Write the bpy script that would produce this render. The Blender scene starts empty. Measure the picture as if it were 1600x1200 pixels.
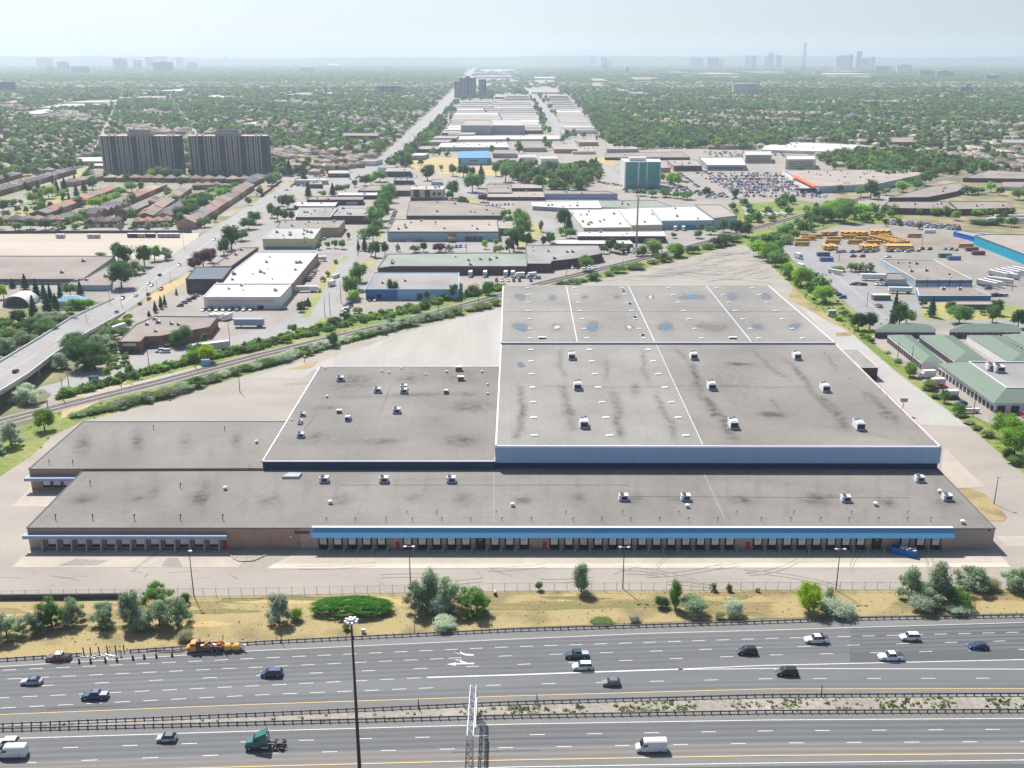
import bpy, math, random
import numpy as np
from mathutils import Vector, Matrix
random.seed(7); RNG = np.random.default_rng(7)
# ------------------------------------------------------------------ camera model (metres)
F, YH, H = 1575.0, 88.0, 135.0
TH = math.atan((600 - YH) / F); CT, ST = math.cos(TH), math.sin(TH)
def G(px, py, z=0.0):
    dx = px - 800; dy = -(py - 600)
    d = (dx, F * CT + dy * ST, -F * ST + dy * CT)
    t = (z - H) / d[2]
    return (d[0] * t, d[1] * t)
def S(x, y, z=0.0):
    zz = z - H; f = y * CT - zz * ST; u = y * ST + zz * CT
    return 800 + F * x / f, 600 - F * u / f
def scl(py): return (py - YH) * CT / H          # pixels per metre on the ground at that row
def hz(hpx, py): return hpx / (scl(py) * CT)    # height in metres of hpx pixels standing at row py
scene = bpy.context.scene
COL = scene.collection
# ------------------------------------------------------------------ materials
def lin(c):
    return tuple((v / 255 / 12.92) if v / 255 <= 0.04045 else ((v / 255 + 0.055) / 1.055) ** 2.4 for v in c)
MATS = {}
def mat(name, col, rough=0.85, var=0.12, scale=0.15, var2=0.0, scale2=0.02, metal=0.0, spec=0.3, stretch=None, rnd=0.0, col2=None, alpha=None, emis=None, bump=0.0, coat=0.0, transl=0.0, mixn=(0.4, 0.6)):
    if name in MATS: return MATS[name]
    m = bpy.data.materials.new(name); m.use_nodes = True
    nt = m.node_tree; N = nt.nodes; L = nt.links
    b = N['Principled BSDF']
    b.inputs['Roughness'].default_value = rough; b.inputs['Metallic'].default_value = metal
    b.inputs['Specular IOR Level'].default_value = spec
    if coat: b.inputs['Coat Weight'].default_value = coat
    geo = N.new('ShaderNodeNewGeometry'); tc = N.new('ShaderNodeTexCoord')
    src = geo.outputs['Position']
    mp = N.new('ShaderNodeMapping'); L.new(src, mp.inputs['Vector'])
    if stretch: mp.inputs['Scale'].default_value = stretch
    def noise(sc, det=4):
        n = N.new('ShaderNodeTexNoise'); n.inputs['Scale'].default_value = sc; n.inputs['Detail'].default_value = det
        L.new(mp.outputs['Vector'], n.inputs['Vector']); return n.outputs['Fac']
    base = N.new('ShaderNodeRGB'); base.outputs[0].default_value = (*col, 1)
    cur = base.outputs[0]
    if col2 is not None:
        mx = N.new('ShaderNodeMix'); mx.data_type = 'RGBA'
        mr = N.new('ShaderNodeMapRange'); mr.inputs[1].default_value = mixn[0]; mr.inputs[2].default_value = mixn[1]
        L.new(noise(scale2, 6), mr.inputs[0]); L.new(mr.outputs[0], mx.inputs[0])
        L.new(cur, mx.inputs[6]); mx.inputs[7].default_value = (*col2, 1); cur = mx.outputs[2]
    fac = None
    def mul(a, bb):
        k = N.new('ShaderNodeMath'); k.operation = 'MULTIPLY'
        L.new(a, k.inputs[0]); L.new(bb, k.inputs[1]); return k.outputs[0]
    def rng(a, v, lo=0.3, hi=0.7):
        mr = N.new('ShaderNodeMapRange'); mr.inputs[1].default_value = lo; mr.inputs[2].default_value = hi
        mr.inputs[3].default_value = 1 - v; mr.inputs[4].default_value = 1 + v
        L.new(a, mr.inputs[0]); return mr.outputs[0]
    if var: fac = rng(noise(scale), var)
    if var2:
        f2 = rng(noise(scale2, 5), var2); fac = f2 if fac is None else mul(fac, f2)
    if rnd:
        oi = N.new('ShaderNodeObjectInfo'); f3 = rng(oi.outputs['Random'], rnd, 0, 1)
        fac = f3 if fac is None else mul(fac, f3)
    if fac is not None:
        vm = N.new('ShaderNodeVectorMath'); vm.operation = 'SCALE'
        L.new(cur, vm.inputs[0]); L.new(fac, vm.inputs['Scale']); cur = vm.outputs[0]
    L.new(cur, b.inputs['Base Color'])
    if bump:
        bp = N.new('ShaderNodeBump'); bp.inputs['Strength'].default_value = bump; bp.inputs['Distance'].default_value = 0.3
        L.new(noise(scale * 3), bp.inputs['Height']); L.new(bp.outputs[0], b.inputs['Normal'])
    if transl:
        tr = N.new('ShaderNodeBsdfTranslucent'); L.new(cur, tr.inputs['Color'])
        ms = N.new('ShaderNodeMixShader'); ms.inputs[0].default_value = transl
        L.new(b.outputs[0], ms.inputs[1]); L.new(tr.outputs[0], ms.inputs[2])
        L.new(ms.outputs[0], N['Material Output'].inputs['Surface'])
    m['_cur'] = 0
    MATS[name] = m; return m
def M(name): return MATS[name]
# ------------------------------------------------------------------ mesh builder
class MB:
    def __init__(s): s.v = []; s.f = []; s.m = []; s.mats = []
    def mi(s, m):
        if m not in s.mats: s.mats.append(m)
        return s.mats.index(m)
    def poly(s, pts, m):
        n = len(s.v); s.v += [tuple(p) for p in pts]; s.f.append(tuple(range(n, n + len(pts)))); s.m.append(s.mi(m))
    def box(s, cx, cy, cz, lx, ly, lz, m, rz=0.0, tx=1.0, ty=1.0):
        c, sn = math.cos(rz), math.sin(rz); n = len(s.v)
        for k, (a, b_) in ((-1, (1, 1)), (1, (tx, ty))):
            for sx, sy in ((-1, -1), (1, -1), (1, 1), (-1, 1)):
                x, y = sx * lx / 2 * a, sy * ly / 2 * b_
                s.v.append((cx + x * c - y * sn, cy + x * sn + y * c, cz + k * lz / 2))
        i = s.mi(m)
        for q in ((0, 3, 2, 1), (4, 5, 6, 7), (0, 1, 5, 4), (1, 2, 6, 5), (2, 3, 7, 6), (3, 0, 4, 7)):
            s.f.append(tuple(n + k for k in q)); s.m.append(i)
    def prism(s, pts, z0, z1, m, top=None, cap=True, bottom=False):
        n = len(pts); a = area(pts)
        if a < 0: pts = pts[::-1]
        zt = z1 if isinstance(z1, (list, tuple)) else [z1] * n
        i = s.mi(m); b = len(s.v)
        s.v += [(p[0], p[1], z0) for p in pts] + [(p[0], p[1], z) for p, z in zip(pts, zt)]
        for k in range(n):
            j = (k + 1) % n; s.f.append((b + k, b + j, b + n + j, b + n + k)); s.m.append(i)
        if cap: s.f.append(tuple(range(b + n, b + 2 * n))); s.m.append(s.mi(top or m))
        if bottom: s.f.append(tuple(range(b + n - 1, b - 1, -1))); s.m.append(i)
    def tube(s, p0, p1, r0, r1, m, n=6, caps=True):
        p0, p1 = Vector(p0), Vector(p1); d = (p1 - p0).normalized()
        u = d.cross(Vector((0, 0, 1)));
        if u.length < 1e-3: u = Vector((1, 0, 0))
        u.normalize(); w = d.cross(u); b = len(s.v); i = s.mi(m)
        for p, r in ((p0, r0), (p1, r1)):
            for k in range(n):
                a = 2 * math.pi * k / n; q = p + u * (r * math.cos(a)) + w * (r * math.sin(a)); s.v.append(tuple(q))
        for k in range(n):
            j = (k + 1) % n; s.f.append((b + k, b + n + k, b + n + j, b + j)); s.m.append(i)
        if caps:
            s.f.append(tuple(b + k for k in range(n))); s.m.append(i)
            s.f.append(tuple(b + n + k for k in range(n - 1, -1, -1))); s.m.append(i)
    def loft(s, rings, m, cap=True):
        b = len(s.v); n = len(rings[0]); i = s.mi(m)
        for r in rings: s.v += [tuple(p) for p in r]
        for q in range(len(rings) - 1):
            for k in range(n):
                j = (k + 1) % n; s.f.append((b + q * n + k, b + q * n + j, b + (q + 1) * n + j, b + (q + 1) * n + k)); s.m.append(i)
        if cap:
            s.f.append(tuple(b + k for k in range(n - 1, -1, -1))); s.m.append(i)
            s.f.append(tuple(b + (len(rings) - 1) * n + k for k in range(n))); s.m.append(i)
    def mesh(s, name, smooth=False):
        me = bpy.data.meshes.new(name); me.from_pydata(s.v, [], s.f)
        for m in s.mats: me.materials.append(m)
        me.polygons.foreach_set('material_index', s.m)
        if smooth: me.polygons.foreach_set('use_smooth', [True] * len(s.f))
        me.update(); return me
    def build(s, name, parent=None, loc=None, smooth=False):
        o = bpy.data.objects.new(name, s.mesh(name, smooth)); COL.objects.link(o)
        if parent is not None:
            o.parent = parent
            if loc is None:
                w = Vector((0, 0, 0)); q = parent
                while q is not None: w += Vector(q.location); q = q.parent
                o.location = -w
        if loc is not None: o.location = loc
        return o
def area(p): return sum(p[i][0] * p[(i + 1) % len(p)][1] - p[(i + 1) % len(p)][0] * p[i][1] for i in range(len(p))) / 2
# ------------------------------------------------------------------ tags and labels
def empty(name, loc, rz=0.0):
    o = bpy.data.objects.new(name, None); COL.objects.link(o); o.location = loc; o.rotation_euler.z = rz
    o.empty_display_size = 0.5; return o
PEND = []
def tag(o, desc, cat, place='', group=None):
    """label = desc + place; look-alikes in one place get their order from the left at the end"""
    o['category'] = cat
    if group: o['group'] = group
    PEND.append((o, desc, place)); return o
def struct(o, kind='structure'): o['kind'] = kind; return o
ORD = 'leftmost,second,third,fourth,fifth,sixth,seventh,eighth,ninth,tenth,eleventh,twelfth,thirteenth,fourteenth,fifteenth,sixteenth,seventeenth,eighteenth,nineteenth,twentieth'.split(',')
TENS = {2: 'twenty', 3: 'thirty', 4: 'forty', 5: 'fifty', 6: 'sixty', 7: 'seventy', 8: 'eighty', 9: 'ninety'}
def ordw(k, n):
    if k == 0: return 'leftmost'
    if k == n - 1 and n > 2: return 'rightmost'
    if k == 1 and n == 2: return 'rightmost'
    if k < 20: w = ORD[k]
    else:
        t, u = divmod(k + 1, 10)
        w = (TENS[t] + '-' + ['', 'first', 'second', 'third', 'fourth', 'fifth', 'sixth', 'seventh', 'eighth', 'ninth'][u]) if u else TENS[t][:-1] + 'ieth'
    return w + ' from left'
def finish_labels():
    d = {}
    for o, desc, place in PEND: d.setdefault((desc, place), []).append(o)
    for (desc, place), os in d.items():
        if len(os) == 1: os[0]['label'] = (desc + ' ' + place).strip(); continue
        os.sort(key=lambda o: S(o.location.x, max(o.location.y, 5), o.location.z)[0])
        for k, o in enumerate(os): o['label'] = (desc + ' ' + place).strip() + ', ' + ordw(k, len(os))
def copy_tree(o, parent=None):
    c = o.copy(); COL.objects.link(c); c.parent = parent
    for ch in o.children: copy_tree(ch, c)
    return c
PATH_OCC = []; ROADS = []      # pixel polygons nobody plants on: (polygon, class)
# ------------------------------------------------------------------ sheets on the ground
def densify(poly, n=1): return poly
def sheet(name, polys, m, z, kind='structure', occ=None, px=True):
    b = MB()
    for p in polys:
        w = [G(*q) for q in p] if px else p
        if area(w) < 0: w = w[::-1]
        b.poly([(x, y, z) for x, y in w], m)
        if occ is not None and px: PATH_OCC.append((p, occ))
    o = b.build(name); o['kind'] = kind; return o
def interp(pl, x):
    for (x0, y0), (x1, y1) in zip(pl, pl[1:]):
        if x <= x1 or (x1, y1) == pl[-1]: return y0 + (y1 - y0) * (x - x0) / (x1 - x0)
def wpath(pl, step=None):
    """pixel polyline on the ground -> world points"""
    return [Vector((*G(*p), 0)) for p in pl]
def along(pts, d):
    """point and direction at distance d along a world polyline"""
    for a, b in zip(pts, pts[1:]):
        l = (b - a).length
        if d <= l: return a + (b - a) * (d / l), (b - a).normalized()
        d -= l
    return pts[-1].copy(), (pts[-1] - pts[-2]).normalized()
def plen(pts): return sum((b - a).length for a, b in zip(pts, pts[1:]))
def ribbon(b, pts, w, z, m, d0=0, d1=None):
    """flat strip of width w along a world polyline from distance d0 to d1"""
    L = plen(pts); d1 = L if d1 is None else min(d1, L)
    ds = [d0]; acc = 0
    for a, c in zip(pts, pts[1:]):
        acc += (c - a).length
        if d0 < acc < d1: ds.append(acc)
    ds.append(d1); ring = []
    for d in ds:
        p, t = along(pts, d); n = Vector((-t.y, t.x, 0)); ring.append((p - n * w / 2, p + n * w / 2))
    for (a0, a1), (c0, c1) in zip(ring, ring[1:]):
        b.poly([(a0.x, a0.y, z), (c0.x, c0.y, z), (c1.x, c1.y, z), (a1.x, a1.y, z)], m)
def pxroad(name, left, right, m, z, occ=1):
    b = MB(); n = len(left)
    L = [G(*p) for p in left]; R = [G(*p) for p in right]
    for i in range(n - 1):
        q = [L[i], R[i], R[i + 1], L[i + 1]]
        if area(q) < 0: q = q[::-1]
        b.poly([(x, y, z) for x, y in q], m)
    PATH_OCC.append((left + right[::-1], occ)); ROADS.append([(x, y + 3) for x, y in left] + [(x, y - 3) for x, y in right[::-1]]); ROADS.append(left + right[::-1])
    o = b.build(name); o['kind'] = 'structure'; return o
# ------------------------------------------------------------------ palette
A = lambda *c: tuple(c)
mat('ground', A(.12, .145, .06), var=.3, scale=.05, col2=A(.3, .24, .14), scale2=.012, var2=.0)
mat('lot', A(.325, .295, .26), var=.05, scale=.6, var2=.10, scale2=.03, stretch=(1, 2.2, 1), bump=.1)
mat('lot_light', A(.37, .345, .315), var=.05, scale=.5, var2=.09, scale2=.04, stretch=(2.5, .35, 1))
mat('concrete', A(.41, .365, .31), var=.07, scale=.3, var2=.1, scale2=.05)
mat('concrete_pale', A(.52, .465, .39), var=.05, scale=.4, var2=.07, scale2=.05)
mat('asphalt', A(.138, .144, .15), var=.05, scale=.8, var2=.12, scale2=.05, stretch=(.12, 1.6, 1), rough=.8)
mat('asphalt_dark', A(.094, .10, .106), var=.06, scale=.8, var2=.1, scale2=.05, stretch=(.12, 1.6, 1), rough=.8)
mat('asphalt_warm', A(.195, .185, .175), var=.05, scale=.8, var2=.1, scale2=.05, stretch=(.12, 1.6, 1), rough=.8)
mat('asphalt_shoulder', A(.178, .178, .173), var=.07, scale=.8, var2=.12, scale2=.06, stretch=(.2, 1.6, 1), rough=.85)
mat('street', A(.30, .295, .29), var=.06, scale=.3, var2=.08, scale2=.03)
mat('street_grey', A(.27, .27, .28), var=.07, scale=.3, var2=.1, scale2=.03)
mat('parking', A(.30, .27, .24), var=.08, scale=.25, var2=.12, scale2=.03)
mat('parking_grey', A(.265, .248, .225), var=.08, scale=.25, var2=.12, scale2=.03)
mat('dirt', A(.43, .375, .31), var=.06, scale=.2, var2=.12, scale2=.02, stretch=(.5, 1.5, 1))
mat('dry_grass', A(.345, .275, .13), var=.14, scale=1.6, col2=A(.21, .175, .085), scale2=.09, bump=.3, mixn=(.48, .66))
mat('dry_lawn', A(.42, .33, .16), var=.12, scale=.4, var2=.15, scale2=.05)
mat('green_grass', A(.13, .20, .035), var=.25, scale=.5, col2=A(.24, .24, .07), scale2=.06, bump=.5, mixn=(.42, .65))
mat('lawn', A(.22, .26, .08), var=.15, scale=.3, col2=A(.36, .31, .13), scale2=.03)
mat('ballast', A(.27, .25, .235), var=.15, scale=1.2, var2=.1, scale2=.1)
mat('gravel', A(.30, .275, .24), var=.2, scale=.9, var2=.15, scale2=.1)
mat('rail_steel', A(.35, .31, .29), rough=.45, metal=.6, var=.1)
mat('sleeper', A(.12, .09, .08), var=.2)
mat('white_line', A(.68, .68, .66), var=.22, scale=4, rough=.7)
mat('worn_line', A(.62, .60, .55), var=.12, scale=1.2, rough=.7)
mat('yellow_line', A(.80, .55, .22), var=.1, scale=1.2, rough=.7)
mat('patch', A(.16, .15, .145), var=.15, scale=.4)
mat('tar', A(.2, .19, .18), var=.1); mat('crack', A(.235, .21, .185), var=.1)
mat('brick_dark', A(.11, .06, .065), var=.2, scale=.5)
mat('brick_red', A(.27, .13, .10), var=.15, scale=.4)
mat('brick_tan', A(.42, .27, .20), var=.10, scale=.4)
mat('brick_pink', A(.50, .36, .31), var=.10, scale=.5)
mat('wall_white', A(.72, .72, .70), var=.05)
mat('wall_cream', A(.62, .56, .42), var=.05)
mat('wall_yellow', A(.60, .60, .30), var=.05)
mat('wall_tan', A(.46, .36, .20), var=.07)
mat('wall_grey', A(.36, .37, .38), var=.07)
mat('wall_dark', A(.09, .095, .11), var=.1)
mat('wall_bluegrey', A(.36, .48, .56), var=.06)
mat('shop_blue', A(.10, .27, .44), var=.08)
mat('wall_blue', A(.06, .20, .42), var=.08)
mat('wall_lightblue', A(.28, .50, .66), var=.06)
mat('wall_teal', A(.01, .33, .48), var=.05)
mat('wall_royal', A(.01, .16, .60), var=.05)
mat('fascia_blue', A(.33, .47, .66), var=.04, scale=.3, rough=.55, stretch=(3, 3, .1))
mat('fascia_pale', A(.30, .37, .50), var=.04, rough=.5)
mat('canopy_blue', A(.11, .34, .56), var=.05, scale=.5, rough=.5, stretch=(3, 1, 1))
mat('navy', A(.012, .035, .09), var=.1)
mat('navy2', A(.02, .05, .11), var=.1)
mat('roof_edge', A(.72, .70, .74), var=.03, rough=.5)
mat('roof_edge_pink', A(.78, .55, .56), var=.03, rough=.5)
mat('roof_edge_dark', A(.14, .13, .14), var=.03)
mat('roof_white', A(.52, .51, .49), var=.05, scale=.2, var2=.12, scale2=.04)
mat('roof_grey', A(.28, .27, .26), var=.05, scale=.4, var2=.18, scale2=.04)
mat('roof_green', A(.24, .27, .235), var=.05, scale=.4, var2=.18, scale2=.04)
mat('roof_tan', A(.34, .30, .26), var=.05, scale=.4, var2=.12, scale2=.04)
mat('roof_brown', A(.26, .225, .20), var=.05, scale=.4, var2=.15, scale2=.04)
mat('roof_pale', A(.42, .41, .39), var=.05, scale=.4, var2=.15, scale2=.04)
mat('roof_slate', A(.12, .145, .18), var=.08, scale=.4, var2=.12, scale2=.04)
mat('storage_green', A(.15, .205, .16), var=.06, scale=.6, rough=.7)
mat('shingle_grey', A(.22, .205, .20), var=.12, scale=1.5, rnd=.2)
mat('shingle_brown', A(.29, .215, .175), var=.12, scale=1.5, rnd=.2)
mat('shingle_tan', A(.38, .32, .26), var=.12, scale=1.5, rnd=.15)
mat('shingle_red', A(.42, .19, .15), var=.12, scale=1.5, rnd=.15)
mat('shingle_dark', A(.13, .125, .14), var=.12, scale=1.5, rnd=.2)
mat('brick_house', A(.17, .105, .09), var=.15, scale=.5)
mat('glass_dark', A(.02, .03, .045), rough=.12, var=0, spec=.6)
mat('glass_car', A(.018, .026, .038), rough=.07, var=0, spec=.8)
mat('glass_green', A(.01, .26, .25), rough=.15, var=.12, scale=.08, spec=.7)
mat('glass_navy', A(.05, .09, .15), rough=.3, var=.2, scale=.2, spec=.5)
mat('tower_conc', A(.40, .36, .34), var=.08, scale=.2)
mat('tower_dark', A(.055, .065, .10), var=.1, scale=.2)
mat('far_tower', A(.30, .31, .34), var=.1, scale=.05, rnd=.25)
mat('far_pale', A(.62, .60, .57), var=.1, scale=.05, rnd=.2)
mat('door_white', A(.74, .75, .76), var=.03)
mat('door_red', A(.55, .03, .03), var=.05)
mat('red_paint', A(.62, .05, .03), var=.05)
mat('orange_roof', A(.85, .20, .08), var=.05)
mat('door_dark', A(.07, .06, .08), var=.05)
mat('rubber', A(.02, .02, .022), var=0, rough=.9)
mat('rim', A(.45, .46, .48), metal=.7, rough=.35, var=0)
mat('metal_light', A(.62, .63, .65), metal=.3, rough=.45, var=.05)
mat('metal_grey', A(.34, .35, .37), metal=.4, rough=.5, var=.05)
mat('metal_dark', A(.07, .065, .07), metal=.3, rough=.6, var=.1)
mat('rust', A(.20, .11, .08), var=.25, scale=1.5)
mat('guard_steel', A(.17, .16, .18), metal=.35, rough=.5, var=.12, scale=.8)
mat('post_brown', A(.13, .085, .075), var=.2)
mat('pole_wood', A(.12, .08, .06), var=.2)
mat('unit_white', A(.76, .76, .78), var=.03)
mat('unit_grey', A(.42, .43, .45), var=.05)
mat('unit_dark', A(.05, .05, .07), var=.05)
mat('skylight', A(.88, .88, .90), var=.02, rough=.4)
mat('puddle', A(.07, .15, .22), var=.1, rough=.04, spec=1.0)
mat('wet_ring', A(.17, .145, .12), var=.2, scale=.6)
mat('dumpster_blue', A(.02, .17, .50), var=.06)
mat('rubbish', A(.66, .58, .50), var=.45, scale=2.5)
mat('bus_yellow', A(.60, .33, .07), var=.04, rough=.45)
mat('hi_vis', A(.50, .75, .04), var=.02)
mat('skin_tone', A(.45, .27, .18), var=.02)
mat('trouser', A(.03, .04, .08), var=.05)
mat('cone_orange', A(.80, .16, .02), var=.03)
mat('cone_dark', A(.10, .03, .02), var=.03)
mat('lamp_glass', A(.80, .82, .84), var=0, rough=.2)
mat('light_red', A(.45, .01, .01), var=0, rough=.2)
mat('wire', A(.30, .29, .29), var=.1, rough=.6, metal=.4)
PAINT = {'white': A(.80, .80, .82), 'silver': A(.42, .45, .49), 'grey': A(.16, .17, .19), 'black': A(.018, .02, .025), 'dark blue': A(.015, .05, .14),
         'blue': A(.03, .14, .42), 'red': A(.42, .02, .03), 'dark teal': A(.01, .06, .09), 'green': A(.0, .12, .105), 'beige': A(.50, .42, .32), 'brown': A(.16, .08, .06), 'orange': A(.85, .32, .06), 'yellow': A(.80, .45, .05), 'maroon': A(.16, .02, .04)}
for k, c in PAINT.items(): mat('paint_' + k.replace(' ', '_'), c, rough=.3, var=0, spec=.5, coat=.6)
# foliage
FOL = {'olive': (A(.155, .20, .125), .25), 'silver': (A(.23, .27, .20), .25), 'dark': (A(.035, .075, .024), .25), 'mid': (A(.066, .125, .034), .25),
       'bright': (A(.12, .21, .03), .3), 'lime': (A(.22, .32, .02), .3), 'purple': (A(.07, .03, .045), .2), 'conifer': (A(.025, .06, .035), .15),
       'pale': (A(.19, .20, .11), .25), 'scrub': (A(.10, .14, .05), .25), 'sumac': (A(.03, .12, .012), .25), 'forest': (A(.07, .10, .034), .25)}
for k, (c, t) in FOL.items(): c = tuple(v * (2.5 if k not in ('lime', 'bright', 'silver', 'olive') else 2.3 if k != 'lime' else 1.6) for v in c); mat('leaf_' + k, c, rough=.75, var=.28, scale=1.3, rnd=.25 if k != 'forest' else .55, transl=t + .22, spec=.2)
mat('bark', A(.10, .075, .055), var=.2, scale=2)
# ------------------------------------------------------------------ ground sheets (each a few mm or cm above the one below)
def sheet_frame():
    b = MB(); ys = [-200, 400, 1500, 4000, 9000, 19000]
    for a, c in zip(ys, ys[1:]):
        xs = [-26000, -6000, -1500, 0, 1500, 6000, 26000]
        for p, q in zip(xs, xs[1:]): b.poly([(p, a, -.05), (q, a, -.05), (q, c, -.05), (p, c, -.05)], M('ground'))
    o = b.build('ground'); o['kind'] = 'structure'
sheet_frame()
LOT = [(-160, 935), (-160, 800), (0, 745), (50, 712), (80, 683), (130, 658), (250, 628), (340, 600), (400, 582), (520, 545), (650, 510), (780, 480), (900, 446), (1060, 407), (1145, 383),
       (1165, 383), (1200, 410), (1262, 470), (1330, 520), (1400, 580), (1500, 655), (1600, 740), (1760, 860), (1760, 922), (1600, 922), (1200, 922.5), (800, 924), (400, 931), (0, 936)]
IND = [(60, 640), (180, 500), (255, 455), (300, 410), (420, 322), (480, 290), (600, 262), (690, 155), (750, 108), (800, 108), (868, 128), (905, 160), (962, 232), (1250, 234), (1300, 262), (1300, 316), (1170, 350), (1100, 382), (900, 437), (700, 482), (400, 552), (100, 628)]
sheet('industrial_ground', [IND], M('parking'), 0.0, occ=1); PATH_OCC.append(([(600, 262), (690, 155), (750, 108), (800, 108), (868, 128), (905, 160), (962, 232)], 7))
YARD = [(1222, 384), (1240, 372), (1310, 352), (1400, 350), (1490, 360), (1660, 372), (1660, 545), (1370, 522), (1335, 480), (1280, 420), (1232, 402)]
sheet('yard_ground', [YARD], M('parking_grey'), 0.0, occ=1)
sheet('yard_dirt', [[(1395, 388), (1400, 372), (1425, 366), (1470, 368), (1505, 376), (1495, 388), (1450, 390)]], mat('yard_soil', A(.26, .215, .175), var=.1, scale=.3, var2=.15, scale2=.04), 0.015)
sheet('storage_ground', [[(1345, 521), (1660, 500), (1660, 740), (1560, 668), (1512, 646), (1470, 618), (1412, 573)]], M('parking'), 0.02, occ=1)
sheet('side_street', [[(1330, 480), (1430, 560), (1470, 560), (1400, 490), (1660, 520), (1660, 500), (1400, 470), (1285, 395), (1262, 380), (1232, 378), (1222, 386), (1240, 408), (1290, 445)]], M('street_grey'), 0.038, occ=1)
# patchwork of older and newer paving between the factories
ip = random.Random(77); bb = MB()
for k in range(90):
    px, py = ip.uniform(230, 1200), 240 + 150 * ip.random() ** .8; w = ip.uniform(14, 60) * scl(py) / 2; h = ip.uniform(3, 11) * (py - 88) / 200
    sk_ = (px - 800) * -.0028 * h; q = [G(px, py), G(px + w, py), G(px + w + sk_, py - h), G(px + sk_, py - h)]; bb.poly([(x, y, .004 + .0004 * k) for x, y in q], M(ip.choice(['parking_grey', 'street_grey', 'parking', 'street', 'parking_grey'])))
struct(bb.build('paving'))
# yards and lawns
GREEN = [[(0, 690), (60, 655), (100, 640), (250, 600), (330, 592), (400, 556), (545, 523), (700, 482), (850, 443), (1060, 395), (1175, 360), (1265, 338), (1180, 388), (1145, 383), (1060, 409), (900, 449), (780, 483), (650, 513), (520, 548), (400, 585), (250, 632), (130, 662), (80, 686), (50, 715), (0, 748), (-120, 780), (-120, 720)],
         [(85, 622), (140, 605), (225, 583), (300, 563), (330, 548), (400, 538), (480, 520), (560, 500), (620, 490), (700, 466), (782, 450), (782, 457), (575, 512), (400, 553), (250, 592), (100, 630)],
         [(1180, 388), (1265, 338), (1310, 320), (1440, 318), (1400, 348), (1310, 350), (1240, 368), (1222, 385), (1240, 410), (1290, 450), (1370, 525), (1330, 520), (1262, 470), (1200, 410)],
         [(1340, 524), (1352, 528), (1412, 573), (1470, 618), (1512, 646), (1560, 668), (1660, 740), (1760, 860), (1600, 742), (1500, 657), (1400, 582), (1333, 526)],
         [(1140, 312), (1240, 312), (1310, 322), (1265, 336), (1150, 352)]]
for k, g in enumerate(GREEN): PATH_OCC.append((g, 4 if k in (0, 1) else 5))
sheet('verge', GREEN, M('green_grass'), 0.035)
LAWNS = [[(425, 305), (465, 283), (455, 282), (412, 312)], [(575, 420), (590, 405), (570, 408), (566, 418)], [(590, 382), (604, 356), (592, 350), (583, 380)], [(470, 496), (484, 496), (498, 470), (512, 440), (530, 412), (546, 404), (540, 400), (524, 410), (505, 436), (488, 462)],
         [(810, 390), (830, 378), (850, 362), (838, 352), (826, 345), (805, 350)], [(726, 328), (762, 325), (745, 312), (728, 308)],
         [(1440, 480), (1500, 466), (1600, 480), (1600, 500), (1440, 500)], [(120, 285), (140, 278), (135, 265), (110, 270)], [(560, 280), (580, 282), (590, 275), (575, 270)],
         [(0, 340), (60, 318), (105, 302), (90, 330), (40, 345)], [(470, 545), (500, 520), (520, 500), (505, 495), (480, 515), (455, 525)]]
sheet('lawn', LAWNS, M('lawn'), 0.055)
for l in LAWNS: PATH_OCC.append((l, 3))
DRY = [[(628, 258), (655, 246), (715, 246), (720, 262), (790, 258), (840, 262), (800, 276), (690, 272), (655, 268)], [(245, 470), (275, 450), (300, 437), (296, 428), (260, 445), (222, 470)], [(920, 258), (960, 258), (965, 245), (925, 247)], [(95, 655), (190, 612), (200, 590), (100, 622)]]
sheet('dry_lawn', DRY, M('dry_lawn'), 0.065, occ=3)
sheet('dirt_field', [[(-60, 408), (295, 404), (312, 364), (-60, 366)]], M('dirt'), 0.052, occ=1)
sheet('building_yard', [[(60, 292), (140, 270), (170, 260), (160, 255), (118, 265), (60, 284)], [(400, 288), (450, 275), (560, 270), (590, 262), (560, 285), (480, 300), (440, 300)]], M('parking'), 0.04, occ=1)
sheet('store_car_park', [[(1040, 266), (1240, 268), (1300, 300), (1310, 316), (1240, 313), (1100, 322), (960, 300), (900, 290), (935, 280)]], M('parking'), 0.04, occ=1)
sheet('factory_yard', [[(-60, 488), (180, 470), (300, 412), (250, 400), (150, 408), (-60, 436)]], M('parking_grey'), 0.03, occ=1)
sheet('townhouse_ground', [[(-40, 364), (-40, 300), (118, 268), (160, 280), (410, 285), (402, 298), (310, 362)]], mat('townhouse_paving', A(.27, .25, .215), var=.15, scale=.2, col2=A(.20, .22, .10), scale2=.03), 0.012)
# warehouse lot and its concrete
PATH_OCC.append((LOT, 1))
sheet('warehouse_lot', [LOT], M('lot'), 0.06)
sheet('lot_concrete', [[(470, 592), (492, 569), (560, 545), (655, 513), (782, 482), (782, 575), (500, 575)],
                       [(400, 588), (470, 566), (492, 568), (470, 592), (390, 590)]], M('lot_light'), 0.08)
sheet('lot_concrete', [[(1250, 478), (1275, 483), (1330, 521), (1400, 582), (1500, 657), (1512, 667), (1438, 664), (1370, 596), (1300, 534)]], mat('lot_pale', A(.385, .375, .35), var=.05, scale=.5, var2=.08, scale2=.04), 0.085)
sheet('loading_apron', [[(18, 887), (45, 861), (358, 859), (380, 878), (372, 887)], [(428, 882), (470, 861), (1553, 858), (1575, 880)], [(1476, 700), (1470, 738), (1492, 763), (1540, 762)], [(18, 792), (48, 762), (100, 762), (92, 792)], [(1556, 838), (1640, 838), (1640, 854), (1572, 854)]], M('concrete'), 0.10)
sheet('concrete_strip', [[(416, 889), (428, 881.5), (1572, 880), (1580, 887)]], M('concrete_pale'), 0.12)
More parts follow.
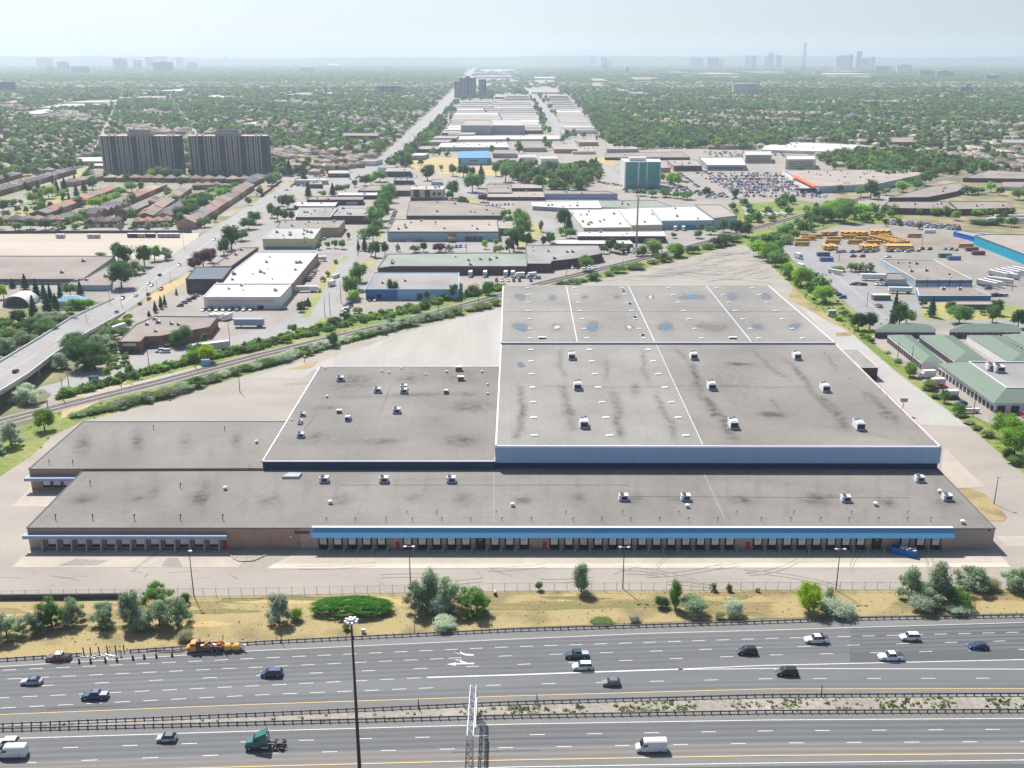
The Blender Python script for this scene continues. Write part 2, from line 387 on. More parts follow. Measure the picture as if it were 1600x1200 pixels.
sheet('asphalt_patch', [[(90, 884), (118, 874), (170, 876), (150, 884)], [(252, 885), (262, 872), (278, 872), (285, 886)]], M('ballast'), 0.127)
sheet('dry_island', [[(450, 577), (472, 571), (497, 565), (490, 573), (476, 577)], [(1494, 764), (1515, 762), (1540, 773), (1562, 795), (1573, 808), (1568, 815), (1545, 814), (1530, 800)],
                     [(1240, 448), (1262, 470), (1330, 520), (1290, 500), (1232, 466)], [(1305, 520), (1332, 519), (1330, 525), (1308, 526)]], M('dry_grass'), 0.14)
sheet('gravel_island', [[(354, 863), (375, 861), (410, 858), (448, 856), (420, 865), (395, 876), (374, 877)]], M('gravel'), 0.14)
def inside_lot(px, py): return py > interp([(90, 690), (250, 640), (400, 596), (520, 560), (780, 492)], px) + 4 and py < interp([(90, 700), (130, 655), (445, 655), (500, 572), (780, 572)], px) - 3
# skid scars and cracks on the old lot surface
b = MB(); rr = random.Random(3)
for k in range(150):
    px = rr.uniform(940, 1210); py = rr.uniform(395, 440)
    x, y = G(px, py)
    if py < 383 + abs(px - 1150) * .22: continue
    a = rr.uniform(-.5, .9); l = rr.uniform(3, 16)
    d = Vector((math.cos(a), math.sin(a), 0)); c = Vector((x, y, 0)); ribbon(b, [c - d * l, c + d * l], rr.uniform(.15, .7), .13, M('tar'))
for k in range(34):
    px = rr.choice([rr.uniform(0, 380), rr.uniform(520, 1550), rr.uniform(480, 770)]); py = rr.uniform(890, 915) if px > 780 or px < 380 or rr.random() < .4 else rr.uniform(520, 570)
    if py < 600 and not (480 < px < 770): continue
    x, y = G(px, py); a = rr.uniform(0, 3.14) if py > 800 else rr.gauss(1.5, .15); l = rr.uniform(1.5, 5) * (1 if py > 800 else 4)
    d = Vector((math.cos(a), math.sin(a), 0)); c = Vector((x, y, 0)); e = c + d * l + Vector((rr.uniform(-1, 1), rr.uniform(-1, 1), 0))
    ribbon(b, [c - d * l, c, e], rr.uniform(.05, .12), .135, M('crack'))
struct(b.build('lot_cracks'))
b = MB(); mat('tyre_mark', A(.305, .275, .24), var=.1, scale=.6); mat('bay_line', A(.43, .39, .34), var=.2, scale=1.5)
for k in range(34):
    px, py = (rr.uniform(20, 1590), rr.uniform(889, 917)) if k % 2 else (rr.uniform(90, 760), rr.uniform(560, 655))
    if py < 700 and not inside_lot(px, py): continue
    x, y = G(px, py); a = rr.gauss(0, .12) + (0 if rr.random() < .7 else 1.2); R_ = rr.uniform(25, 90) * rr.choice((-1, 1)); n_ = 9; l = rr.uniform(9, 26); pts = []
    for i in range(n_): t = l * i / (n_ - 1); pts.append(Vector((x + t * math.cos(a + t / R_ * .5), y + t * math.sin(a + t / R_ * .5), 0)))
    for o_s in (0, 1.9): ribbon(b, [p + Vector((0, o_s, 0)) for p in pts], .3, .128 + .00005 * k, M('tyre_mark'))
for k in range(26):
    px = 120 + k * 13.4; x, y = G(px, 640 - k * 1.3); ribbon(b, [Vector((x, y, 0)), Vector((x + 1.5, y + 9, 0))], .16, .1295, M('bay_line'))
struct(b.build('yard_marks'))
mat('bank_green', A(.18, .175, .065), var=.2, scale=1.2, bump=.3); mat('bank_brown', A(.25, .185, .085), var=.2, scale=1.2, bump=.3); mat('bank_gold', A(.45, .32, .14), var=.15, scale=1.2, bump=.3)
# ------------------------------------------------------------------ embankment and highway
sheet('embankment', [[(-160, 940), (0, 936), (400, 931), (800, 924), (1200, 922.5), (1760, 922), (1760, 956), (1600, 958), (1200, 966), (800, 981), (400, 1003), (0, 1030), (-160, 1040)]], M('dry_grass'), 0.02, occ=1)
b = MB(); er = random.Random(41)
for k in range(46):
    px = er.uniform(-60, 1660); y0 = interp([(-160, 940), (400, 931), (800, 924), (1760, 922)], px); y1 = interp([(-160, 1034), (0, 1026), (400, 998), (800, 976), (1200, 963), (1760, 954)], px); t = er.betavariate(1.4, 2.6); cy = y0 + (y1 - y0) * (.08 + .8 * t); rx, ry = er.uniform(20, 95), min(er.uniform(2.5, 7), (cy - y0) * .8 + .6, (y1 - cy) * .8); ph = er.uniform(0, 6); pts = []
    if px + rx > 1740 or ry < .5: continue
    for i in range(26):
        a = 2 * math.pi * i / 26; r_ = 1 + .25 * math.sin(2 * a + ph) + .15 * math.sin(5 * a + ph * 2) + er.uniform(-.08, .08); pts.append((*G(px + rx * r_ * math.cos(a), cy - ry * r_ * math.sin(a)), .024 + .0007 * k))
    b.poly(pts, M(er.choice(['bank_green', 'bank_brown', 'bank_brown', 'bank_green', 'bank_gold'])))
struct(b.build('bank_patches'))
GB = [(-200, 1046), (0, 1030), (400, 1004), (800, 982), (1200, 968), (1600, 959), (1800, 956)]
NB = [(-200, 1143), (0, 1132), (400, 1119), (800, 1103), (1200, 1090), (1600, 1086), (1800, 1086)]
SB = [(-200, 1145), (0, 1139), (400, 1129), (800, 1119), (1200, 1113), (1600, 1111), (1800, 1111)]
def band(name, a, c, m, z):
    xs = sorted({p[0] for p in a} | {p[0] for p in c})
    xs = [x for x in xs if max(a[0][0], c[0][0]) <= x <= min(a[-1][0], c[-1][0])]
    bb = MB()
    for x0, x1 in zip(xs, xs[1:]):
        q = [G(x0, interp(c, x0)), G(x1, interp(c, x1)), G(x1, interp(a, x1)), G(x0, interp(a, x0))]
        bb.poly([(x, y, z) for x, y in q], m)
    o = bb.build(name); o['kind'] = 'structure'; PATH_OCC.append((a + c[::-1], 1)); return o
EDGE = [(-200, 1058), (0, 1042), (117, 1035), (290, 1024), (400, 1017), (555, 1010), (800, 999), (1013, 990), (1200, 985), (1328, 981), (1600, 973), (1800, 968)]
YEL = [(-200, 1124), (0, 1117), (400, 1101), (800, 1088), (1200, 1077), (1600, 1076.5), (1800, 1077)]
ROW4 = [(-200, 1101), (0, 1091), (400, 1072), (667, 1059), (800, 1055), (1000, 1048), (1067, 1046)]
band('highway_shoulder', GB, NB, M('asphalt_shoulder'), 0.04)
band('highway', EDGE, YEL, M('asphalt'), 0.06)
band('highway_resurfaced', [(1328, 981.5), (1600, 973.5), (1800, 968.5)], [(1328, 1036), (1600, 1030), (1800, 1027)], M('asphalt_dark'), 0.07)
band('median_gravel', NB, SB, M('gravel'), 0.07)
S1 = [(-200, 1161), (0, 1155), (400, 1142.7), (800, 1132), (1200, 1125.5), (1600, 1123), (1800, 1123)]
S2 = [(-200, 1179), (0, 1172), (400, 1159), (800, 1149), (1200, 1142.5), (1600, 1140), (1800, 1139)]
S3 = [(-200, 1202), (0, 1194), (400, 1178), (800, 1168.5), (1200, 1161.5), (1600, 1159), (1800, 1158)]
S4 = [(-200, 1218), (0, 1209), (400, 1198), (800, 1188), (1200, 1181), (1600, 1178), (1800, 1177)]
S5 = [(-200, 1234), (0, 1224), (400, 1210), (800, 1199), (1200, 1192.7), (1600, 1188), (1800, 1187)]
BOT = [(-200, 1420), (1800, 1420)]
band('lower_highway_shoulder', SB, BOT, M('asphalt_shoulder'), 0.04)
band('lower_highway', S1, S3, M('asphalt'), 0.06)
band('lower_highway_lane', S3, S4, M('asphalt_warm'), 0.065)
sheet('lower_dark_asphalt', [[(-200, 1240), (0, 1229), (400, 1215), (800, 1204), (1200, 1197), (1600, 1194), (1800, 1193), (1800, 1420), (-200, 1420)]], M('asphalt_dark'), 0.06)  # darker asphalt sheet along the bottom edge
# painted lines
b = MB()
def clip(pl, x0, x1):
    out = [(x0, interp(pl, x0))] + [p for p in pl if x0 < p[0] < x1] + [(x1, interp(pl, x1))]
    return wpath(out)
def solid(pl, w, m, x0=None, x1=None, z=.09): ribbon(b, clip(pl, pl[0][0] if x0 is None else x0, pl[-1][0] if x1 is None else x1), w, z, M(m))
def dash(pl, per, ln, x0=None, x1=None, first=None, w=.18, m='white_line'):
    x0 = pl[0][0] if x0 is None else x0; x1 = pl[-1][0] if x1 is None else x1
    pts = clip(pl, x0, x1); d = 0
    while d + ln < plen(pts): ribbon(b, pts, w, .09, M(m), d, d + ln); d += per
solid(EDGE, .18, 'white_line'); solid(YEL, .18, 'yellow_line')
R1 = [(-200, 1058), (0, 1048), (400, 1029), (800, 1011), (1200, 998), (1600, 988), (1800, 984)]
R2 = [(-200, 1072), (0, 1062), (400, 1043), (722, 1028), (800, 1025), (1200, 1012), (1600, 1001), (1800, 997)]
R3 = [(-200, 1085), (0, 1075), (400, 1056), (800, 1039), (1200, 1024), (1600, 1015), (1800, 1011)]
R5 = [(-200, 1117), (0, 1107), (400, 1086.5), (800, 1070), (1200, 1061), (1600, 1060), (1800, 1060)]
dash(R1, 6, 3.1, 4); dash(R2, 6, 3.1, 12, 722, w=.17); dash(R2, 12, 3.1, 700, w=.17)
dash(R3, 12, 3.1, -24); dash(ROW4, 6.05, 3.2, -9, 660); dash(R5, 6.05, 3.2, 1, 690); dash(R5, 12.4, 3.2, 760)
solid(ROW4, .42, 'white_line', 667, 1067)
solid([(1060, 1046), (1200, 1040), (1600, 1031), (1800, 1027)], .26, 'white_line'); solid([(1060, 1046.6), (1200, 1045), (1600, 1046), (1800, 1046.5)], .24, 'white_line')
solid(S1, .2, 'white_line'); solid(S4, .2, 'yellow_line'); solid(S5, .22, 'white_line')
solid([(-200, 1152), (0, 1144), (120, 1140)], .12, 'worn_line')
dash(S2, 12, 3.1, 5); dash(S3, 12, 3.1, 32)
def arrow(pts):
    q = [G(*p) for p in pts]
    if area(q) < 0: q = q[::-1]
    b.poly([(x, y, .095) for x, y in q], M('white_line'))
Z = lambda *p: [(400 + x / 3.75, 880 + y / 3.75) for x, y in p]
arrow(Z((1275, 536), (1275, 543), (1228, 543), (1205, 533), (1160, 519), (1182, 518), (1200, 521), (1222, 532))); arrow(Z((1158, 519), (1202, 518), (1190, 534)))
arrow(Z((1278, 585), (1278, 593), (1172, 594), (1172, 588))); arrow(Z((1118, 594), (1172, 583), (1172, 602))); arrow(Z((1166, 566), (1204, 566), (1190, 578))); arrow(Z((1178, 568), (1190, 568), (1240, 585), (1205, 586)))
struct(b.build('lane_markings'))
# darker wheel tracks worn into each lane
mat('wheel_track', A(.122, .128, .134), var=.08, scale=.8, var2=.15, scale2=.04, stretch=(.1, 1.6, 1)); mat('wheel_track_warm', A(.168, .158, .15), var=.08, scale=.8, var2=.15, scale2=.04, stretch=(.1, 1.6, 1))
tb = MB()
def tracks(u, v, m, x0=-190, x1=1790):
    pa, pb = clip(u, x0, x1), clip(v, x0, x1); La, Lb = plen(pa), plen(pb)
    for f in (.27, .73):
        pts_ = [along(pa, La * k / 24)[0].lerp(along(pb, Lb * k / 24)[0], f) for k in range(25)]; ribbon(tb, pts_, .85, .075 if m != 'wheel_track_warm' else .07, M(m))
for u, v in ((EDGE, R1), (R1, R2), (R2, R3), (S1, S2), (S2, S3)): tracks(u, v, 'wheel_track')
tracks(R5, YEL, 'wheel_track'); tracks(S3, S4, 'wheel_track_warm'); tracks(R3, ROW4, 'wheel_track', -190, 1060)
struct(tb.build('wheel_tracks'))
# tar seams and patches
b = MB()
for pl in (R1, R3, R5, S2, S3):
    q = [(x, y + rr.uniform(5, 6)) for x, y in pl]; 
    for k in range(4):
        x0 = rr.uniform(-150, 1400); ribbon(b, clip(q, x0, x0 + rr.uniform(60, 260)), rr.uniform(.05, .12), .08, M('tar'))
for k in range(16):
    px = rr.uniform(0, 1600); py = rr.choice([rr.uniform(1060, 1100), rr.uniform(1135, 1190)]); x, y = G(px, py)
    ribbon(b, [Vector((x, y, 0)), Vector((x + rr.uniform(-1, 1.5), y + rr.uniform(4, 9), 0))], rr.uniform(.04, .08), .08, M('tar'))
struct(b.build('road_seams'))
# shallow kerb round the planted island by the docks
def kerb(name, pl, w=.3, h=.15, z0=.06, m='concrete'):
    b = MB(); pts = wpath(pl)
    for a, c in zip(pts, pts[1:]):
        l = (c - a).length; d = (c - a); b.box((a.x + c.x) / 2, (a.y + c.y) / 2, z0 + h / 2, l, w, h, M(m), math.atan2(d.y, d.x))
    return struct(b.build(name))
kerb('kerb', [(352, 862), (366, 874), (374, 878), (396, 877), (420, 866), (458, 851)], h=.3)
# ------------------------------------------------------------------ streets between the buildings
pxroad('industrial_road', [(60, 605), (100, 596), (150, 578), (225, 557), (300, 541), (375, 524), (440, 505), (480, 480), (508, 445), (520, 420), (532, 398), (545, 388)], [(90, 622), (105, 612), (170, 592), (235, 573), (310, 553), (375, 538), (480, 518), (512, 492), (530, 460), (545, 425), (556, 405), (575, 392)], M('street'), .05)
pxroad('cross_street', [(330, 398), (400, 390), (545, 386), (700, 385), (800, 386)], [(330, 404), (400, 396), (545, 396), (700, 393), (800, 395)], M('street'), .045)
pxroad('loop_road', [(826, 334), (845, 337), (862, 345), (868, 356), (868, 372), (850, 382), (835, 390)], [(826, 341), (838, 345), (848, 352), (852, 362), (848, 370), (835, 378), (815, 384)], M('street'), .045)
pxroad('back_street', [(716, 272), (721, 290), (725, 315)], [(733, 272), (733, 290), (738, 312)], M('street'), .045)
pxroad('second_road', [(930, 247), (934, 258), (960, 282), (990, 300)], [(937, 247), (946, 258), (978, 282), (1010, 300)], M('street'), .045)
pxroad('far_road', [(815, 135), (838, 160), (855, 183), (868, 208), (872, 214)], [(823, 135), (846, 160), (868, 183), (884, 208), (886, 214)], M('street'), .3)
pxroad('arterial_road', [(178, 467), (218, 435), (255, 408), (300, 377), (352, 345), (398, 316), (445, 290), (520, 277), (560, 268), (600, 240), (655, 190), (700, 150), (722, 125), (738, 105), (744, 97)], [(196, 488), (240, 455), (290, 425), (322, 400), (372, 358), (420, 325), (460, 302), (540, 290), (585, 275), (630, 240), (680, 190), (713, 150), (731, 125), (743, 105), (747, 97)], M('street'), .07)
pxroad('housing_street', [(-40, 352), (100, 355), (300, 356), (350, 354)], [(-40, 362), (100, 364), (300, 363), (345, 361)], M('parking'), .042)
pxroad('housing_lane', [(228, 350), (250, 322), (275, 305), (295, 290)], [(236, 350), (262, 322), (284, 305), (302, 290)], M('parking'), .045)
pxroad('pathway', [(-20, 335), (30, 312), (60, 300), (100, 282)], [(-20, 342), (30, 320), (66, 306), (106, 284)], M('parking'), .045)
pxroad('plaza_road', [(1375, 300), (1350, 315), (1310, 312)], [(1395, 305), (1375, 330), (1318, 322)], M('parking'), .045)
# centre line of the arterial
b = MB(); c = wpath([(-160, 700), (0, 590), (90, 528), (187, 478), (229, 445), (272, 417), (311, 389), (362, 352), (409, 320)])
ribbon(b, c[3:], .3, .09, M('yellow_line')); struct(b.build('road_centre_line'))
# overpass deck: rises out of the ground towards the highway
ovL = [(-160, 668), (0, 566), (60, 530), (110, 498), (145, 482), (178, 467)]; ovR = [(-160, 722), (0, 613), (45, 585), (88, 552), (138, 520), (196, 488)]
zs = [7.5, 7.0, 6.5, 5.0, 2.5, .1]
o_ = empty('road_overpass', (*G(40, 560, 6), 0)); b = MB(); base = Vector(o_.location)
LL = [Vector((*G(*p, z), z)) for p, z in zip(ovL, zs)]; RR = [Vector((*G(*p, z), z)) for p, z in zip(ovR, zs)]
for i in range(5):
    b.poly([LL[i], RR[i], RR[i + 1], LL[i + 1]], M('street'))
    for s_, (P, Q) in enumerate(((RR[i], RR[i + 1]), (LL[i + 1], LL[i]))):
        b.poly([P - Vector((0, 0, 1.3)), Q - Vector((0, 0, 1.3)), Q, P], M('concrete_pale'))
b.build('deck', o_)
for nm, E in (('parapet', RR), ('parapet', LL)):
    b = MB()
    for P, Q in zip(E, E[1:]):
        d = (Q - P).normalized(); n = Vector((-d.y, d.x, 0)) * .15; up = Vector((0, 0, .9))
        b.loft([[P - n, P + n, P + n + up, P - n + up], [Q - n, Q + n, Q + n + up, Q - n + up]], M('metal_light'))
    b.build(nm, o_)
for t in (.25, .62):
    b = MB(); P, Q = RR[1].lerp(RR[3], t), LL[1].lerp(LL[3], t); d = (Q - P); a = math.atan2(d.y, d.x); n_ = d.normalized()
    for k in (.08, .36, .64, .92):
        c_ = P.lerp(Q, k); b.box(c_.x, c_.y, (P.z - 1.3) / 2, 1.1, 1.1, P.z - 1.3, M('concrete'), a)
    b.box((P.x + Q.x) / 2, (P.y + Q.y) / 2, P.z - 1.8, d.length * .96, 1.3, 1.0, M('concrete'), a); b.build('pier', o_)
b = MB()
CC = [(a + c) / 2 for a, c in zip(LL, RR)]
for P, Q in zip(CC, CC[1:]):
    d = (Q - P).normalized(); n = Vector((-d.y, d.x, 0)) * .14; u = Vector((0, 0, .03)); b.poly([P - n + u, Q - n + u, Q + n + u, P + n + u], M('yellow_line'))
b.build('centre_line', o_)
tag(o_, 'concrete road overpass with metal parapets carrying the arterial over the tracks', 'bridge')
PATH_OCC.append((ovL + ovR[::-1], 1)); PATH_OCC.append(([(0, 566), (88, 520), (110, 590), (60, 650), (0, 680)], 1))
# ------------------------------------------------------------------ railway
RL = [(-160, 706), (12, 657), (100, 634), (250, 597), (400, 557), (545, 522), (625, 503), (700, 484), (782, 462), (850, 442), (950, 418), (1040, 396), (1110, 377), (1175, 358), (1265, 334), (1350, 309), (1430, 291), (1510, 272), (1590, 255)]
b = MB(); pts = wpath(RL); ribbon(b, pts, 11, .08, M('ballast')); struct(b.build('railway_bed')); PATH_OCC.append(([(x, y - 4) for x, y in RL] + [(x, y + 4) for x, y in RL[::-1]], 1))
tr = empty('railway_track', (*G(400, 557), 0)); 
for off in (-2.1, 2.1):
    b = MB(); path = []
    for i, p in enumerate(pts):
        q = pts[min(i + 1, len(pts) - 1)] - pts[max(i - 1, 0)]; q.normalize(); path.append(p + Vector((-q.y, q.x, 0)) * off)
    L_ = plen(path); d = 0
    while d < min(L_, 900):
        p, t = along(path, d); b.box(p.x, p.y, .13, .25, 2.6, .1, M('sleeper'), math.atan2(t.y, t.x)); d += .9
    o = b.build('sleeper', tr); o['kind'] = 'stuff'
    for g in (-.72, .72):
        b = MB()
        for i in range(len(path) - 1):
            a, c = path[i], path[i + 1]; d_ = (c - a).normalized(); n = Vector((-d_.y, d_.x, 0)); a2, c2 = a + n * g, c + n * g
            b.box((a2.x + c2.x) / 2, (a2.y + c2.y) / 2, .28, (c2 - a2).length, .16, .2, M('rail_steel'), math.atan2(d_.y, d_.x))
        b.build('rail', tr)
tag(tr, 'double railway track on grey ballast running diagonally behind the warehouse lot', 'railway')
pxroad('track_path', [(130, 618), (250, 588), (330, 567)], [(130, 622), (250, 592), (330, 570)], M('lot_light'), .1)
# hills on the horizon
b = MB(); hr = random.Random(5); n = 260; prof = []
for i in range(n + 1):
    x = -13000 + 26000 * i / n
    prof.append((x, 112 + 26 * math.exp(-((x + 8500) / 3500) ** 2) + 14 * math.sin(x / 1900 + 1) + 8 * math.sin(x / 610) + hr.uniform(-5, 5) + 26 * math.exp(-((x - 5500) / 4500) ** 2)))
for (x0, h0), (x1, h1) in zip(prof, prof[1:]):
    for (ya, fa), (yb, fb) in zip(((16500, 0), (17600, .75), (18600, 1)), ((17600, .75), (18600, 1), (20500, .4))):
        b.poly([(x0, ya, h0 * fa - .1), (x1, ya, h1 * fa - .1), (x1, yb, h1 * fb), (x0, yb, h0 * fb)], M('leaf_forest'))
o = b.build('hills', smooth=True); o['kind'] = 'structure'
# ------------------------------------------------------------------ the big warehouse: one thing, many parts
def stained(name, base, dark):
    m = mat(name, base, var=.05, scale=.5, var2=.16, scale2=.035, bump=.08); nt = m.node_tree; N = nt.nodes; L = nt.links
    b = N['Principled BSDF']; src = b.inputs['Base Color'].links[0].from_socket
    at = N.new('ShaderNodeAttribute'); at.attribute_name = 'stain'
    tn = N.new('ShaderNodeTexNoise'); tn.inputs['Scale'].default_value = .35; tn.inputs['Detail'].default_value = 5
    g = N.new('ShaderNodeNewGeometry'); L.new(g.outputs['Position'], tn.inputs['Vector'])
    mr = N.new('ShaderNodeMapRange'); mr.inputs[1].default_value = .3; mr.inputs[2].default_value = .7; mr.inputs[3].default_value = .35; mr.inputs[4].default_value = 1.9
    L.new(tn.outputs['Fac'], mr.inputs[0]); k = N.new('ShaderNodeMath'); k.operation = 'MULTIPLY'; k.use_clamp = True
    L.new(at.outputs['Fac'], k.inputs[0]); L.new(mr.outputs[0], k.inputs[1])
    mx = N.new('ShaderNodeMix'); mx.data_type = 'RGBA'; L.new(k.outputs[0], mx.inputs[0]); L.new(src, mx.inputs[6]); mx.inputs[7].default_value = (*dark, 1)
    # membrane laps every few metres and fine gravel speckle
    sx = N.new('ShaderNodeSeparateXYZ'); L.new(g.outputs['Position'], sx.inputs[0]); cur = mx.outputs[2]
    sp = N.new('ShaderNodeTexNoise'); sp.inputs['Scale'].default_value = 2.2; sp.inputs['Detail'].default_value = 2; L.new(g.outputs['Position'], sp.inputs['Vector'])
    k0 = N.new('ShaderNodeMapRange'); k0.inputs[1].default_value = .3; k0.inputs[2].default_value = .7; k0.inputs[3].default_value = .93; k0.inputs[4].default_value = 1.07; L.new(sp.outputs['Fac'], k0.inputs[0]); fac = k0.outputs[0]
    for ax, per, thr, dk in ((0, 9.1, .985, .88), (1, 3.2, .955, .93)):
        dv = N.new('ShaderNodeMath'); dv.operation = 'DIVIDE'; L.new(sx.outputs[ax], dv.inputs[0]); dv.inputs[1].default_value = per
        fr = N.new('ShaderNodeMath'); fr.operation = 'FRACT'; L.new(dv.outputs[0], fr.inputs[0]); gt = N.new('ShaderNodeMapRange'); gt.inputs[1].default_value = thr - .02; gt.inputs[2].default_value = thr; gt.inputs[3].default_value = 1; gt.inputs[4].default_value = dk; L.new(fr.outputs[0], gt.inputs[0])
        mm = N.new('ShaderNodeMath'); mm.operation = 'MULTIPLY'; L.new(gt.outputs[0], mm.inputs[0]); L.new(fac, mm.inputs[1]); fac = mm.outputs[0]
    vm = N.new('ShaderNodeVectorMath'); vm.operation = 'SCALE'; L.new(cur, vm.inputs[0]); L.new(fac, vm.inputs['Scale'])
    L.new(vm.outputs[0], b.inputs['Base Color']); return m
stained('wr_roof', A(.208, .195, .178), A(.075, .07, .068)); stained('wr_roof_light', A(.248, .238, .22), A(.10, .095, .09)); stained('wr_roof_warm', A(.225, .21, .19), A(.08, .074, .07))
def roofgrid(name, parent, quad, z, m, stains, seams=(), zoff=0.0, split=None):
    """quad: world FL, FR, BR, BL"""
    FL, FR, BR, BL = [np.array(q) for q in quad]; step = 1.1
    nx = int(np.linalg.norm(FR - FL) / step); ny = int(np.linalg.norm(BL - FL) / step)
    u = np.linspace(0, 1, nx + 1)[None, :, None]; v = np.linspace(0, 1, ny + 1)[:, None, None]
    P = (FL * (1 - u) + FR * u) * (1 - v) + (BL * (1 - u) + BR * u) * v; P = P.reshape(-1, 2)
    st = np.zeros(len(P))
    for (px, py, rx, ry, s) in stains:
        c = np.array(G(px, py, z)); sx = rx / (scl(py) * H / (H - z)); e = np.array(G(px, py - ry, z)); d = e - c; sy = np.linalg.norm(d); d = d / sy; n_ = np.array([d[1], -d[0]])
        q = P - c; st += s * np.exp(-((q @ n_) / sx) ** 2 - ((q @ d) / sy) ** 2)
    for (x0, y0, x1, y1, w, s) in seams:
        a = np.array(G(x0, y0, z)); c = np.array(G(x1, y1, z)); d = c - a; l = np.linalg.norm(d); d = d / l; q = P - a; t = np.clip(q @ d, 0, l)
        wob = .9 * np.sin(t / 9.0 + x0) + .35 * np.sin(t / 3.1 + x0)
        r = np.abs((q[:, 0] - d[0] * t) * d[1] - (q[:, 1] - d[1] * t) * d[0] + wob); ends = np.linalg.norm(q - np.outer(t, d), axis=1)
        st += s * np.exp(-(r / w) ** 2) * (ends < 4) * np.clip(np.minimum(t, l - t) / 6 + .2, 0, 1)
    V = np.column_stack([P, np.full(len(P), z + zoff)]); idx = np.arange((nx + 1) * (ny + 1)).reshape(ny + 1, nx + 1)
    Fc = np.stack([idx[:-1, :-1], idx[:-1, 1:], idx[1:, 1:], idx[1:, :-1]], -1).reshape(-1, 4)
    me = bpy.data.meshes.new(name); me.from_pydata(V.tolist(), [], Fc.tolist()); me.materials.append(M(m))
    if split:
        me.materials.append(M(split[0])); a = np.array(G(*split[1], z)); c = np.array(G(*split[2], z)); cen = P[Fc].mean(1)
        side = (c[0] - a[0]) * (cen[:, 1] - a[1]) - (c[1] - a[1]) * (cen[:, 0] - a[0]); me.polygons.foreach_set('material_index', (side < 0).astype(int))
    at = me.attributes.new('stain', 'FLOAT', 'POINT'); at.data.foreach_set('value', st.astype(np.float32)); me.update()
    o = bpy.data.objects.new(name, me); COL.objects.link(o); o.parent = parent; o.location = -Vector(parent.location); return o
W = empty('distribution_warehouse', (*G(800, 857), 0)); WL = Vector(W.location)
def wq(pts, z): return [G(*p, z) for p in pts]
QA = wq([(42, 825), (1555, 826), (1466, 733.5), (134, 731)], 6.5); QB = wq([(45, 733), (412, 732), (446, 659), (130, 659)], 7.1)
QC = wq([(410, 721), (774, 721), (782, 573), (500, 573)], 9.3); QD = wq([(775, 697), (1469, 698), (1305, 537.5), (783, 537.5)], 14.2)
QE = wq([(783, 535.5), (1304, 535.5), (1200, 446), (786, 446.5)], 14.9)
# square up shared edges
yb = max(QA[2][1], QA[3][1]); QA[2] = (QA[2][0], yb); QA[3] = (QA[3][0], yb)
def block(nm, q, z0, z1, m): b = MB(); b.prism(q, z0, z1, M(m), cap=False); return b.build(nm, W)
def trim(q, z, m, w=.35, h=.22, sides=(0, 1, 2, 3)):
    b = MB()
    for i in sides:
        a, c = Vector(q[i]), Vector(q[(i + 1) % 4]); d = c - a; b.box((a.x + c.x) / 2, (a.y + c.y) / 2, z + h / 2 - .05, d.length + w, w, h, M(m), math.atan2(d.y, d.x))
    return b.build('roof_trim', W)
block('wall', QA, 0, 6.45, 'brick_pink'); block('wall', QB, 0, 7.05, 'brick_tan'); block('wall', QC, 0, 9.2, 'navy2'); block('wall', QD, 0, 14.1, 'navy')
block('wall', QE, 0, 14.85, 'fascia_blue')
STA = [(130, 780, 14, 7, .75), (218, 780, 10, 6, .65), (310, 780, 13, 9, .95), (240, 765, 12, 22, .3), (320, 762, 12, 16, .4), (420, 782, 18, 10, .45), (535, 780, 18, 9, .5), (645, 778, 14, 8, .35), (725, 780, 14, 10, .45), (820, 781, 14, 6, .7), (905, 779, 13, 8, .45), (990, 780, 15, 7, .5), (1063, 780, 14, 4, .6),
       (1160, 781, 16, 6, .75), (1275, 781, 20, 8, .75), (1385, 786, 16, 9, .55), (1480, 785, 18, 7, .55), (1290, 774, 26, 3, .4), (700, 748, 200, 4, .12), (1200, 752, 200, 5, .14)] + [(x, 762, 3.5, 26, .16) for x in range(150, 1500, 47)] + [(x + 13, 800, 5, 15, .14) for x in range(120, 1540, 61)]
roofgrid('roof', W, QA, 6.5, 'wr_roof', STA)
roofgrid('roof', W, QB, 7.1, 'wr_roof', [(130, 695, 12, 16, .75), (215, 690, 9, 15, .7), (291, 693, 9, 14, .45), (370, 690, 8, 12, .55), (180, 700, 7, 40, .15), (330, 712, 6, 20, .15)])
roofgrid('roof', W, QC, 9.3, 'wr_roof', [(550, 597, 36, 12, .55), (640, 592, 22, 8, .55), (715, 590, 28, 10, .4), (735, 636, 34, 9, .6), (722, 688, 28, 9, .75), (600, 690, 24, 4, .5), (490, 680, 18, 7, .35), (515, 637, 22, 3, .5), (730, 616, 14, 5, .4), (550, 690, 60, 6, .2), (680, 655, 30, 12, .15), (620, 618, 110, 3, .3), (660, 617, 26, 3, .3), (480, 688, 40, 8, .25)])
SE = [(876, 545, 880, 593, 1.1, .45), (883, 600, 893, 676, 1.5, .55), (815, 600, 812, 690, 1.4, .55), (944, 560, 952, 595, 1.1, .4), (955, 610, 976, 688, 1.6, .6), (1000, 545, 1015, 600, 1.1, .4), (1028, 615, 1055, 690, 1.3, .5), (1075, 565, 1098, 612, 1.6, .5), (1098, 615, 1150, 690, 2, .6), (1140, 590, 1200, 590, .8, .2), (830, 604, 1290, 604, .5, .5), (1170, 545, 1230, 592, 1.2, .35), (1240, 570, 1262, 600, 1.2, .3),
      (1230, 560, 1275, 620, 1.2, .4), (1275, 615, 1330, 676, 2, .55), (1290, 555, 1310, 580, 1, .35), (1350, 610, 1405, 665, 1.6, .5), (1060, 545, 1075, 565, 1.4, .4), (1200, 620, 1215, 640, 1, .4), (1250, 660, 1420, 690, 1.5, .2)]
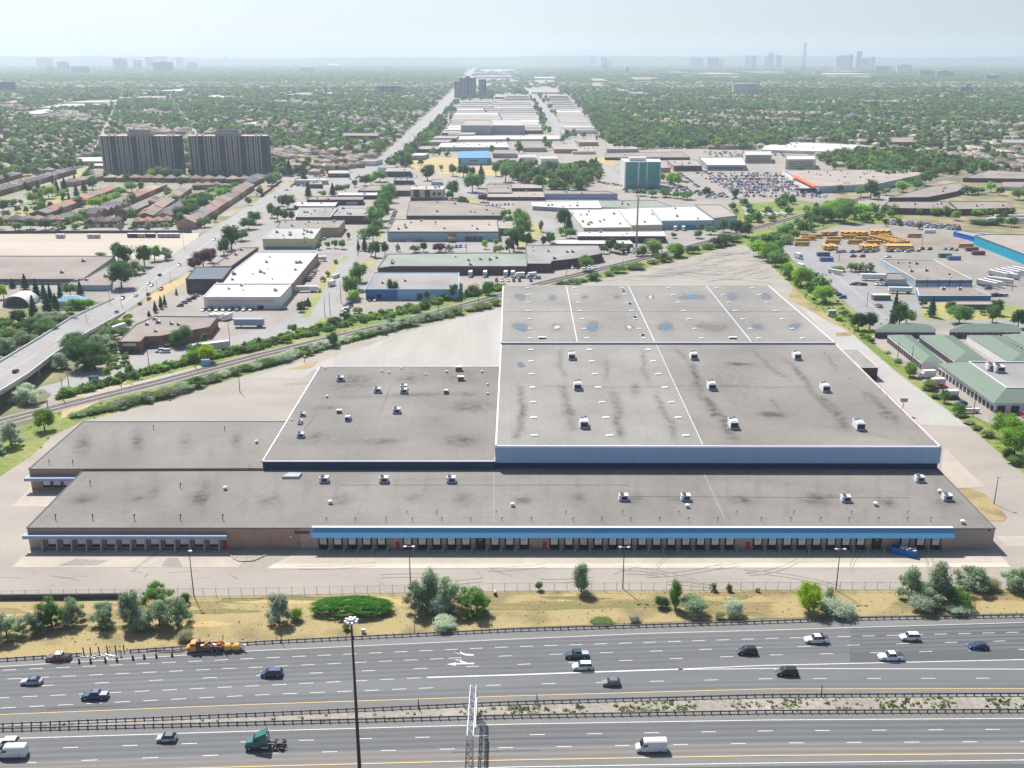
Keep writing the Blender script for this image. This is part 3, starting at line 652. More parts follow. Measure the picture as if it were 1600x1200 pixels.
roofgrid('roof', W, QD, 14.2, 'wr_roof_light', [(1207, 648, 17, 3.4, 1.3), (1153, 569, 17, 2.3, 1.1), (993, 608, 7, 9, .6), (814, 646, 5, 9, .4), (1113, 648, 4, 3, .9), (885, 645, 6, 5, .5), (1380, 648, 6, 4, .7), (1130, 585, 70, 30, .12), (1150, 610, 60, 50, .14), (1340, 640, 70, 36, .1)], SE, split=('wr_roof_warm', (1098, 694), (1026, 538)))
PUD = [(813, 464, 6, 3.4, 1), (863, 465, 4.5, 2.6, 1), (914, 464, 4, 2, 0), (964, 464, 4, 2, 0), (1016, 464, 4, 2.4, .6), (1080, 464, 15, 3, 1), (1144, 463, 7, 3.6, 1), (1197, 463, 7, 3.2, 1), (814, 511, 9.5, 5, 1), (870, 511, 5, 3.2, .7), (926, 510, 9, 5, 1), (983, 511, 4.5, 2.6, .6), (1040, 510, 8.5, 5.5, 1), (1112, 511, 18, 4, 0), (1183, 510, 6.5, 3.2, 1), (1241, 510, 7, 4, 1)]
roofgrid('roof', W, QE, 14.9, 'wr_roof_light', [(x, y, rx * 1.5, ry * 1.7, .5) for x, y, rx, ry, k in PUD] + [(1112, 511, 16, 3, .5), (1030, 480, 200, 3, .1)], [(783, 487, 1250, 487, .3, .25)])
trim(QA, 6.5, 'roof_edge_dark', sides=(0, 1, 3)); trim(QB, 7.1, 'roof_edge_dark'); trim(QC, 9.3, 'roof_edge', w=.5); trim(QD, 14.2, 'roof_edge', w=.6, sides=(0, 3)); trim(QD, 14.2, 'roof_edge_pink', w=.6, sides=(1,)); trim(QE, 14.9, 'roof_edge', w=.6)
b = MB(); FL, FR = Vector(QD[0]), Vector(QD[1]); d = FR - FL; n_ = d.normalized()
b.box((FL.x + FR.x) / 2, (FL.y + FR.y) / 2 - .35, 14.1 - 2.75, d.length + .6, .6, 5.5, M('fascia_blue'), math.atan2(d.y, d.x)); b.build('cladding', W)
# roof division strips and seams
def strip(px0, px1, z, w, m, nm='roof_seam'):
    b = MB(); a, c = Vector(G(*px0, z)), Vector(G(*px1, z)); d = c - a; b.box((a.x + c.x) / 2, (a.y + c.y) / 2, z + .04, d.length, w, .08, M(m), math.atan2(d.y, d.x)); return b.build(nm, W)
for a, c in (((902, 534), (885, 447)), ((1023, 534), (982, 447)), ((1174, 534), (1104, 447))): strip(a, c, 14.9, .35, 'roof_edge')
strip((1098, 695), (1026, 539), 14.2, .2, 'roof_edge'); strip((784, 487), (1245, 487), 14.9, .1, 'roof_grey'); strip((822, 449), (822, 533), 14.9, .1, 'roof_grey'); strip((1100, 741), (1133, 812), 6.5, .12, 'roof_pale'); strip((772, 735), (772, 818), 6.5, .1, 'roof_pale')
strip((448, 737), (322, 823), 6.5, .12, 'roof_pale'); strip((530, 758), (985, 758), 6.5, .07, 'roof_edge_dark'); strip((985, 776), (1420, 778), 6.5, .06, 'roof_edge_dark'); strip((594, 644), (610, 605), 9.3, .09, 'roof_edge_dark'); strip((475, 673), (493, 648), 9.3, .07, 'roof_edge_dark')
# puddles on the rear roof
pr = random.Random(11)
def blob(b, px, py, rx, ry, z, m, k=18, j=.22):
    ph = pr.uniform(0, 6); pts = []
    for i in range(k):
        a = 2 * math.pi * i / k; r = 1 + j * math.sin(2 * a + ph) + j * .6 * math.sin(3 * a + 2 * ph) + pr.uniform(-.07, .07)
        pts.append((*G(px + rx * r * math.cos(a), py - ry * r * math.sin(a), z), z))
    b.poly(pts, M(m))
for (x, y, rx, ry, k) in PUD:
    b = MB(); blob(b, x, y, rx * 1.25, ry * 1.3, 14.93, 'wet_ring'); b.build('damp_patch', W)
    if k: b = MB(); blob(b, x, y, rx * .85, ry * .85, 14.96, 'puddle' if k == 1 else 'unit_grey'); b.build('puddle', W)
b = MB(); blob(b, 814, 570, 7, 3.8, 14.23, 'wet_ring'); b.build('damp_patch', W); b = MB(); blob(b, 814, 570, 4.5, 2.4, 14.26, 'puddle'); b.build('puddle', W)
# skylights
def skyl(px, py, z, w=2.0, l=1.1):
    x, y = G(px, py, z); b = MB(); b.box(0, 0, .18, w, l, .36, M('skylight'), tx=.85, ty=.8); o = b.build('skylight', W, loc=(x - WL.x, y - WL.y, z)); return o
ya = [547, 565, 585, 606, 629, 653, 681]
for xs in ([829, 830, 831, 832, 833, 834, 835], [921, 925, 930, 935, 941, 947, 953], [1013, 1021, 1029, 1039, 1049, 1060, 1072]):
    for x, y in zip(xs, ya): skyl(x, y, 14.2, 2.4, 1.3)
yb_ = [450, 461, 473, 486, 499, 514, 529]
for xs in ([824, 825, 825, 826, 827, 828, 828], [898, 900, 903, 906, 910, 913, 917], [972, 976, 981, 987, 993, 999, 1006], [1045, 1052, 1060, 1068, 1077, 1086, 1096], [1120, 1130, 1139, 1149, 1161, 1173, 1186], [1176, 1187, 1199, 1212, 1223, 1238, 1254]):
    for x, y in zip(xs, yb_): skyl(x, y, 14.9, 2.2, 1.1)
# rooftop plant
def unit_mesh(kind):
    b = MB()
    if kind == 'hvac':      # tall unit with two fans towards the back and a curb
        b.box(0, 0, .25, 2.3, 4.3, .5, M('unit_grey')); b.box(0, 0, 1.25, 2.1, 4.0, 1.5, M('unit_white')); b.box(0, -2.1, 1.2, 1.9, .25, 1.1, M('unit_dark')); b.box(0, -.9, 2.1, 1.8, 1.4, .25, M('unit_white'))
    elif kind == 'box':
        b.box(0, 0, .2, 2.6, 2.0, .4, M('unit_grey')); b.box(0, 0, 1.0, 2.4, 1.8, 1.25, M('unit_white')); b.box(.2, -.92, .9, 1.5, .1, .8, M('unit_dark')); b.box(-.5, 0, 1.75, 1.0, 1.3, .3, M('unit_grey'))
    elif kind == 'dome':
        b.tube((0, 0, 0), (0, 0, .7), .45, .4, M('unit_grey'), 10); b.tube((0, 0, .7), (0, 0, 1.0), .75, .7, M('unit_white'), 12); b.tube((0, 0, 1.0), (0, 0, 1.3), .7, .15, M('unit_white'), 12)
    elif kind == 'flat':
        b.box(0, 0, .3, 2.8, 1.2, .6, M('unit_white')); b.box(0, -.62, .3, 2.2, .06, .4, M('unit_dark'))
    elif kind == 'brick':
        b.box(0, 0, .7, 2.2, 1.6, 1.4, M('brick_red')); b.box(0, 0, 1.5, 2.5, 1.9, .2, M('roof_edge_pink'))
    elif kind == 'pipe':
        b.tube((0, 0, 0), (0, 0, 1.1), .08, .08, M('metal_dark'), 6); b.tube((0, 0, 1.1), (.25, -.25, 1.25), .08, .08, M('metal_dark'), 6); b.tube((.25, -.25, 1.25), (.3, -.3, .95), .09, .1, M('metal_dark'), 6)
    return b
UN = {k: unit_mesh(k).mesh(k) for k in ('hvac', 'box', 'dome', 'flat', 'brick', 'pipe')}
fb = MB(); fb.tube((0, 0, 0), (0, 0, .2), .62, .6, M('unit_grey'), 12); fb.tube((0, 0, .2), (0, 0, .22), .5, .5, M('unit_dark'), 12); FAN = fb.mesh('fan')
NMU = {'hvac': 'rooftop_unit', 'box': 'rooftop_unit', 'dome': 'roof_fan', 'flat': 'roof_vent', 'brick': 'brick_vent', 'pipe': 'vent_pipe'}
def unit(px, py, z, kind='box', sc=1.0, rz=0.0, root=W, rl=None):
    rl = WL if rl is None else rl
    x, y = G(px, py, z); o = bpy.data.objects.new(NMU[kind], UN[kind]); COL.objects.link(o); o.parent = root; o.location = (x - rl.x, y - rl.y, z); o.scale = (sc, sc, sc); o.rotation_euler.z = rz
    if kind in ('hvac', 'box'):
        for fy in ((.9, 1.7) if kind == 'hvac' else (0,)):
            f = bpy.data.objects.new('fan', FAN); COL.objects.link(f); f.parent = o; f.location = ((-.5 if fy < 1 else .5) if kind == 'hvac' else -.5, (fy if kind == 'hvac' else 0), 2.0 if kind == 'hvac' else 1.9)
    return o
for p in ((893, 560), (902, 607), (912, 666), (1083, 560), (1111, 607), (1145, 667), (1244, 560), (1288, 610), (1341, 669)): unit(*p, 14.2, 'hvac', 1.28)
unit(847, 529, 14.9, 'flat', 1.3); unit(1145, 529, 14.9, 'flat', 1.3)
for p in ((974, 455), (984, 475), (992, 496), (1004, 524)): unit(*p, 14.9, 'box', .6)
for p in ((532, 595), (590, 613), (631, 608), (631, 614), (620, 645)): unit(*p, 9.3, 'box', 1.15)
unit(697, 614, 9.3, 'hvac', .75); unit(544, 656, 9.3, 'hvac', .85); unit(530, 645, 9.3, 'brick', .8); unit(720, 594, 9.3, 'brick', 1.1); unit(717, 579, 9.3, 'brick', 1.2); unit(473, 650, 9.3, 'box', .8); unit(469, 662, 9.3, 'box', .8, 1.5); unit(470, 683, 9.3, 'box', 1.0)
for p, s in (((511, 621), .8), ((597, 581), .7), ((627, 577), .6), ((608, 583), .7), ((665, 586), .6), ((698, 582), .8), ((753, 582), .8), ((762, 602), .7), ((762, 616), .7), ((456, 657), .5), ((508, 577), .6)): unit(*p, 9.3, 'dome', s)
for p in ((507, 753), (600, 753), (705, 753), (974, 781), (1071, 781), (1321, 783), (1436, 752), (1479, 781)): unit(*p, 6.5, 'box', 1.15)
for p in ((352, 765), (516, 787), (801, 791), (1074, 793), (1368, 790), (1468, 770), (1504, 818)): unit(*p, 6.5, 'dome', 1.0)
unit(401, 692, 7.1, 'dome', .9)
for x in (87, 145, 210, 282, 348): unit(x, 812, 6.5, 'pipe', 1.5)
for x in (510, 555, 603, 644, 690, 735, 784, 830, 895, 940, 985, 1030, 1075, 1121, 1189, 1235, 1281, 1326, 1372, 1417, 1454): unit(x, 814, 6.5, 'pipe')
for x in (636, 682, 775, 884, 972, 1060, 1150, 1240, 1330, 1418): unit(x, 803, 6.5, 'pipe', .9)
for p in ((141, 758), (282, 762)): unit(*p, 6.5, 'pipe', 1.4)
for p in ((77, 725), (114, 725), (240, 671), (351, 673)): unit(*p, 7.1, 'pipe', 1.3)
for p in ((1288, 553), (1306, 573), (1327, 594), (1385, 655), (1350, 625)): unit(*p, 14.2, 'pipe', .8)
# long skylight hump on the low roof
b = MB(); x, y = G(456, 746, 6.5); b.loft([[(x - 3, y - 1.2, 6.5), (x + 2.6, y - 1.2, 6.5), (x + 3, y + 2.2, 6.5), (x - 1.8, y + 2.2, 6.5)], [(x - 2.8, y - 1, 7.3), (x + 2.4, y - 1, 7.3), (x + 2.8, y + 2, 7.3), (x - 1.2, y + 1.8, 7.6)]], M('unit_grey')); b.build('roof_hatch', W)
# conduit rods along the east edge of the high roof
for p in ((1350, 589), (1375, 612), (1386, 622), (1408, 643), (1432, 668), (1458, 693)): 
    x, y = G(*p, 14.2); b = MB(); b.tube((x, y, 14.2), (x, y, 16.2), .05, .05, M('metal_dark'), 5); b.build('lightning_rod', W)
# east annex
an = wq([(1345, 574.5), (1372, 574.5), (1341, 547), (1312, 547)], 5.6); b = MB(); b.prism(an, 0, 5.55, M('brick_dark'), cap=False); b.build('annex_wall', W); b = MB(); b.prism(an, 5.5, 5.6, M('roof_grey')); b.build('annex_roof', W); trim(an, 5.6, 'roof_edge_pink', w=.4)
x, y = G(1412, 629, 5); b = MB(); b.box(x, y, 6.2, 2.6, 1.2, 1.6, M('unit_grey')); b.tube((x, y, 0), (x, y, 5.4), .15, .15, M('metal_grey')); b.build('side_duct', W)
mat('door_white2', A(.58, .57, .55), var=.12, scale=1.0)
# loading docks on the south wall
FLa, FRa = Vector(QA[0]), Vector(QA[1]); dA = (FRa - FLa); LA = dA.length; dA.normalize(); nA = Vector((dA.y, -dA.x)); angA = math.atan2(dA.y, dA.x)
def wallpt(px, z=3): # parameter along the front wall for a column of the picture
    lo, hi_ = 0., LA
    for _ in range(40):
        m_ = (lo + hi_) / 2; p = FLa + dA * m_
        if S(p.x, p.y, z)[0] < px: lo = m_
        else: hi_ = m_
    return lo
def fbox(t, out, z, lx, ly, lz, m, b=None, tx=1, ty=1, rz=0):
    p = FLa + dA * t + nA * out; (b or MB()).box(p.x, p.y, z, lx, ly, lz, M(m), angA + rz, tx, ty)
def fb_(name, parts, parent=W):
    b = MB()
    for a in parts: fbox(*a, b=b)
    if parent is W: return b.build(name, W)
    return b.build(name, parent)
skip = {}
docks = [509 + 22.75 * k for k in range(5)] + [641 + 22.75 * k for k in range(9)] + [870 + 22.85 * k for k in range(13)] + [1188 + 22.95 * k for k in range(8)] + [1374, 1418, 1442, 1466]
docks = [d - 4 for d in docks]
dkr = random.Random(9)
for x in docks:
    t = wallpt(x); opened = dkr.random() < .06; dm = 'unit_dark' if opened else dkr.choice(['door_white', 'door_white', 'door_white2', 'door_white'])
    f = fb_('dock_seal', [(t, .12, 2.55, 2.75, .24, 3.3, 'rubber'), (t, .25, .55, 2.3, .5, 1.0, 'rubber')])
    fb_('dock_door', [(t, .29, 2.75, 1.95, .1, 2.5, dm)], f); fb_('door_window', [(t, .36, 3.05, 1.0, .04, .3, 'unit_grey')], f)
# sloped wing walls of concrete between the bays
b = MB()
ts = sorted(wallpt(x) for x in docks); edges = sorted({round(t + s * 2.15, 2) for t in ts for s in (-1, 1)})
for t in ts:
    for s in (1,):
        P = FLa + dA * (t + s * 2.15); Q0 = P + nA * .05; Q1 = P + nA * 3.4 - dA * .5; w = dA * .18
        b.loft([[(*(Q0 - w), 0), (*(Q0 + w), 0), (*(Q0 + w), 1.35), (*(Q0 - w), 1.35)], [(*(Q1 - w * 3), 0), (*(Q1 + w), 0), (*(Q1 + w), .12), (*(Q1 - w * 3), .12)]], M('concrete'))
b.build('wing_wall', W)['kind'] = 'stuff'
for x in (621, 851, 1169): fb_('red_door', [(wallpt(x), .08, 1.2, 1.0, .12, 2.3, 'door_red')])
# blue canopy over the docks, sloping down and out
t0, t1 = wallpt(488, 6.5), wallpt(1488, 6.5)
def fp(t, out, z): p = FLa + dA * t + nA * out; return (p.x, p.y, z)
b = MB(); b.loft([[fp(t0, .0, 6.75), fp(t0, .5, 6.9), fp(t0, 2.6, 4.75), fp(t0, 2.4, 4.6), fp(t0, .0, 6.3)], [fp(t1, .0, 6.75), fp(t1, .5, 6.9), fp(t1, 2.6, 4.75), fp(t1, 2.4, 4.6), fp(t1, .0, 6.3)]], M('canopy_blue')); b.build('dock_canopy', W)
b = MB(); b.loft([[fp(t0, -.3, 6.92), fp(t0, .7, 6.92), fp(t0, .7, 7.1), fp(t0, -.3, 7.1)], [fp(t1, -.3, 6.92), fp(t1, .7, 6.92), fp(t1, .7, 7.1), fp(t1, -.3, 7.1)]], M('roof_edge')); b.build('canopy_flashing', W)
# west docks with concrete fins under a pale canopy
t0, t1 = -.8, wallpt(357, 4)
b = MB(); b.loft([[fp(t, .05, 4.9), fp(t, 1.9, 4.9), fp(t, 1.9, 3.85), fp(t, 1.7, 3.85), fp(t, 1.7, 4.6), fp(t, .05, 4.6)] for t in (t0, t1)], M('fascia_pale')); b.build('dock_canopy', W)
for k in range(12):
    px = 81 + 22.9 * k; t = wallpt(px + 1.5, 2.6)
    f = fb_('dock_seal', [(t, .12, 2.3, 2.9, .24, 3.2, 'rubber')]); fb_('dock_door', [(t, .3, 2.6, 2.4, .1, 2.1, 'door_white')], f)
for k in range(13):
    px = 70 + 22.9 * k; P = wallpt(px, 2.5); b = MB(); b.loft([[fp(P - .18, .02, 0), fp(P - .18, .02, 4.5), fp(P - .18, 1.4, 4.5), fp(P - .18, 2.6, 0)], [fp(P + .18, .02, 0), fp(P + .18, .02, 4.5), fp(P + .18, 1.4, 4.5), fp(P + .18, 2.6, 0)]], M('concrete')); b.build('dock_fin', W)
fb_('red_door', [(wallpt(352, 1), .2, 1.4, 1.2, .1, 2.4, 'door_red')])
fb_('brick_band', [(wallpt(407, 3), .05, 3.2, wallpt(486) - wallpt(361), .1, 6.2, 'brick_tan')]); fb_('roof_band', [(wallpt(200, 6), .06, 5.75, LA * .208, .14, 1.3, 'brick_tan')])
fb_('wall_vent', [(wallpt(472, 5), .15, 5.2, 4.2, .1, .9, 'wall_dark')]); fb_('wall_lamp', [(wallpt(455, 3), .3, 4.0, .5, .4, .4, 'lamp_glass')])
fb_('end_wall', [((wallpt(1489, 4) + LA) / 2, .05, 3.2, LA - wallpt(1489, 4) - .2, .1, 6.2, 'wr_side')]) if mat('wr_side', A(.36, .30, .27), var=.06) else 0
fb_('wall_lamp', [(wallpt(1545, 6), .25, 6.0, .5, .3, .3, 'unit_dark')])
# docks of the rear-left block
B0, B1 = Vector(QB[0]), Vector(QB[1]); b = MB(); dB = (B1 - B0).normalized(); nB = Vector((dB.y, -dB.x))
def bp_(t, o, z): p = B0 + dB * t + nB * o; return (p.x, p.y, z)
b.loft([[bp_(t, .05, 4.9), bp_(t, 2.6, 4.9), bp_(t, 2.6, 3.9), bp_(t, 2.3, 3.9), bp_(t, .05, 4.6)] for t in (-.8, 19)], M('fascia_pale')); b.build('dock_canopy', W)
for k, px in enumerate((70, 86, 102, 118)):
    t = (px - 45) / (scl(762) * 1.0); b = MB(); p = B0 + dB * t + nB * .14; b.box(p.x, p.y, 2.3, 2.9, .24, 3.2, M('rubber'), angA); f = b.build('dock_seal', W)
    p = B0 + dB * t + nB * .3; b = MB(); b.box(p.x, p.y, 2.6, 2.3, .1, 2.1, M('door_white'), angA); b.build('dock_door', f)
tag(W, 'huge grey flat-roofed warehouse with blue dock canopy beside the highway', 'warehouse')
PATH_OCC.append(([(42, 860), (1555, 858), (1470, 690), (1200, 440), (780, 440), (500, 570), (130, 655), (45, 733)], 1))
# low block between front roof and left block shows its own ladder
x, y = G(391, 731, 7); b = MB()
for s in (-.4, .4): b.tube((x + s, y - .3, 6.4), (x + s, y - .3, 8.4), .06, .06, M('metal_light'), 5)
for k in range(5): b.tube((x - .4, y - .3, 6.7 + k * .35), (x + .4, y - .3, 6.7 + k * .35), .04, .04, M('metal_light'), 4)
b.build('roof_ladder', W)
# ------------------------------------------------------------------ vehicles: nose towards -X, wheels on z = 0
def ring(x, zb, zt, wb, wt, ch=.12):
    return [(x, -wb, zb), (x, wb, zb), (x, wb * 1.02, (zb + zt) / 2), (x, wt, zt - ch), (x, wt - ch * 1.4, zt), (x, -wt + ch * 1.4, zt), (x, -wt, zt - ch), (x, -wb * 1.02, (zb + zt) / 2)]
def loftmesh(name, rings, m, smooth=False):
    b = MB(); b.loft(rings, m); return b.mesh(name, smooth)
def wheel_meshes(r=.34, w=.24):
    b = MB(); b.tube((0, -w / 2, 0), (0, w / 2, 0), r, r, M('rubber'), 14); t = b.mesh('wheel')
    b = MB(); b.tube((0, -w / 2 - .02, 0), (0, w / 2 + .02, 0), r * .6, r * .6, M('rim'), 10); return t, b.mesh('rim')
WM = {}
def add_wheels(root, xs, y, r=.34, w=.24):
    if r not in WM: WM[r] = wheel_meshes(r, w)
    for x in xs:
        for s in (-1, 1):
            o = bpy.data.objects.new('wheel', WM[r][0]); COL.objects.link(o); o.parent = root; o.location = (x, s * y, r)
            q = bpy.data.objects.new('rim', WM[r][1]); COL.objects.link(q); q.parent = o
SPEC = {  # length, half width, belt z, roof z, cabin (x front base, x front top, x rear top, x rear base), wheels
    'sedan': (4.75, .90, .95, 1.45, (-.95, -.2, 1.15, 1.95), (-1.45, 1.40)),
    'hatchback': (4.1, .88, .98, 1.5, (-.95, -.25, 1.35, 1.95), (-1.25, 1.30)),
    'suv': (4.8, .96, 1.10, 1.75, (-1.05, -.4, 1.9, 2.3), (-1.45, 1.45)),
    'minivan': (5.0, .97, 1.05, 1.75, (-1.5, -.6, 2.1, 2.45), (-1.55, 1.5)),
    'pickup': (5.8, 1.0, 1.15, 1.88, (-1.15, -.5, .95, 1.15), (-1.85, 1.75))}
VM = {}
def car_meshes(kind):
    if kind in VM: return VM[kind]
    L, hw, bz, rz, (c0, c1, c2, c3), wh = SPEC[kind]; h = L / 2; P = M('paint_silver')
    rs = [ring(-h, .38, .62, hw * .8, hw * .74), ring(-h + .12, .28, .76, hw * .94, hw * .9), ring(-h + .6, .24, bz - .12, hw, hw * .95), ring(c0, .22, bz, hw, hw * .97), ring(0, .22, bz + .02, hw, hw * .98),
          ring(c3 if kind != 'pickup' else 1.3, .22, bz + .02, hw, hw * .98), ring(h - .35, .26, bz - (.02 if kind in ('sedan',) else -.03), hw, hw * .95), ring(h - .06, .32, bz - .12, hw * .95, hw * .9), ring(h, .42, bz - .25, hw * .86, hw * .8)]
    d = {'body': loftmesh('body', rs, P, False)}
    def q(x, z, w): return [(x, -w, z), (x, w, z)]
    b = MB(); g = M('glass_car'); wb, wt = hw * .93, hw * .76
    lo = bz - .02; v = [(c0, -wb, lo), (c0, wb, lo), (c3, wb, lo), (c3, -wb, lo), (c1, -wt, rz - .05), (c1, wt, rz - .05), (c2, wt, rz - .05), (c2, -wt, rz - .05)]
    for f in ((0, 1, 5, 4), (1, 2, 6, 5), (2, 3, 7, 6), (3, 0, 4, 7), (4, 5, 6, 7)): b.poly([v[i] for i in f], g)
    d['windows'] = b.mesh('windows')
    b = MB(); e = .03
    b.loft([[(c1 - .05, -wt - e, rz - .06), (c1 - .05, wt + e, rz - .06), (c1 + .1, wt - .05, rz), (c1 + .1, -wt + .05, rz)], [(c2 + .05, -wt - e, rz - .06), (c2 + .05, wt + e, rz - .06), (c2 - .1, wt - .05, rz - .01), (c2 - .1, -wt + .05, rz - .01)]], P)
    for s in (-1, 1):   # pillars
        for (xa, xb) in ((c0, c1), ((c0 + c3) / 2, (c1 + c2) / 2), (c3 - .03, c2)):
            b.tube((xa, s * (wb + .005), lo), (xb, s * (wt + .005), rz - .05), .045, .045, P, 4)
    d['roof'] = b.mesh('roof')
    if kind == 'pickup':
        b = MB(); x0, x1 = 1.22, h - .12; b.box((x0 + x1) / 2, 0, bz + .07, x1 - x0, hw * 1.55, .05, M('unit_dark')); d['truck_bed'] = b.mesh('truck_bed')
    b = MB(); b.box(0, 0, 0, .1, .34, .14, M('lamp_glass')); d['headlight'] = b.mesh('headlight')
    b = MB(); b.box(0, 0, 0, .1, .26, .2, M('light_red')); d['taillight'] = b.mesh('taillight')
    VM[kind] = d; return d
PROTO = {}
def car_root(kind, paint, roof=None, bed=None, name=None):
    """a new detailed vehicle: Empty > body, windows, roof, wheels > rim, lights"""
    d = car_meshes(kind); L, hw, bz, rz, c, wh = SPEC[kind]
    nm = {'sedan': 'sedan_car', 'hatchback': 'hatchback_car', 'suv': 'suv_car', 'minivan': 'minivan_car', 'pickup': 'pickup_truck'}[kind]
    r = empty(nm, (0, 0, 0))
    for k in ('body', 'windows', 'roof', 'truck_bed'):
        if k not in d: continue
        o = bpy.data.objects.new(k, d[k]); COL.objects.link(o); o.parent = r
        if k in ('body', 'roof'): o.material_slots[0].link = 'OBJECT'; o.material_slots[0].material = M('paint_' + (roof if (roof and k == 'roof') else paint).replace(' ', '_'))
        if k == 'truck_bed' and bed: o.material_slots[0].link = 'OBJECT'; o.material_slots[0].material = M(bed)
    for k, x in (('headlight', -L / 2 + .06), ('taillight', L / 2 - .06)):
        for s in (-1, 1):
            o = bpy.data.objects.new(k, d[k]); COL.objects.link(o); o.parent = r; o.location = (x, s * hw * .66, .66 if k == 'headlight' else .82)
    add_wheels(r, wh, hw - .1, .34 if kind in ('sedan', 'hatchback') else .39); return r
def place(r, px, py, ang=0.0, z=.1): r.location = (*G(px, py), z); r.rotation_euler.z = ang; return r
HWY = math.radians(1.0)
def hwy(kind, paint, px, py, desc, where, ang=0.0, **k):
    r = car_root(kind, paint, **k); place(r, px, py + 4, ang); tag(r, desc, {'suv': 'suv'}.get(kind, 'car' if kind in ('sedan', 'hatchback') else kind.replace('pickup', 'pickup truck')), where); return r
S1a = math.radians(2)
hwy('sedan', 'silver', 50, 1064, 'silver sedan with dark glass roof', 'alone in the second lane at the west end', S1a, roof='dark blue')
hwy('pickup', 'dark blue', 149, 1087, 'dark blue pickup with grey ribbed bed cover', 'near the yellow edge line', S1a, bed='unit_grey')
hwy('minivan', 'dark blue', 425, 1052, 'dark blue minivan', 'in the middle lanes left of the tall light mast', S1a)
r_ = hwy('pickup', 'dark teal', 901, 1023, 'dark teal pickup with pale flat bed cover', 'just behind a white crossover', S1a, bed='unit_grey')
hwy('suv', 'white', 910, 1041, 'white crossover with a black sunroof', 'just in front of the dark teal pickup', S1a)
hwy('hatchback', 'grey', 955, 1066, 'dark grey hatchback', 'in the inner lanes below the solid white line', S1a)
hwy('suv', 'black', 1167, 1017, 'black suv with pale front', 'in the upper lanes of the highway', S1a)
hwy('minivan', 'black', 1229, 1050, 'black boxy minivan', 'beside the paired white lines near the median')
hwy('pickup', 'white', 1275, 999, 'white pickup with a dark toolbox over its bed', 'on the outer lane')
hwy('suv', 'white', 1421, 995, 'white suv', 'on the fresh dark asphalt of the outer lane')
hwy('pickup', 'white', 1391, 1026, 'white pickup with an empty black bed', 'touching the solid white line')
hwy('sedan', 'dark blue', 1528, 1009, 'dark blue sedan', 'on the fresh dark asphalt')
hwy('suv', 'white', 12, 1161, 'white suv with a dark sunroof', 'beside the white van on the lower carriageway', S1a)
hwy('hatchback', 'silver', 261, 1153, 'silver hatchback with black roof', 'alone on the lower carriageway', S1a, roof='black')
# toolbox over the bed of the outer white pickup, sunroof marks
bpx = [o for o in scene.objects if o.name.startswith('pickup_truck')]
b = MB(); b.box(1.35, 0, 1.6, .6, 1.9, .7, M('unit_dark')); b.build('toolbox', bpx[2], loc=(0, 0, 0))
# vans
def van(px, py, desc, where, L=6.0, ang=0.0, paint='white', hgt=2.6):
    r = empty('cargo_van', (0, 0, 0)); b = MB(); h = L / 2; P = M('paint_' + paint)
    b.loft([ring(-h, .4, .8, .85, .8), ring(-h + .25, .3, 1.05, .98, .92), ring(-h + 1.0, .28, 1.35, 1.02, .95), ring(-h + 1.7, .28, hgt - .15, 1.02, .86), ring(-h + 2.1, .28, hgt, 1.02, .9, .2), ring(h - .1, .28, hgt, 1.02, .9, .2), ring(h, .35, hgt - .1, .98, .86)], P); b.build('body', r, loc=(0, 0, 0))
    b = MB(); b.poly([(-h + .95, -.82, 1.36), (-h + .95, .82, 1.36), (-h + 1.62, .74, hgt - .28), (-h + 1.62, -.74, hgt - .28)][::-1], M('glass_car')); b.box(-h + 1.28, 0, (1.34 + hgt - .3) / 2, .06, 1.66, hgt - 1.62, M('glass_car')); b.build('windscreen', r, loc=(-.12, 0, .03))
    b = MB()
    for s in (-1, 1): b.box(-h + 1.95, s * 1.0, 1.62, .85, .07, .5, M('glass_car'))
    b.build('windows', r, loc=(0, 0, 0))
    for s in (-1, 1):
        b = MB(); b.box(-h + .12, s * .68, .85, .1, .3, .2, M('lamp_glass')); b.build('headlight', r, loc=(0, 0, 0))
        b = MB(); b.box(-h + 1.4, s * 1.15, 1.45, .12, .2, .3, M('unit_dark')); b.build('mirror', r, loc=(0, 0, 0))
    add_wheels(r, (-h + 1.0, h - 1.3), .9, .37); place(r, px, py + 5, ang); tag(r, desc, 'van', where); return r
van(20, 1176, 'white cargo van with high roof', 'at the lower left corner', ang=S1a)
van(1017, 1167, 'white high-roof cargo van', 'alone in the lowest lanes', L=6.3, ang=S1a)
# semi tractor without trailer
r = empty('semi_tractor', (0, 0, 0)); T = M('paint_green')
b = MB(); b.loft([ring(-3.6, .5, 1.2, 1.0, .95), ring(-3.3, .45, 1.75, 1.1, 1.0), ring(-2.0, .5, 2.0, 1.15, 1.05), ring(-1.95, .5, 2.0, 1.15, 1.05)], T); b.build('bonnet', r, loc=(0, 0, 0))
b = MB(); b.loft([ring(-2.0, .6, 2.0, 1.2, 1.15), ring(-1.5, .6, 2.9, 1.2, 1.1), ring(-.6, .6, 3.1, 1.2, 1.1), ring(.9, .6, 3.2, 1.2, 1.15)], T); b.build('cab', r, loc=(0, 0, 0))
b = MB(); b.loft([[(-1.4, -1.0, 2.95), (-1.4, 1.0, 2.95), (-1.3, 1.0, 3.0), (-1.3, -1.0, 3.0)], [(.9, -1.1, 3.1), (.9, 1.1, 3.1), (.9, 1.05, 4.0), (.9, -1.05, 4.0)]], T); b.build('roof_fairing', r, loc=(0, 0, 0))
b = MB(); b.box(-1.78, 0, 2.45, .1, 1.9, .7, M('glass_car')); b.build('windscreen', r, loc=(0, 0, 0))
b = MB(); [b.box(-1.15, s * 1.19, 2.3, .8, .06, .6, M('glass_car')) for s in (-1, 1)]; b.build('windows', r, loc=(0, 0, 0))
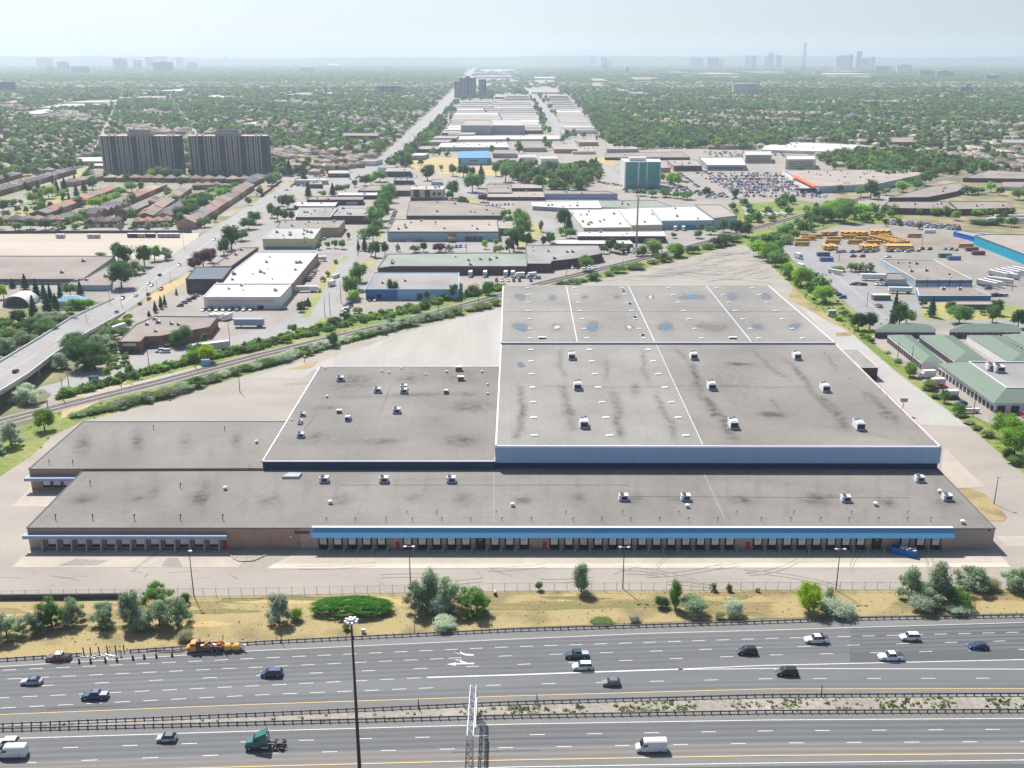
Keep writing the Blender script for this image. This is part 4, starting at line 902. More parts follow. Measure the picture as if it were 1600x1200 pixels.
b = MB(); [b.box(1.0, s * .45, .9, 7.4, .18, .3, M('metal_dark')) for s in (-1, 1)]; b.box(3.4, 0, 1.15, 1.2, 1.0, .12, M('metal_dark')); b.build('chassis', r, loc=(0, 0, 0))
for s in (-1, 1):
    b = MB(); b.tube((-.2, s * 1.0, .7), (1.2, s * 1.0, .7), .33, .33, M('rim'), 10); b.build('fuel_tank', r, loc=(0, 0, 0))
    b = MB(); b.tube((1.1, s * .95, .9), (1.1, s * .95, 3.6), .08, .08, M('rim'), 8); b.build('exhaust', r, loc=(0, 0, 0))
add_wheels(r, (-2.7, 2.6, 3.95), .95, .52, .4); place(r, 412, 1168, S1a); tag(r, 'green semi tractor without a trailer', 'truck', 'on the lower carriageway')
# ------------------------------------------------------------------ road works
r = car_root('pickup', 'brown', roof='white'); place(r, 92, 1031, S1a); tag(r, 'muddy brown and white pickup stopped', 'pickup truck', 'on the shoulder before the missing guardrail')
b = MB(); b.tube((.6, 0, 1.85), (.6, 0, 2.6), .16, .05, M('cone_orange'), 8); b.build('beacon', r, loc=(0, 0, 0))
r = empty('guardrail_truck', (0, 0, 0)); O = M('paint_orange')
b = MB(); b.loft([ring(-4.6, .6, 1.3, 1.0, .95), ring(-3.6, .5, 1.7, 1.1, 1.0), ring(-3.5, .5, 2.5, 1.15, 1.0), ring(-2.2, .5, 2.6, 1.15, 1.05)], O); b.build('cab', r, loc=(0, 0, 0))
b = MB(); b.box(-3.5, 0, 2.1, .1, 1.8, .6, M('glass_car')); b.box(-2.9, 0, 2.15, .8, 2.34, .5, M('glass_car')); b.build('windows', r, loc=(0, 0, 0))
b = MB(); b.box(.9, 0, 1.1, 6.0, 2.3, .25, M('rust')); b.box(.9, 1.1, 1.45, 6.0, .08, .5, M('rust')); b.box(.9, -1.1, 1.45, 6.0, .08, .5, M('rust')); b.build('flatbed', r, loc=(0, 0, 0))
b = MB(); b.tube((3.7, 0, 1.2), (4.3, 0, 4.3), .16, .12, O, 6); b.tube((-1.2, .3, 2.2), (2.0, -.4, 3.4), .1, .1, M('metal_light'), 6); b.build('hoist_arm', r, loc=(0, 0, 0))
b = MB()
for k in range(7): b.box(-1.6 + k * .75, (-1) ** k * .4, 1.5 + .1 * (k % 3), .9, .5, .35 + .15 * (k % 2), M(['rust', 'metal_light', 'cone_orange', 'post_brown'][k % 4]), k * .5)
b.build('load', r, loc=(0, 0, 0)); b = MB(); b.box(-1.7, 0, 2.2, .5, 2.0, 1.6, M('paint_maroon')); b.build('headboard', r, loc=(0, 0, 0))
add_wheels(r, (-3.5, 1.6, 2.9), .95, .5, .4); place(r, 323, 1017, S1a); tag(r, 'orange guardrail repair truck with raised hoist arm', 'truck', 'parked on the highway shoulder')
r = empty('road_trailer', (0, 0, 0)); b = MB()
for x in (-1.1, 1.0): b.loft([ring(x - .9, .7, 1.4, .6, .5, .2), ring(x - .6, .6, 1.9, .85, .7, .3), ring(x + .6, .6, 1.9, .85, .7, .3), ring(x + .9, .7, 1.4, .6, .5, .2)], M('paint_yellow'))
b.build('machine_body', r, loc=(0, 0, 0)); b = MB(); b.box(0, 0, .6, 5.2, 1.3, .15, M('metal_dark')); b.tube((2.4, 0, .6), (2.9, 0, 1.6), .25, .3, M('unit_white'), 8); b.build('chassis', r, loc=(0, 0, 0)); add_wheels(r, (-.9, .9), .75, .34)
place(r, 364, 1017, S1a); tag(r, 'yellow compressor trailer behind the orange repair truck', 'trailer', 'on the shoulder')
b = MB(); b.box(0, 0, .03, .5, .5, .06, M('rubber')); bm_ = b.mesh('base'); b = MB(); b.tube((0, 0, .05), (0, 0, 1.05), .28, .2, M('cone_dark'), 10); b.tube((0, 0, .4), (0, 0, .6), .262, .25, M('cone_orange'), 10); cm_ = b.mesh('barrel')
for x, y in ((124, 1036), (142, 1036), (165, 1034.5), (183, 1033.5), (208, 1030.5), (225.5, 1029), (244.5, 1027.5), (269, 1025.5)):
    r = empty('traffic_barrel', (*G(x, y), .08)); 
    for n_m, me in (('base', bm_), ('drum', cm_)):
        o = bpy.data.objects.new(n_m, me); COL.objects.link(o); o.parent = r
    tag(r, 'dark orange-banded traffic barrel', 'traffic barrel', 'closing the highway shoulder', 'barrels along the road works')
for x, y in ((131, 1022), (142, 1022), (155, 1020.5), (168, 1019.5), (181, 1018.5), (194, 1018)):
    o = MB(); o.box(0, 0, .9, .22, .22, 1.8, M('post_brown')); o.box(0, -.14, 1.2, .14, .08, .3, M('rust')); q = o.build('guardrail_post', loc=(*G(x, y), 0)); tag(q, 'bare brown guardrail post', 'post', 'standing where the guardrail is missing', 'bare guardrail posts')
b = MB()
for k in range(16):
    x, y = G(rr.uniform(128, 172), rr.uniform(1024, 1029)); b.box(x, y, .14, rr.uniform(.8, 3.2), .3, .12, M(rr.choice(['metal_light', 'guard_steel', 'roof_pale'])), rr.uniform(-.6, .6))
for k in range(5):
    x, y = G(rr.uniform(238, 290), rr.uniform(1016, 1020)); b.box(x, y, .14, rr.uniform(1.8, 4.2), .3, .1, M('rust'), rr.uniform(-.1, .2))
o = b.build('debris'); o['kind'] = 'stuff'; o['label'] = 'torn steel rails and rubble lying on the shoulder'
# worker: one skinned body with head, arms and legs; vest and helmet as children
def person(px, py):
    r = empty('person', (*G(px, py), .08)); me = bpy.data.meshes.new('body')
    V = [(0, 0, .95), (0, 0, 1.2), (0, 0, 1.42), (0, 0, 1.53), (0, -.02, 1.68), (-.2, 0, 1.42), (-.3, -.08, 1.15), (-.22, -.3, 1.05), (.2, 0, 1.42), (.3, -.05, 1.14), (.28, -.25, .98), (-.11, 0, .9), (-.15, -.06, .5), (-.16, .02, .08), (-.17, -.15, .04), (.11, 0, .9), (.16, -.02, .5), (.18, .08, .08), (.19, -.1, .04)]
    E = [(0, 1), (1, 2), (2, 3), (3, 4), (2, 5), (5, 6), (6, 7), (2, 8), (8, 9), (9, 10), (0, 11), (11, 12), (12, 13), (13, 14), (0, 15), (15, 16), (16, 17), (17, 18)]
    R = [.15, .16, .14, .06, .1, .075, .055, .045, .075, .055, .045, .1, .075, .055, .045, .1, .075, .055, .045]
    me.from_pydata(V, E, []); o = bpy.data.objects.new('body', me); COL.objects.link(o); o.parent = r
    sk = o.modifiers.new('skin', 'SKIN'); o.modifiers.new('sub', 'SUBSURF').levels = 1
    for i, rad in enumerate(R): me.skin_vertices[0].data[i].radius = (rad, rad)
    me.skin_vertices[0].data[0].use_root = True; me.materials.append(M('trouser'))
    b = MB(); b.loft([[(-.2, -.16, .98), (.2, -.16, .98), (.2, .16, .98), (-.2, .16, .98)], [(-.23, -.17, 1.2), (.23, -.17, 1.2), (.23, .17, 1.2), (-.23, .17, 1.2)], [(-.25, -.14, 1.46), (.25, -.14, 1.46), (.25, .14, 1.46), (-.25, .14, 1.46)]], M('hi_vis')); b.build('vest', r, loc=(0, 0, 0))
    b = MB(); b.tube((0, -.02, 1.7), (0, -.02, 1.8), .15, .1, M('hi_vis'), 10); b.build('helmet', r, loc=(0, 0, 0))
    b = MB(); b.tube((0, -.04, 1.6), (0, -.04, 1.72), .09, .105, M('skin_tone'), 8); b.build('face', r, loc=(0, 0, 0))
    tag(r, 'person in yellow hi-vis vest and helmet standing', 'person', 'by the bare guardrail posts'); return r
person(189, 1024.5)
# ------------------------------------------------------------------ light far versions: one mesh each, two or three materials
def simple_car(kind):
    L, hw, bz, rz, (c0, c1, c2, c3), wh = SPEC[kind]; h = L / 2; b = MB(); P = M('paint_silver'); g = M('glass_car')
    b.loft([ring(-h, .35, .65, hw * .85, hw * .8), ring(-h + .5, .25, bz - .12, hw, hw * .95), ring(c0, .22, bz, hw, hw * .97), ring(h - .3, .22, bz, hw, hw * .97), ring(h, .4, bz - .2, hw * .9, hw * .85)], P)
    wb, wt = hw * .93, hw * .76; b.loft([[(c0, -wb, bz - .02), (c0, wb, bz - .02), (c3, wb, bz - .02), (c3, -wb, bz - .02)], [(c1, -wt, rz - .05), (c1, wt, rz - .05), (c2, wt, rz - .05), (c2, -wt, rz - .05)]], g)
    b.box((c1 + c2) / 2, 0, rz - .02, c2 - c1 + .06, wt * 2 + .04, .07, P)
    for x in wh:
        for s in (-1, 1): b.tube((x, s * (hw - .2), .34), (x, s * (hw + .01), .34), .34, .34, M('rubber'), 8)
    return b.mesh(kind)
SC = {k: simple_car(k) for k in SPEC}; b_ = MB()
def bus_mesh():
    b = MB(); Y = M('bus_yellow'); b.loft([ring(-5.6, .6, 1.5, .9, .85), ring(-5.4, .5, 1.8, 1.1, 1.05), ring(-4.5, .45, 1.9, 1.15, 1.1), ring(-4.4, .45, 3.0, 1.2, 1.1, .25), ring(5.5, .45, 3.05, 1.2, 1.1, .25), ring(5.6, .5, 2.9, 1.15, 1.05, .25)], Y)
    for s in (-1, 1): b.box(.5, s * 1.19, 2.2, 9.4, .08, .5, M('glass_car')); b.box(.5, s * 1.21, 1.4, 9.8, .05, .08, M('unit_dark'))
    b.box(-4.5, 0, 2.3, .15, 1.9, .8, M('glass_car'))
    for x in (-4.2, 3.2):
        for s in (-1, 1): b.tube((x, s * .9, .5), (x, s * 1.22, .5), .5, .5, M('rubber'), 8)
    return b.mesh('school_bus')
def trailer_mesh(L=15, hgt=4.0, m='wall_white'):
    b = MB(); b.box(0, 0, 1.15 + (hgt - 1.15) / 2, L, 2.5, hgt - 1.15, M(m)); b.box(0, 0, 1.05, L, 2.3, .2, M('metal_dark'))
    for x in (L / 2 - 1.5, L / 2 - 2.8):
        for s in (-1, 1): b.tube((x, s * .8, .5), (x, s * 1.22, .5), .5, .5, M('rubber'), 8)
    for s in (-1, 1): b.box(-L / 2 + 3, s * .8, .55, .2, .2, 1.0, M('metal_dark'))
    b.box(L / 2 + .02, 0, 2.5, .06, .08, 2.6, M('metal_grey')); return b.mesh('box_trailer')
def box_truck_mesh(m='wall_white', cab='paint_white'):
    b = MB(); b.box(.8, 0, 2.1, 5.6, 2.4, 2.5, M(m)); b.loft([ring(-3.6, .5, 1.1, .9, .85), ring(-3.3, .5, 1.4, 1.0, .95), ring(-2.8, .5, 2.2, 1.05, .9), ring(-2.05, .5, 2.3, 1.05, .95)], M(cab)); b.box(-2.95, 0, 1.85, .5, 1.9, .5, M('glass_car'))
    for x in (-2.6, 2.2):
        for s in (-1, 1): b.tube((x, s * .8, .45), (x, s * 1.15, .45), .45, .45, M('rubber'), 8)
    return b.mesh('box_truck')
FARM = {'bus': bus_mesh(), 'trailer': trailer_mesh(), 'trailer_blue': trailer_mesh(14, 4, 'fascia_pale'), 'container': None, 'box_truck': box_truck_mesh(), 'box_truck_orange': box_truck_mesh('wall_white', 'paint_orange'),
        'semi': box_truck_mesh('paint_white', 'paint_white')}
def container_mesh(m):
    b = MB(); b.box(0, 0, 1.3, 9, 2.4, 2.6, M(m))
    for k in range(14): b.box(-4.2 + k * .65, -1.22, 1.3, .2, .06, 2.3, M(m)); b.box(-4.2 + k * .65, 1.22, 1.3, .2, .06, 2.3, M(m))
    for sx in (-1, 1):
        for sy in (-1, 1): b.box(sx * 4.45, sy * 1.17, 1.32, .2, .16, 2.66, M('metal_grey'))
    return b.mesh('shipping_container')
for c in ('maroon', 'dark blue', 'blue', 'green', 'white'): FARM['container_' + c] = container_mesh('paint_' + c.replace(' ', '_'))
def simple(kind, paint, px, py, ang, desc, place_, cat, name, group=None, z=.12, sc=1.0):
    me = SC.get(kind) or FARM[kind]; o = bpy.data.objects.new(name, me); COL.objects.link(o); o.location = (*G(px, py), z); o.rotation_euler.z = ang; o.scale = (sc,) * 3
    if kind in SC: o.material_slots[0].link = 'OBJECT'; o.material_slots[0].material = M('paint_' + paint.replace(' ', '_'))
    tag(o, desc, cat, place_, group); return o
CARC = ['white'] * 6 + ['silver'] * 5 + ['grey'] * 4 + ['black'] * 5 + ['dark blue'] * 3 + ['blue', 'red', 'red', 'beige', 'maroon']
NM = {'sedan': 'sedan_car', 'hatchback': 'hatchback_car', 'suv': 'suv_car', 'minivan': 'minivan_car', 'pickup': 'pickup_truck'}
cr = random.Random(21)
def car(px, py, ang, where, paint=None, kind=None, group=None):
    paint = paint or cr.choice(CARC); kind = kind or cr.choice(['sedan', 'sedan', 'hatchback', 'suv', 'suv', 'minivan', 'pickup'])
    return simple(kind, paint, px, py, ang, f'{paint} {kind}', where, 'car' if kind != 'pickup' else 'pickup truck', NM[kind], group)
def carrow(p0, p1, n, ang, where, group='parked cars', gap=.1, jit=.0, **k):
    for i in range(n):
        if cr.random() < gap: continue
        t = i / max(1, n - 1); car(p0[0] + (p1[0] - p0[0]) * t + cr.uniform(-jit, jit), p0[1] + (p1[1] - p0[1]) * t + cr.uniform(-jit, jit) * .4, ang + cr.uniform(-.05, .05), where, group=group, **k)
def lookang(p0, p1):
    a, c = G(*p0), G(*p1); return math.atan2(c[1] - a[1], c[0] - a[0])
ART = lookang((200, 480), (300, 398))
for x, y, c in ((25, 586, 'maroon'), (146, 499, 'white'), (162, 500, 'grey'), (182, 491, 'dark blue'), (192, 467, 'maroon'), (219, 476, 'dark blue'), (233, 468, 'black'), (232, 461, 'grey'), (213, 463, 'white'), (232, 444, 'white'), (237, 447, 'silver'), (250, 431, 'dark blue'), (252, 453, 'red'), (280, 415, 'red'), (335, 375, 'black'), (365, 354, 'red'), (388, 338, 'white'), (430, 309, 'silver'), (560, 273, 'white'), (592, 262, 'grey'), (612, 243, 'black'), (628, 226, 'white'), (645, 212, 'grey')):
    o = car(x, y, ART + (math.pi if cr.random() < .5 else 0), 'driving on the arterial road', paint=c, kind=cr.choice(['sedan', 'suv', 'hatchback']), group='cars driving on the arterial road')
    if y > 560: o.location = (*G(x, y - 4, 6.6), 6.65)
# ------------------------------------------------------------------ trees
def crown_mesh(name, shape, n, size, seed, m='leaf_mid', trunk=False):
    r = np.random.default_rng(seed); blobs = []
    if shape == 'round':
        for k in range(13):
            a = r.uniform(0, 6.28); zz = r.uniform(.3, .86); rad = .27 * math.sqrt(max(.05, 1 - ((zz - .55) / .42) ** 2)); blobs.append((rad * math.cos(a), rad * math.sin(a), zz, r.uniform(.15, .23)))
        blobs.append((0, 0, .6, .27))
    elif shape == 'olive':
        for k in range(24):
            a = r.uniform(0, 6.28); rad = r.uniform(.06, .42); zz = r.uniform(.1, .92 - rad * .85); blobs.append((rad * math.cos(a), rad * math.sin(a), zz, r.uniform(.065, .165)))
        blobs += [(0, 0, .45, .25), (.12, .05, .78, .15), (-.14, 0, .64, .16)]
    elif shape == 'tall':
        for k in range(12):
            zz = .16 + .7 * k / 11; a = r.uniform(0, 6.28); rad = .2 * (1 - abs(zz - .5) * 1.2); blobs.append((rad * math.cos(a), rad * math.sin(a), zz, .13 + .12 * (1 - abs(zz - .45) * 1.5)))
    elif shape == 'bush':
        for k in range(12):
            a = r.uniform(0, 6.28); rad = r.uniform(.1, .36); blobs.append((rad * math.cos(a), rad * math.sin(a), r.uniform(.2, .7 - rad * .5), r.uniform(.13, .22)))
        blobs.append((0, 0, .42, .32))
    elif shape == 'dome':
        for k in range(170):
            a = r.uniform(0, 6.28); rad = .46 * math.sqrt(r.uniform(0, 1)); blobs.append((rad * math.cos(a), rad * math.sin(a), .10 + .68 * math.sqrt(max(0, 1 - (rad / .5) ** 2)) + r.uniform(-.04, .04), .07))
    if shape == 'conifer':
        t = r.uniform(0, 1, n) ** .75; z = .08 + .92 * t; rad = (1 - t) * .46 * (.72 + .28 * np.sin(t * 42 + r.uniform(0, .6, n))) + .015
        a = r.uniform(0, 6.28, n); q = r.uniform(.55, 1, n) ** .5; C = np.column_stack([rad * q * np.cos(a), rad * q * np.sin(a), z]); Nn = np.column_stack([np.cos(a), np.sin(a), np.full(n, .5)])
        blobs = None
    else:
        B = np.array(blobs); w = B[:, 3] ** 2; idx = r.choice(len(B), n, p=w / w.sum()); d = r.normal(size=(n, 3)); d /= np.linalg.norm(d, axis=1)[:, None]
        d[:, 2] = np.where(d[:, 2] < -.35, -d[:, 2], d[:, 2]); rad = B[idx, 3] * (.6 + .75 * r.uniform(0, 1, n) ** 1.5); C = B[idx, :3] + d * rad[:, None]; Nn = d
    C[:, 2] = np.clip(C[:, 2], .02, 1.02)
    Nn = Nn + r.normal(scale=.55, size=(n, 3)); Nn /= np.linalg.norm(Nn, axis=1)[:, None]
    up = r.normal(size=(n, 3)); U = np.cross(Nn, up); U /= np.linalg.norm(U, axis=1)[:, None]; Vv = np.cross(Nn, U)
    s = size * r.uniform(.55, 1.25, n)[:, None]; k1 = r.uniform(.6, 1.1, n)[:, None]
    P = np.stack([C - U * s * .5 - Vv * s * .15, C - Vv * s * .5 * k1, C + U * s * .5 + Vv * s * .1, C + Vv * s * .55 * k1 + U * s * .1], 1).reshape(-1, 3)
    Fq = np.arange(4 * n).reshape(n, 4); V = P.tolist(); FF = Fq.tolist(); me = bpy.data.meshes.new(name); mi = [0] * n
    if blobs is not None and n > 100:      # shaded inner mass so the crown is not see-through everywhere
        for (x, y, z, q) in blobs:
            b0 = len(V); pts = [(1, 0, 0), (-1, 0, 0), (0, 1, 0), (0, -1, 0), (0, 0, 1), (0, 0, -1)]; q *= .74
            V += [(x + a * q, y + b * q, max(.03, z + c * q)) for a, b, c in pts]
            for f in ((0, 2, 4), (2, 1, 4), (1, 3, 4), (3, 0, 4), (2, 0, 5), (1, 2, 5), (3, 1, 5), (0, 3, 5)): FF.append([b0 + i for i in f]); mi.append(0)
    elif blobs is None:
        b0 = len(V); V += [(.3 * math.cos(k), .3 * math.sin(k), .1) for k in range(6)] + [(0, 0, .97)]
        for k in range(6): FF.append([b0 + k, b0 + (k + 1) % 6, b0 + 6]); mi.append(0)
    if trunk:
        b0 = len(V)
        for z, q in ((0, .03), (.5, .02)): V += [(q * math.cos(k * 1.571), q * math.sin(k * 1.571), z) for k in range(4)]
        for k in range(4): FF.append([b0 + k, b0 + (k + 1) % 4, b0 + 4 + (k + 1) % 4, b0 + 4 + k]); mi.append(1)
    me.from_pydata(V, [], FF); me.materials.append(M(m)); 
    if trunk: me.materials.append(M('bark'))
    me.polygons.foreach_set('material_index', mi); me.update(); return me
def trunk_mesh(seed, shape):
    r = random.Random(seed); b = MB(); top = .5 if shape != 'conifer' else .95
    b.tube((0, 0, 0), (.01, 0, top * .5), .035, .026, M('bark'), 7, False); b.tube((.01, 0, top * .5), (0, .01, top), .026, .012, M('bark'), 6, False)
    if shape != 'conifer':
        for k in range(6):
            a = k * 1.05 + r.uniform(-.3, .3); z = r.uniform(.12, .38) if shape in ('olive', 'bush') else r.uniform(.25, .42)
            b.tube((0, 0, z), (.26 * math.cos(a), .26 * math.sin(a), z + r.uniform(.18, .34)), .017, .006, M('bark'), 5, False)
    return b.mesh('trunk')
CR = {}; TK = {}
LODN = {'near': (5200, .042), 'mid': (1500, .072), 'far': (320, .14)}
def crown(shape, lod, var):
    k = (shape, lod, var)
    if k not in CR:
        n, s = LODN[lod]
        if shape == 'dome': n, s = 16000, .024
        CR[k] = crown_mesh('crown', shape, n, s, hash((shape, var)) % 99991 if False else sum(map(ord, shape)) * 7 + var)
    return CR[k]
def trunkm(shape, var):
    if (shape, var) not in TK: TK[(shape, var)] = trunk_mesh(var, shape)
    return TK[(shape, var)]
tr_ = random.Random(99)
DESC = {'olive': 'grey-green', 'silver': 'silvery', 'dark': 'dark green', 'mid': 'green', 'bright': 'bright green', 'lime': 'yellow-green', 'purple': 'purple-leaved', 'conifer': 'dark conifer', 'pale': 'thin pale', 'scrub': 'dull green', 'sumac': 'deep green', 'forest': 'green'}
NT = [0]
def tree_w(x, y, w, h, sp, where, shape=None, lod=None, z=0.0, desc=None, group=None, kind=None):
    shape = shape or {'olive': 'olive', 'silver': 'olive', 'conifer': 'conifer', 'purple': 'round', 'scrub': 'bush'}.get(sp, 'round')
    px, py = S(x, y, 0); wp = w * scl(max(py, 95)); lod = lod or ('near' if wp > 34 else 'mid' if wp > 13 else 'far')
    bush = h < 4.2 or shape in ('bush', 'dome'); nm = kind or ('conifer_tree' if sp == 'conifer' else 'shrub' if bush else 'tree')
    r = empty(nm, (x, y, z), tr_.uniform(0, 6.28)); var = tr_.randrange(3 if lod != 'near' else 4)
    t = bpy.data.objects.new('trunk' if not bush else 'stem', trunkm(shape, var)); c = bpy.data.objects.new('crown' if not bush else 'foliage', crown(shape, lod, var))
    for o in (t, c): COL.objects.link(o); o.parent = r
    t.scale = (h, h, h * (.3 if shape == 'dome' else 1)); c.scale = (w, w, h) if shape not in ('olive', 'bush', 'dome') else (w * 1.1, w * 1.1, h)
    m = 'leaf_' + (sp if sp in FOL else 'mid'); c.material_slots[0].link = 'OBJECT'; c.material_slots[0].material = M(m)
    sz = 'tiny' if h < 2 else 'small' if h < 4.5 else 'tall' if h > 10.5 else 'wide' if w > 1.35 * h else 'medium'
    kn = {'conifer': ''}.get(sp, 'shrub' if bush else 'tree')
    tag(r, desc or f'{sz} {DESC[sp]} {kn}'.strip(), 'tree' if not bush else 'shrub', where, group); NT[0] += 1; return r
def tree(px, pyb, wp, hp, sp, where, **k):
    """px, pyb: foot in the picture; wp, hp: its size in pixels"""
    s = scl(pyb); x, y = G(px, pyb); w = wp / s * 1.28; d = math.hypot(y, H); h = max(.8, (hp * 1.08 / s - w * .2 * H / d) / (CT))
    return tree_w(x, y, w, h, sp, where, **k)
E_ = 'on the highway verge'
def near(x0, y0, x1, y1, sp, desc, **k):
    """picture box of the whole tree"""
    w = (x1 - x0) * .79; foot = y1 - w * .2; return tree((x0 + x1) / 2, foot, w, foot - y0, sp, k.pop('where', E_), desc=desc, lod='near', **k)
near(-12, 952, 36, 1006, 'olive', 'grey-green shrubby tree at the far west corner'); near(33, 950, 78, 992, 'olive', 'rounded grey-green tree second from the west corner')
near(60, 928, 102, 985, 'mid', 'taller green tree in the west clump', shape='olive'); near(92, 930, 133, 980, 'olive', 'lower grey-green tree on the east side of the west clump')
near(142, 933, 186, 984, 'olive', 'lone grey-green tree between the two west clumps'); near(184, 915, 232, 985, 'olive', 'grey-green tree at the west end of the big west clump')
near(222, 905, 268, 955, 'mid', 'tall green tree at the back of the big west clump', shape='olive'); near(228, 930, 272, 985, 'olive', 'middle grey-green tree of the big west clump'); near(255, 925, 300, 984, 'olive', 'grey-green tree at the east end of the big west clump')
near(200, 945, 245, 990, 'silver', 'silvery bush at the front of the big west clump', shape='bush')
near(282, 920, 299, 945, 'dark', 'small dark round bush by the west light pole', shape='bush'); near(277, 976, 308, 1004, 'pale', 'pale thin bush above the orange repair truck', shape='bush')
near(412, 920, 458, 980, 'silver', 'silvery tree with a yellow-green bush at its side'); near(452, 942, 477, 972, 'lime', 'yellow-green bush beside a silvery tree', shape='bush')
thicket = near(490, 938, 608, 974, 'sumac', 'wide deep green thicket shaped like a low dome', shape='dome', kind='shrub')
near(535, 966, 550, 986, 'scrub', 'tiny dull bush under the tall light mast', shape='bush')
near(632, 900, 680, 964, 'olive', 'grey-green tree on the west side of the middle clump'); near(652, 888, 692, 955, 'olive', 'tallest grey-green tree of the middle clump', shape='tall'); near(676, 895, 728, 962, 'olive', 'broad grey-green tree on the east side of the middle clump')
near(664, 920, 706, 966, 'silver', 'silvery bush at the front of the middle clump', shape='bush'); near(718, 912, 772, 968, 'mid', 'leaning green tree just east of the middle clump', shape='olive'); near(674, 956, 716, 985, 'silver', 'low silvery bush below the middle clump', shape='bush')
near(835, 908, 849, 924, 'mid', 'small round green tree by the lot fence', shape='round'); near(890, 879, 926, 930, 'olive', 'slender two-lobed tree casting a broad shadow', shape='tall')
near(1021, 927, 1046, 954, 'dark', 'dark straggly bush west of the green pair', shape='bush'); near(1042, 905, 1068, 955, 'mid', 'upright green tree beside a round grey-green one', shape='tall'); near(1058, 919, 1106, 963, 'olive', 'round dense grey-green tree beside an upright green one', shape='bush')
near(1127, 926, 1162, 966, 'silver', 'round silvery tree standing alone', shape='bush'); near(1117, 951, 1134, 969, 'pale', 'tiny pale bush next to the round silvery tree', shape='bush')
near(1108, 908, 1121, 925, 'olive', 'small thin tree by the fence behind the round silvery tree'); near(1134, 909, 1146, 926, 'dark', 'small dark bush against the lot fence', shape='bush'); near(1180, 916, 1188, 926, 'bright', 'tiny bright bush against the lot fence', shape='bush')
near(982, 958, 1001, 976, 'silver', 'small silvery bush near the guardrail', shape='bush'); near(920, 965, 956, 978, 'scrub', 'low weedy patch above the guardrail', shape='bush')
near(1240, 911, 1286, 962, 'lime', 'dense yellow-green tree', shape='round'); near(1284, 914, 1305, 935, 'silver', 'small silvery tree behind the low silvery bush', shape='tall'); near(1272, 930, 1332, 966, 'silver', 'wide silvery bush beside the yellow-green tree', shape='bush')
near(1402, 880, 1444, 942, 'olive', 'grey-green tree at the west end of the big east clump'); near(1440, 876, 1488, 945, 'olive', 'tallest grey-green tree of the big east clump', shape='tall'); near(1425, 905, 1470, 952, 'olive', 'full grey-green tree in the middle of the big east clump')
near(1462, 910, 1516, 954, 'mid', 'dark green tree low in the big east clump', shape='bush'); near(1420, 924, 1462, 962, 'silver', 'silvery bush at the west foot of the big east clump', shape='bush'); near(1472, 934, 1515, 961, 'silver', 'silvery bush at the east foot of the big east clump', shape='bush')
near(1492, 878, 1545, 928, 'olive', 'grey-green tree east of the big clump'); near(1534, 896, 1566, 926, 'pale', 'pale thin tree between two grey-green trees', shape='bush'); near(1565, 880, 1612, 928, 'olive', 'grey-green tree at the far east edge')
thicket.rotation_euler.z = 0; thicket.scale = (1.02, .46, 3.4)
# right-hand bushes on the slope beside the lot
for (a, b__, c, d, s, t) in ((1544, 648, 1598, 694, 'bright', 'bright green tree'), (1556, 668, 1612, 722, 'bright', 'broad bright green tree'), (1592, 690, 1640, 750, 'mid', 'green tree cut by the picture edge'), (1410, 568, 1434, 592, 'bright', 'round bright bush'), (1466, 610, 1484, 632, 'mid', 'pointed green bush'), (1484, 630, 1508, 652, 'mid', 'round green bush'), (1440, 590, 1466, 612, 'scrub', 'low scrubby bush')):
    near(a, b__, c, d, s, t, where='beside the storage unit fence')
VG = 'beside the storage unit fence'
for x, y, w, h, s in ((1346, 528, 8, 10, 'bright'), (1355, 532, 9, 12, 'bright'), (1363, 536, 8, 10, 'dark'), (1386, 552, 9, 6, 'pale'), (1402, 566, 12, 8, 'scrub'), (1422, 582, 14, 14, 'mid'), (1450, 610, 18, 10, 'scrub'), (1462, 622, 14, 9, 'scrub'), (1500, 652, 16, 10, 'scrub'), (1515, 662, 15, 8, 'pale'), (1528, 672, 16, 10, 'scrub'), (1540, 682, 18, 14, 'pale'), (1572, 712, 20, 14, 'scrub'), (1584, 726, 20, 16, 'mid')):
    tree(x, y, w, h, s, VG, shape='bush')
# railside scrub: a long line of individual bushes
RS = 'in the railside scrub line'
k = 0; x = 118
rs = random.Random(8)
while x < 1150:
    w = rs.uniform(17, 32) * (1.0 if x < 500 else .8); y = interp([(118, 653), (250, 622), (340, 594), (400, 576), (520, 541), (650, 506), (780, 477), (900, 444), (1060, 403), (1150, 378)], x); 
    if not (783 < x < 840): tree(x, y - rs.uniform(0, 2), w, w * rs.uniform(.45, .75), rs.choice(['silver', 'olive', 'silver', 'scrub', 'mid', 'olive', 'scrub']) if x < 900 else rs.choice(['mid', 'scrub', 'dark']), RS, shape=rs.choice(['bush', 'bush', 'olive']), group='bushes along the railway')
    x += w * rs.uniform(.55, .85) if x < 900 else w * 1.1
for (a, b_, c, d, s, t) in ((52, 640, 88, 678, 'bright', 'bright green tree at the lot corner'), (0, 655, 36, 702, 'silver', 'silvery tree at the west edge beyond the lot'), (-14, 690, 12, 712, 'silver', 'silvery bush cut by the west edge'), (20, 598, 66, 636, 'silver', 'silvery tree standing before the overpass'), (1038, 381, 1070, 406, 'bright', 'bright round tree on the lot side of the tracks'), (510, 520, 530, 545, 'dark', 'dark pointed tree by the track')):
    near(a, b_, c, d, s, t, where='')
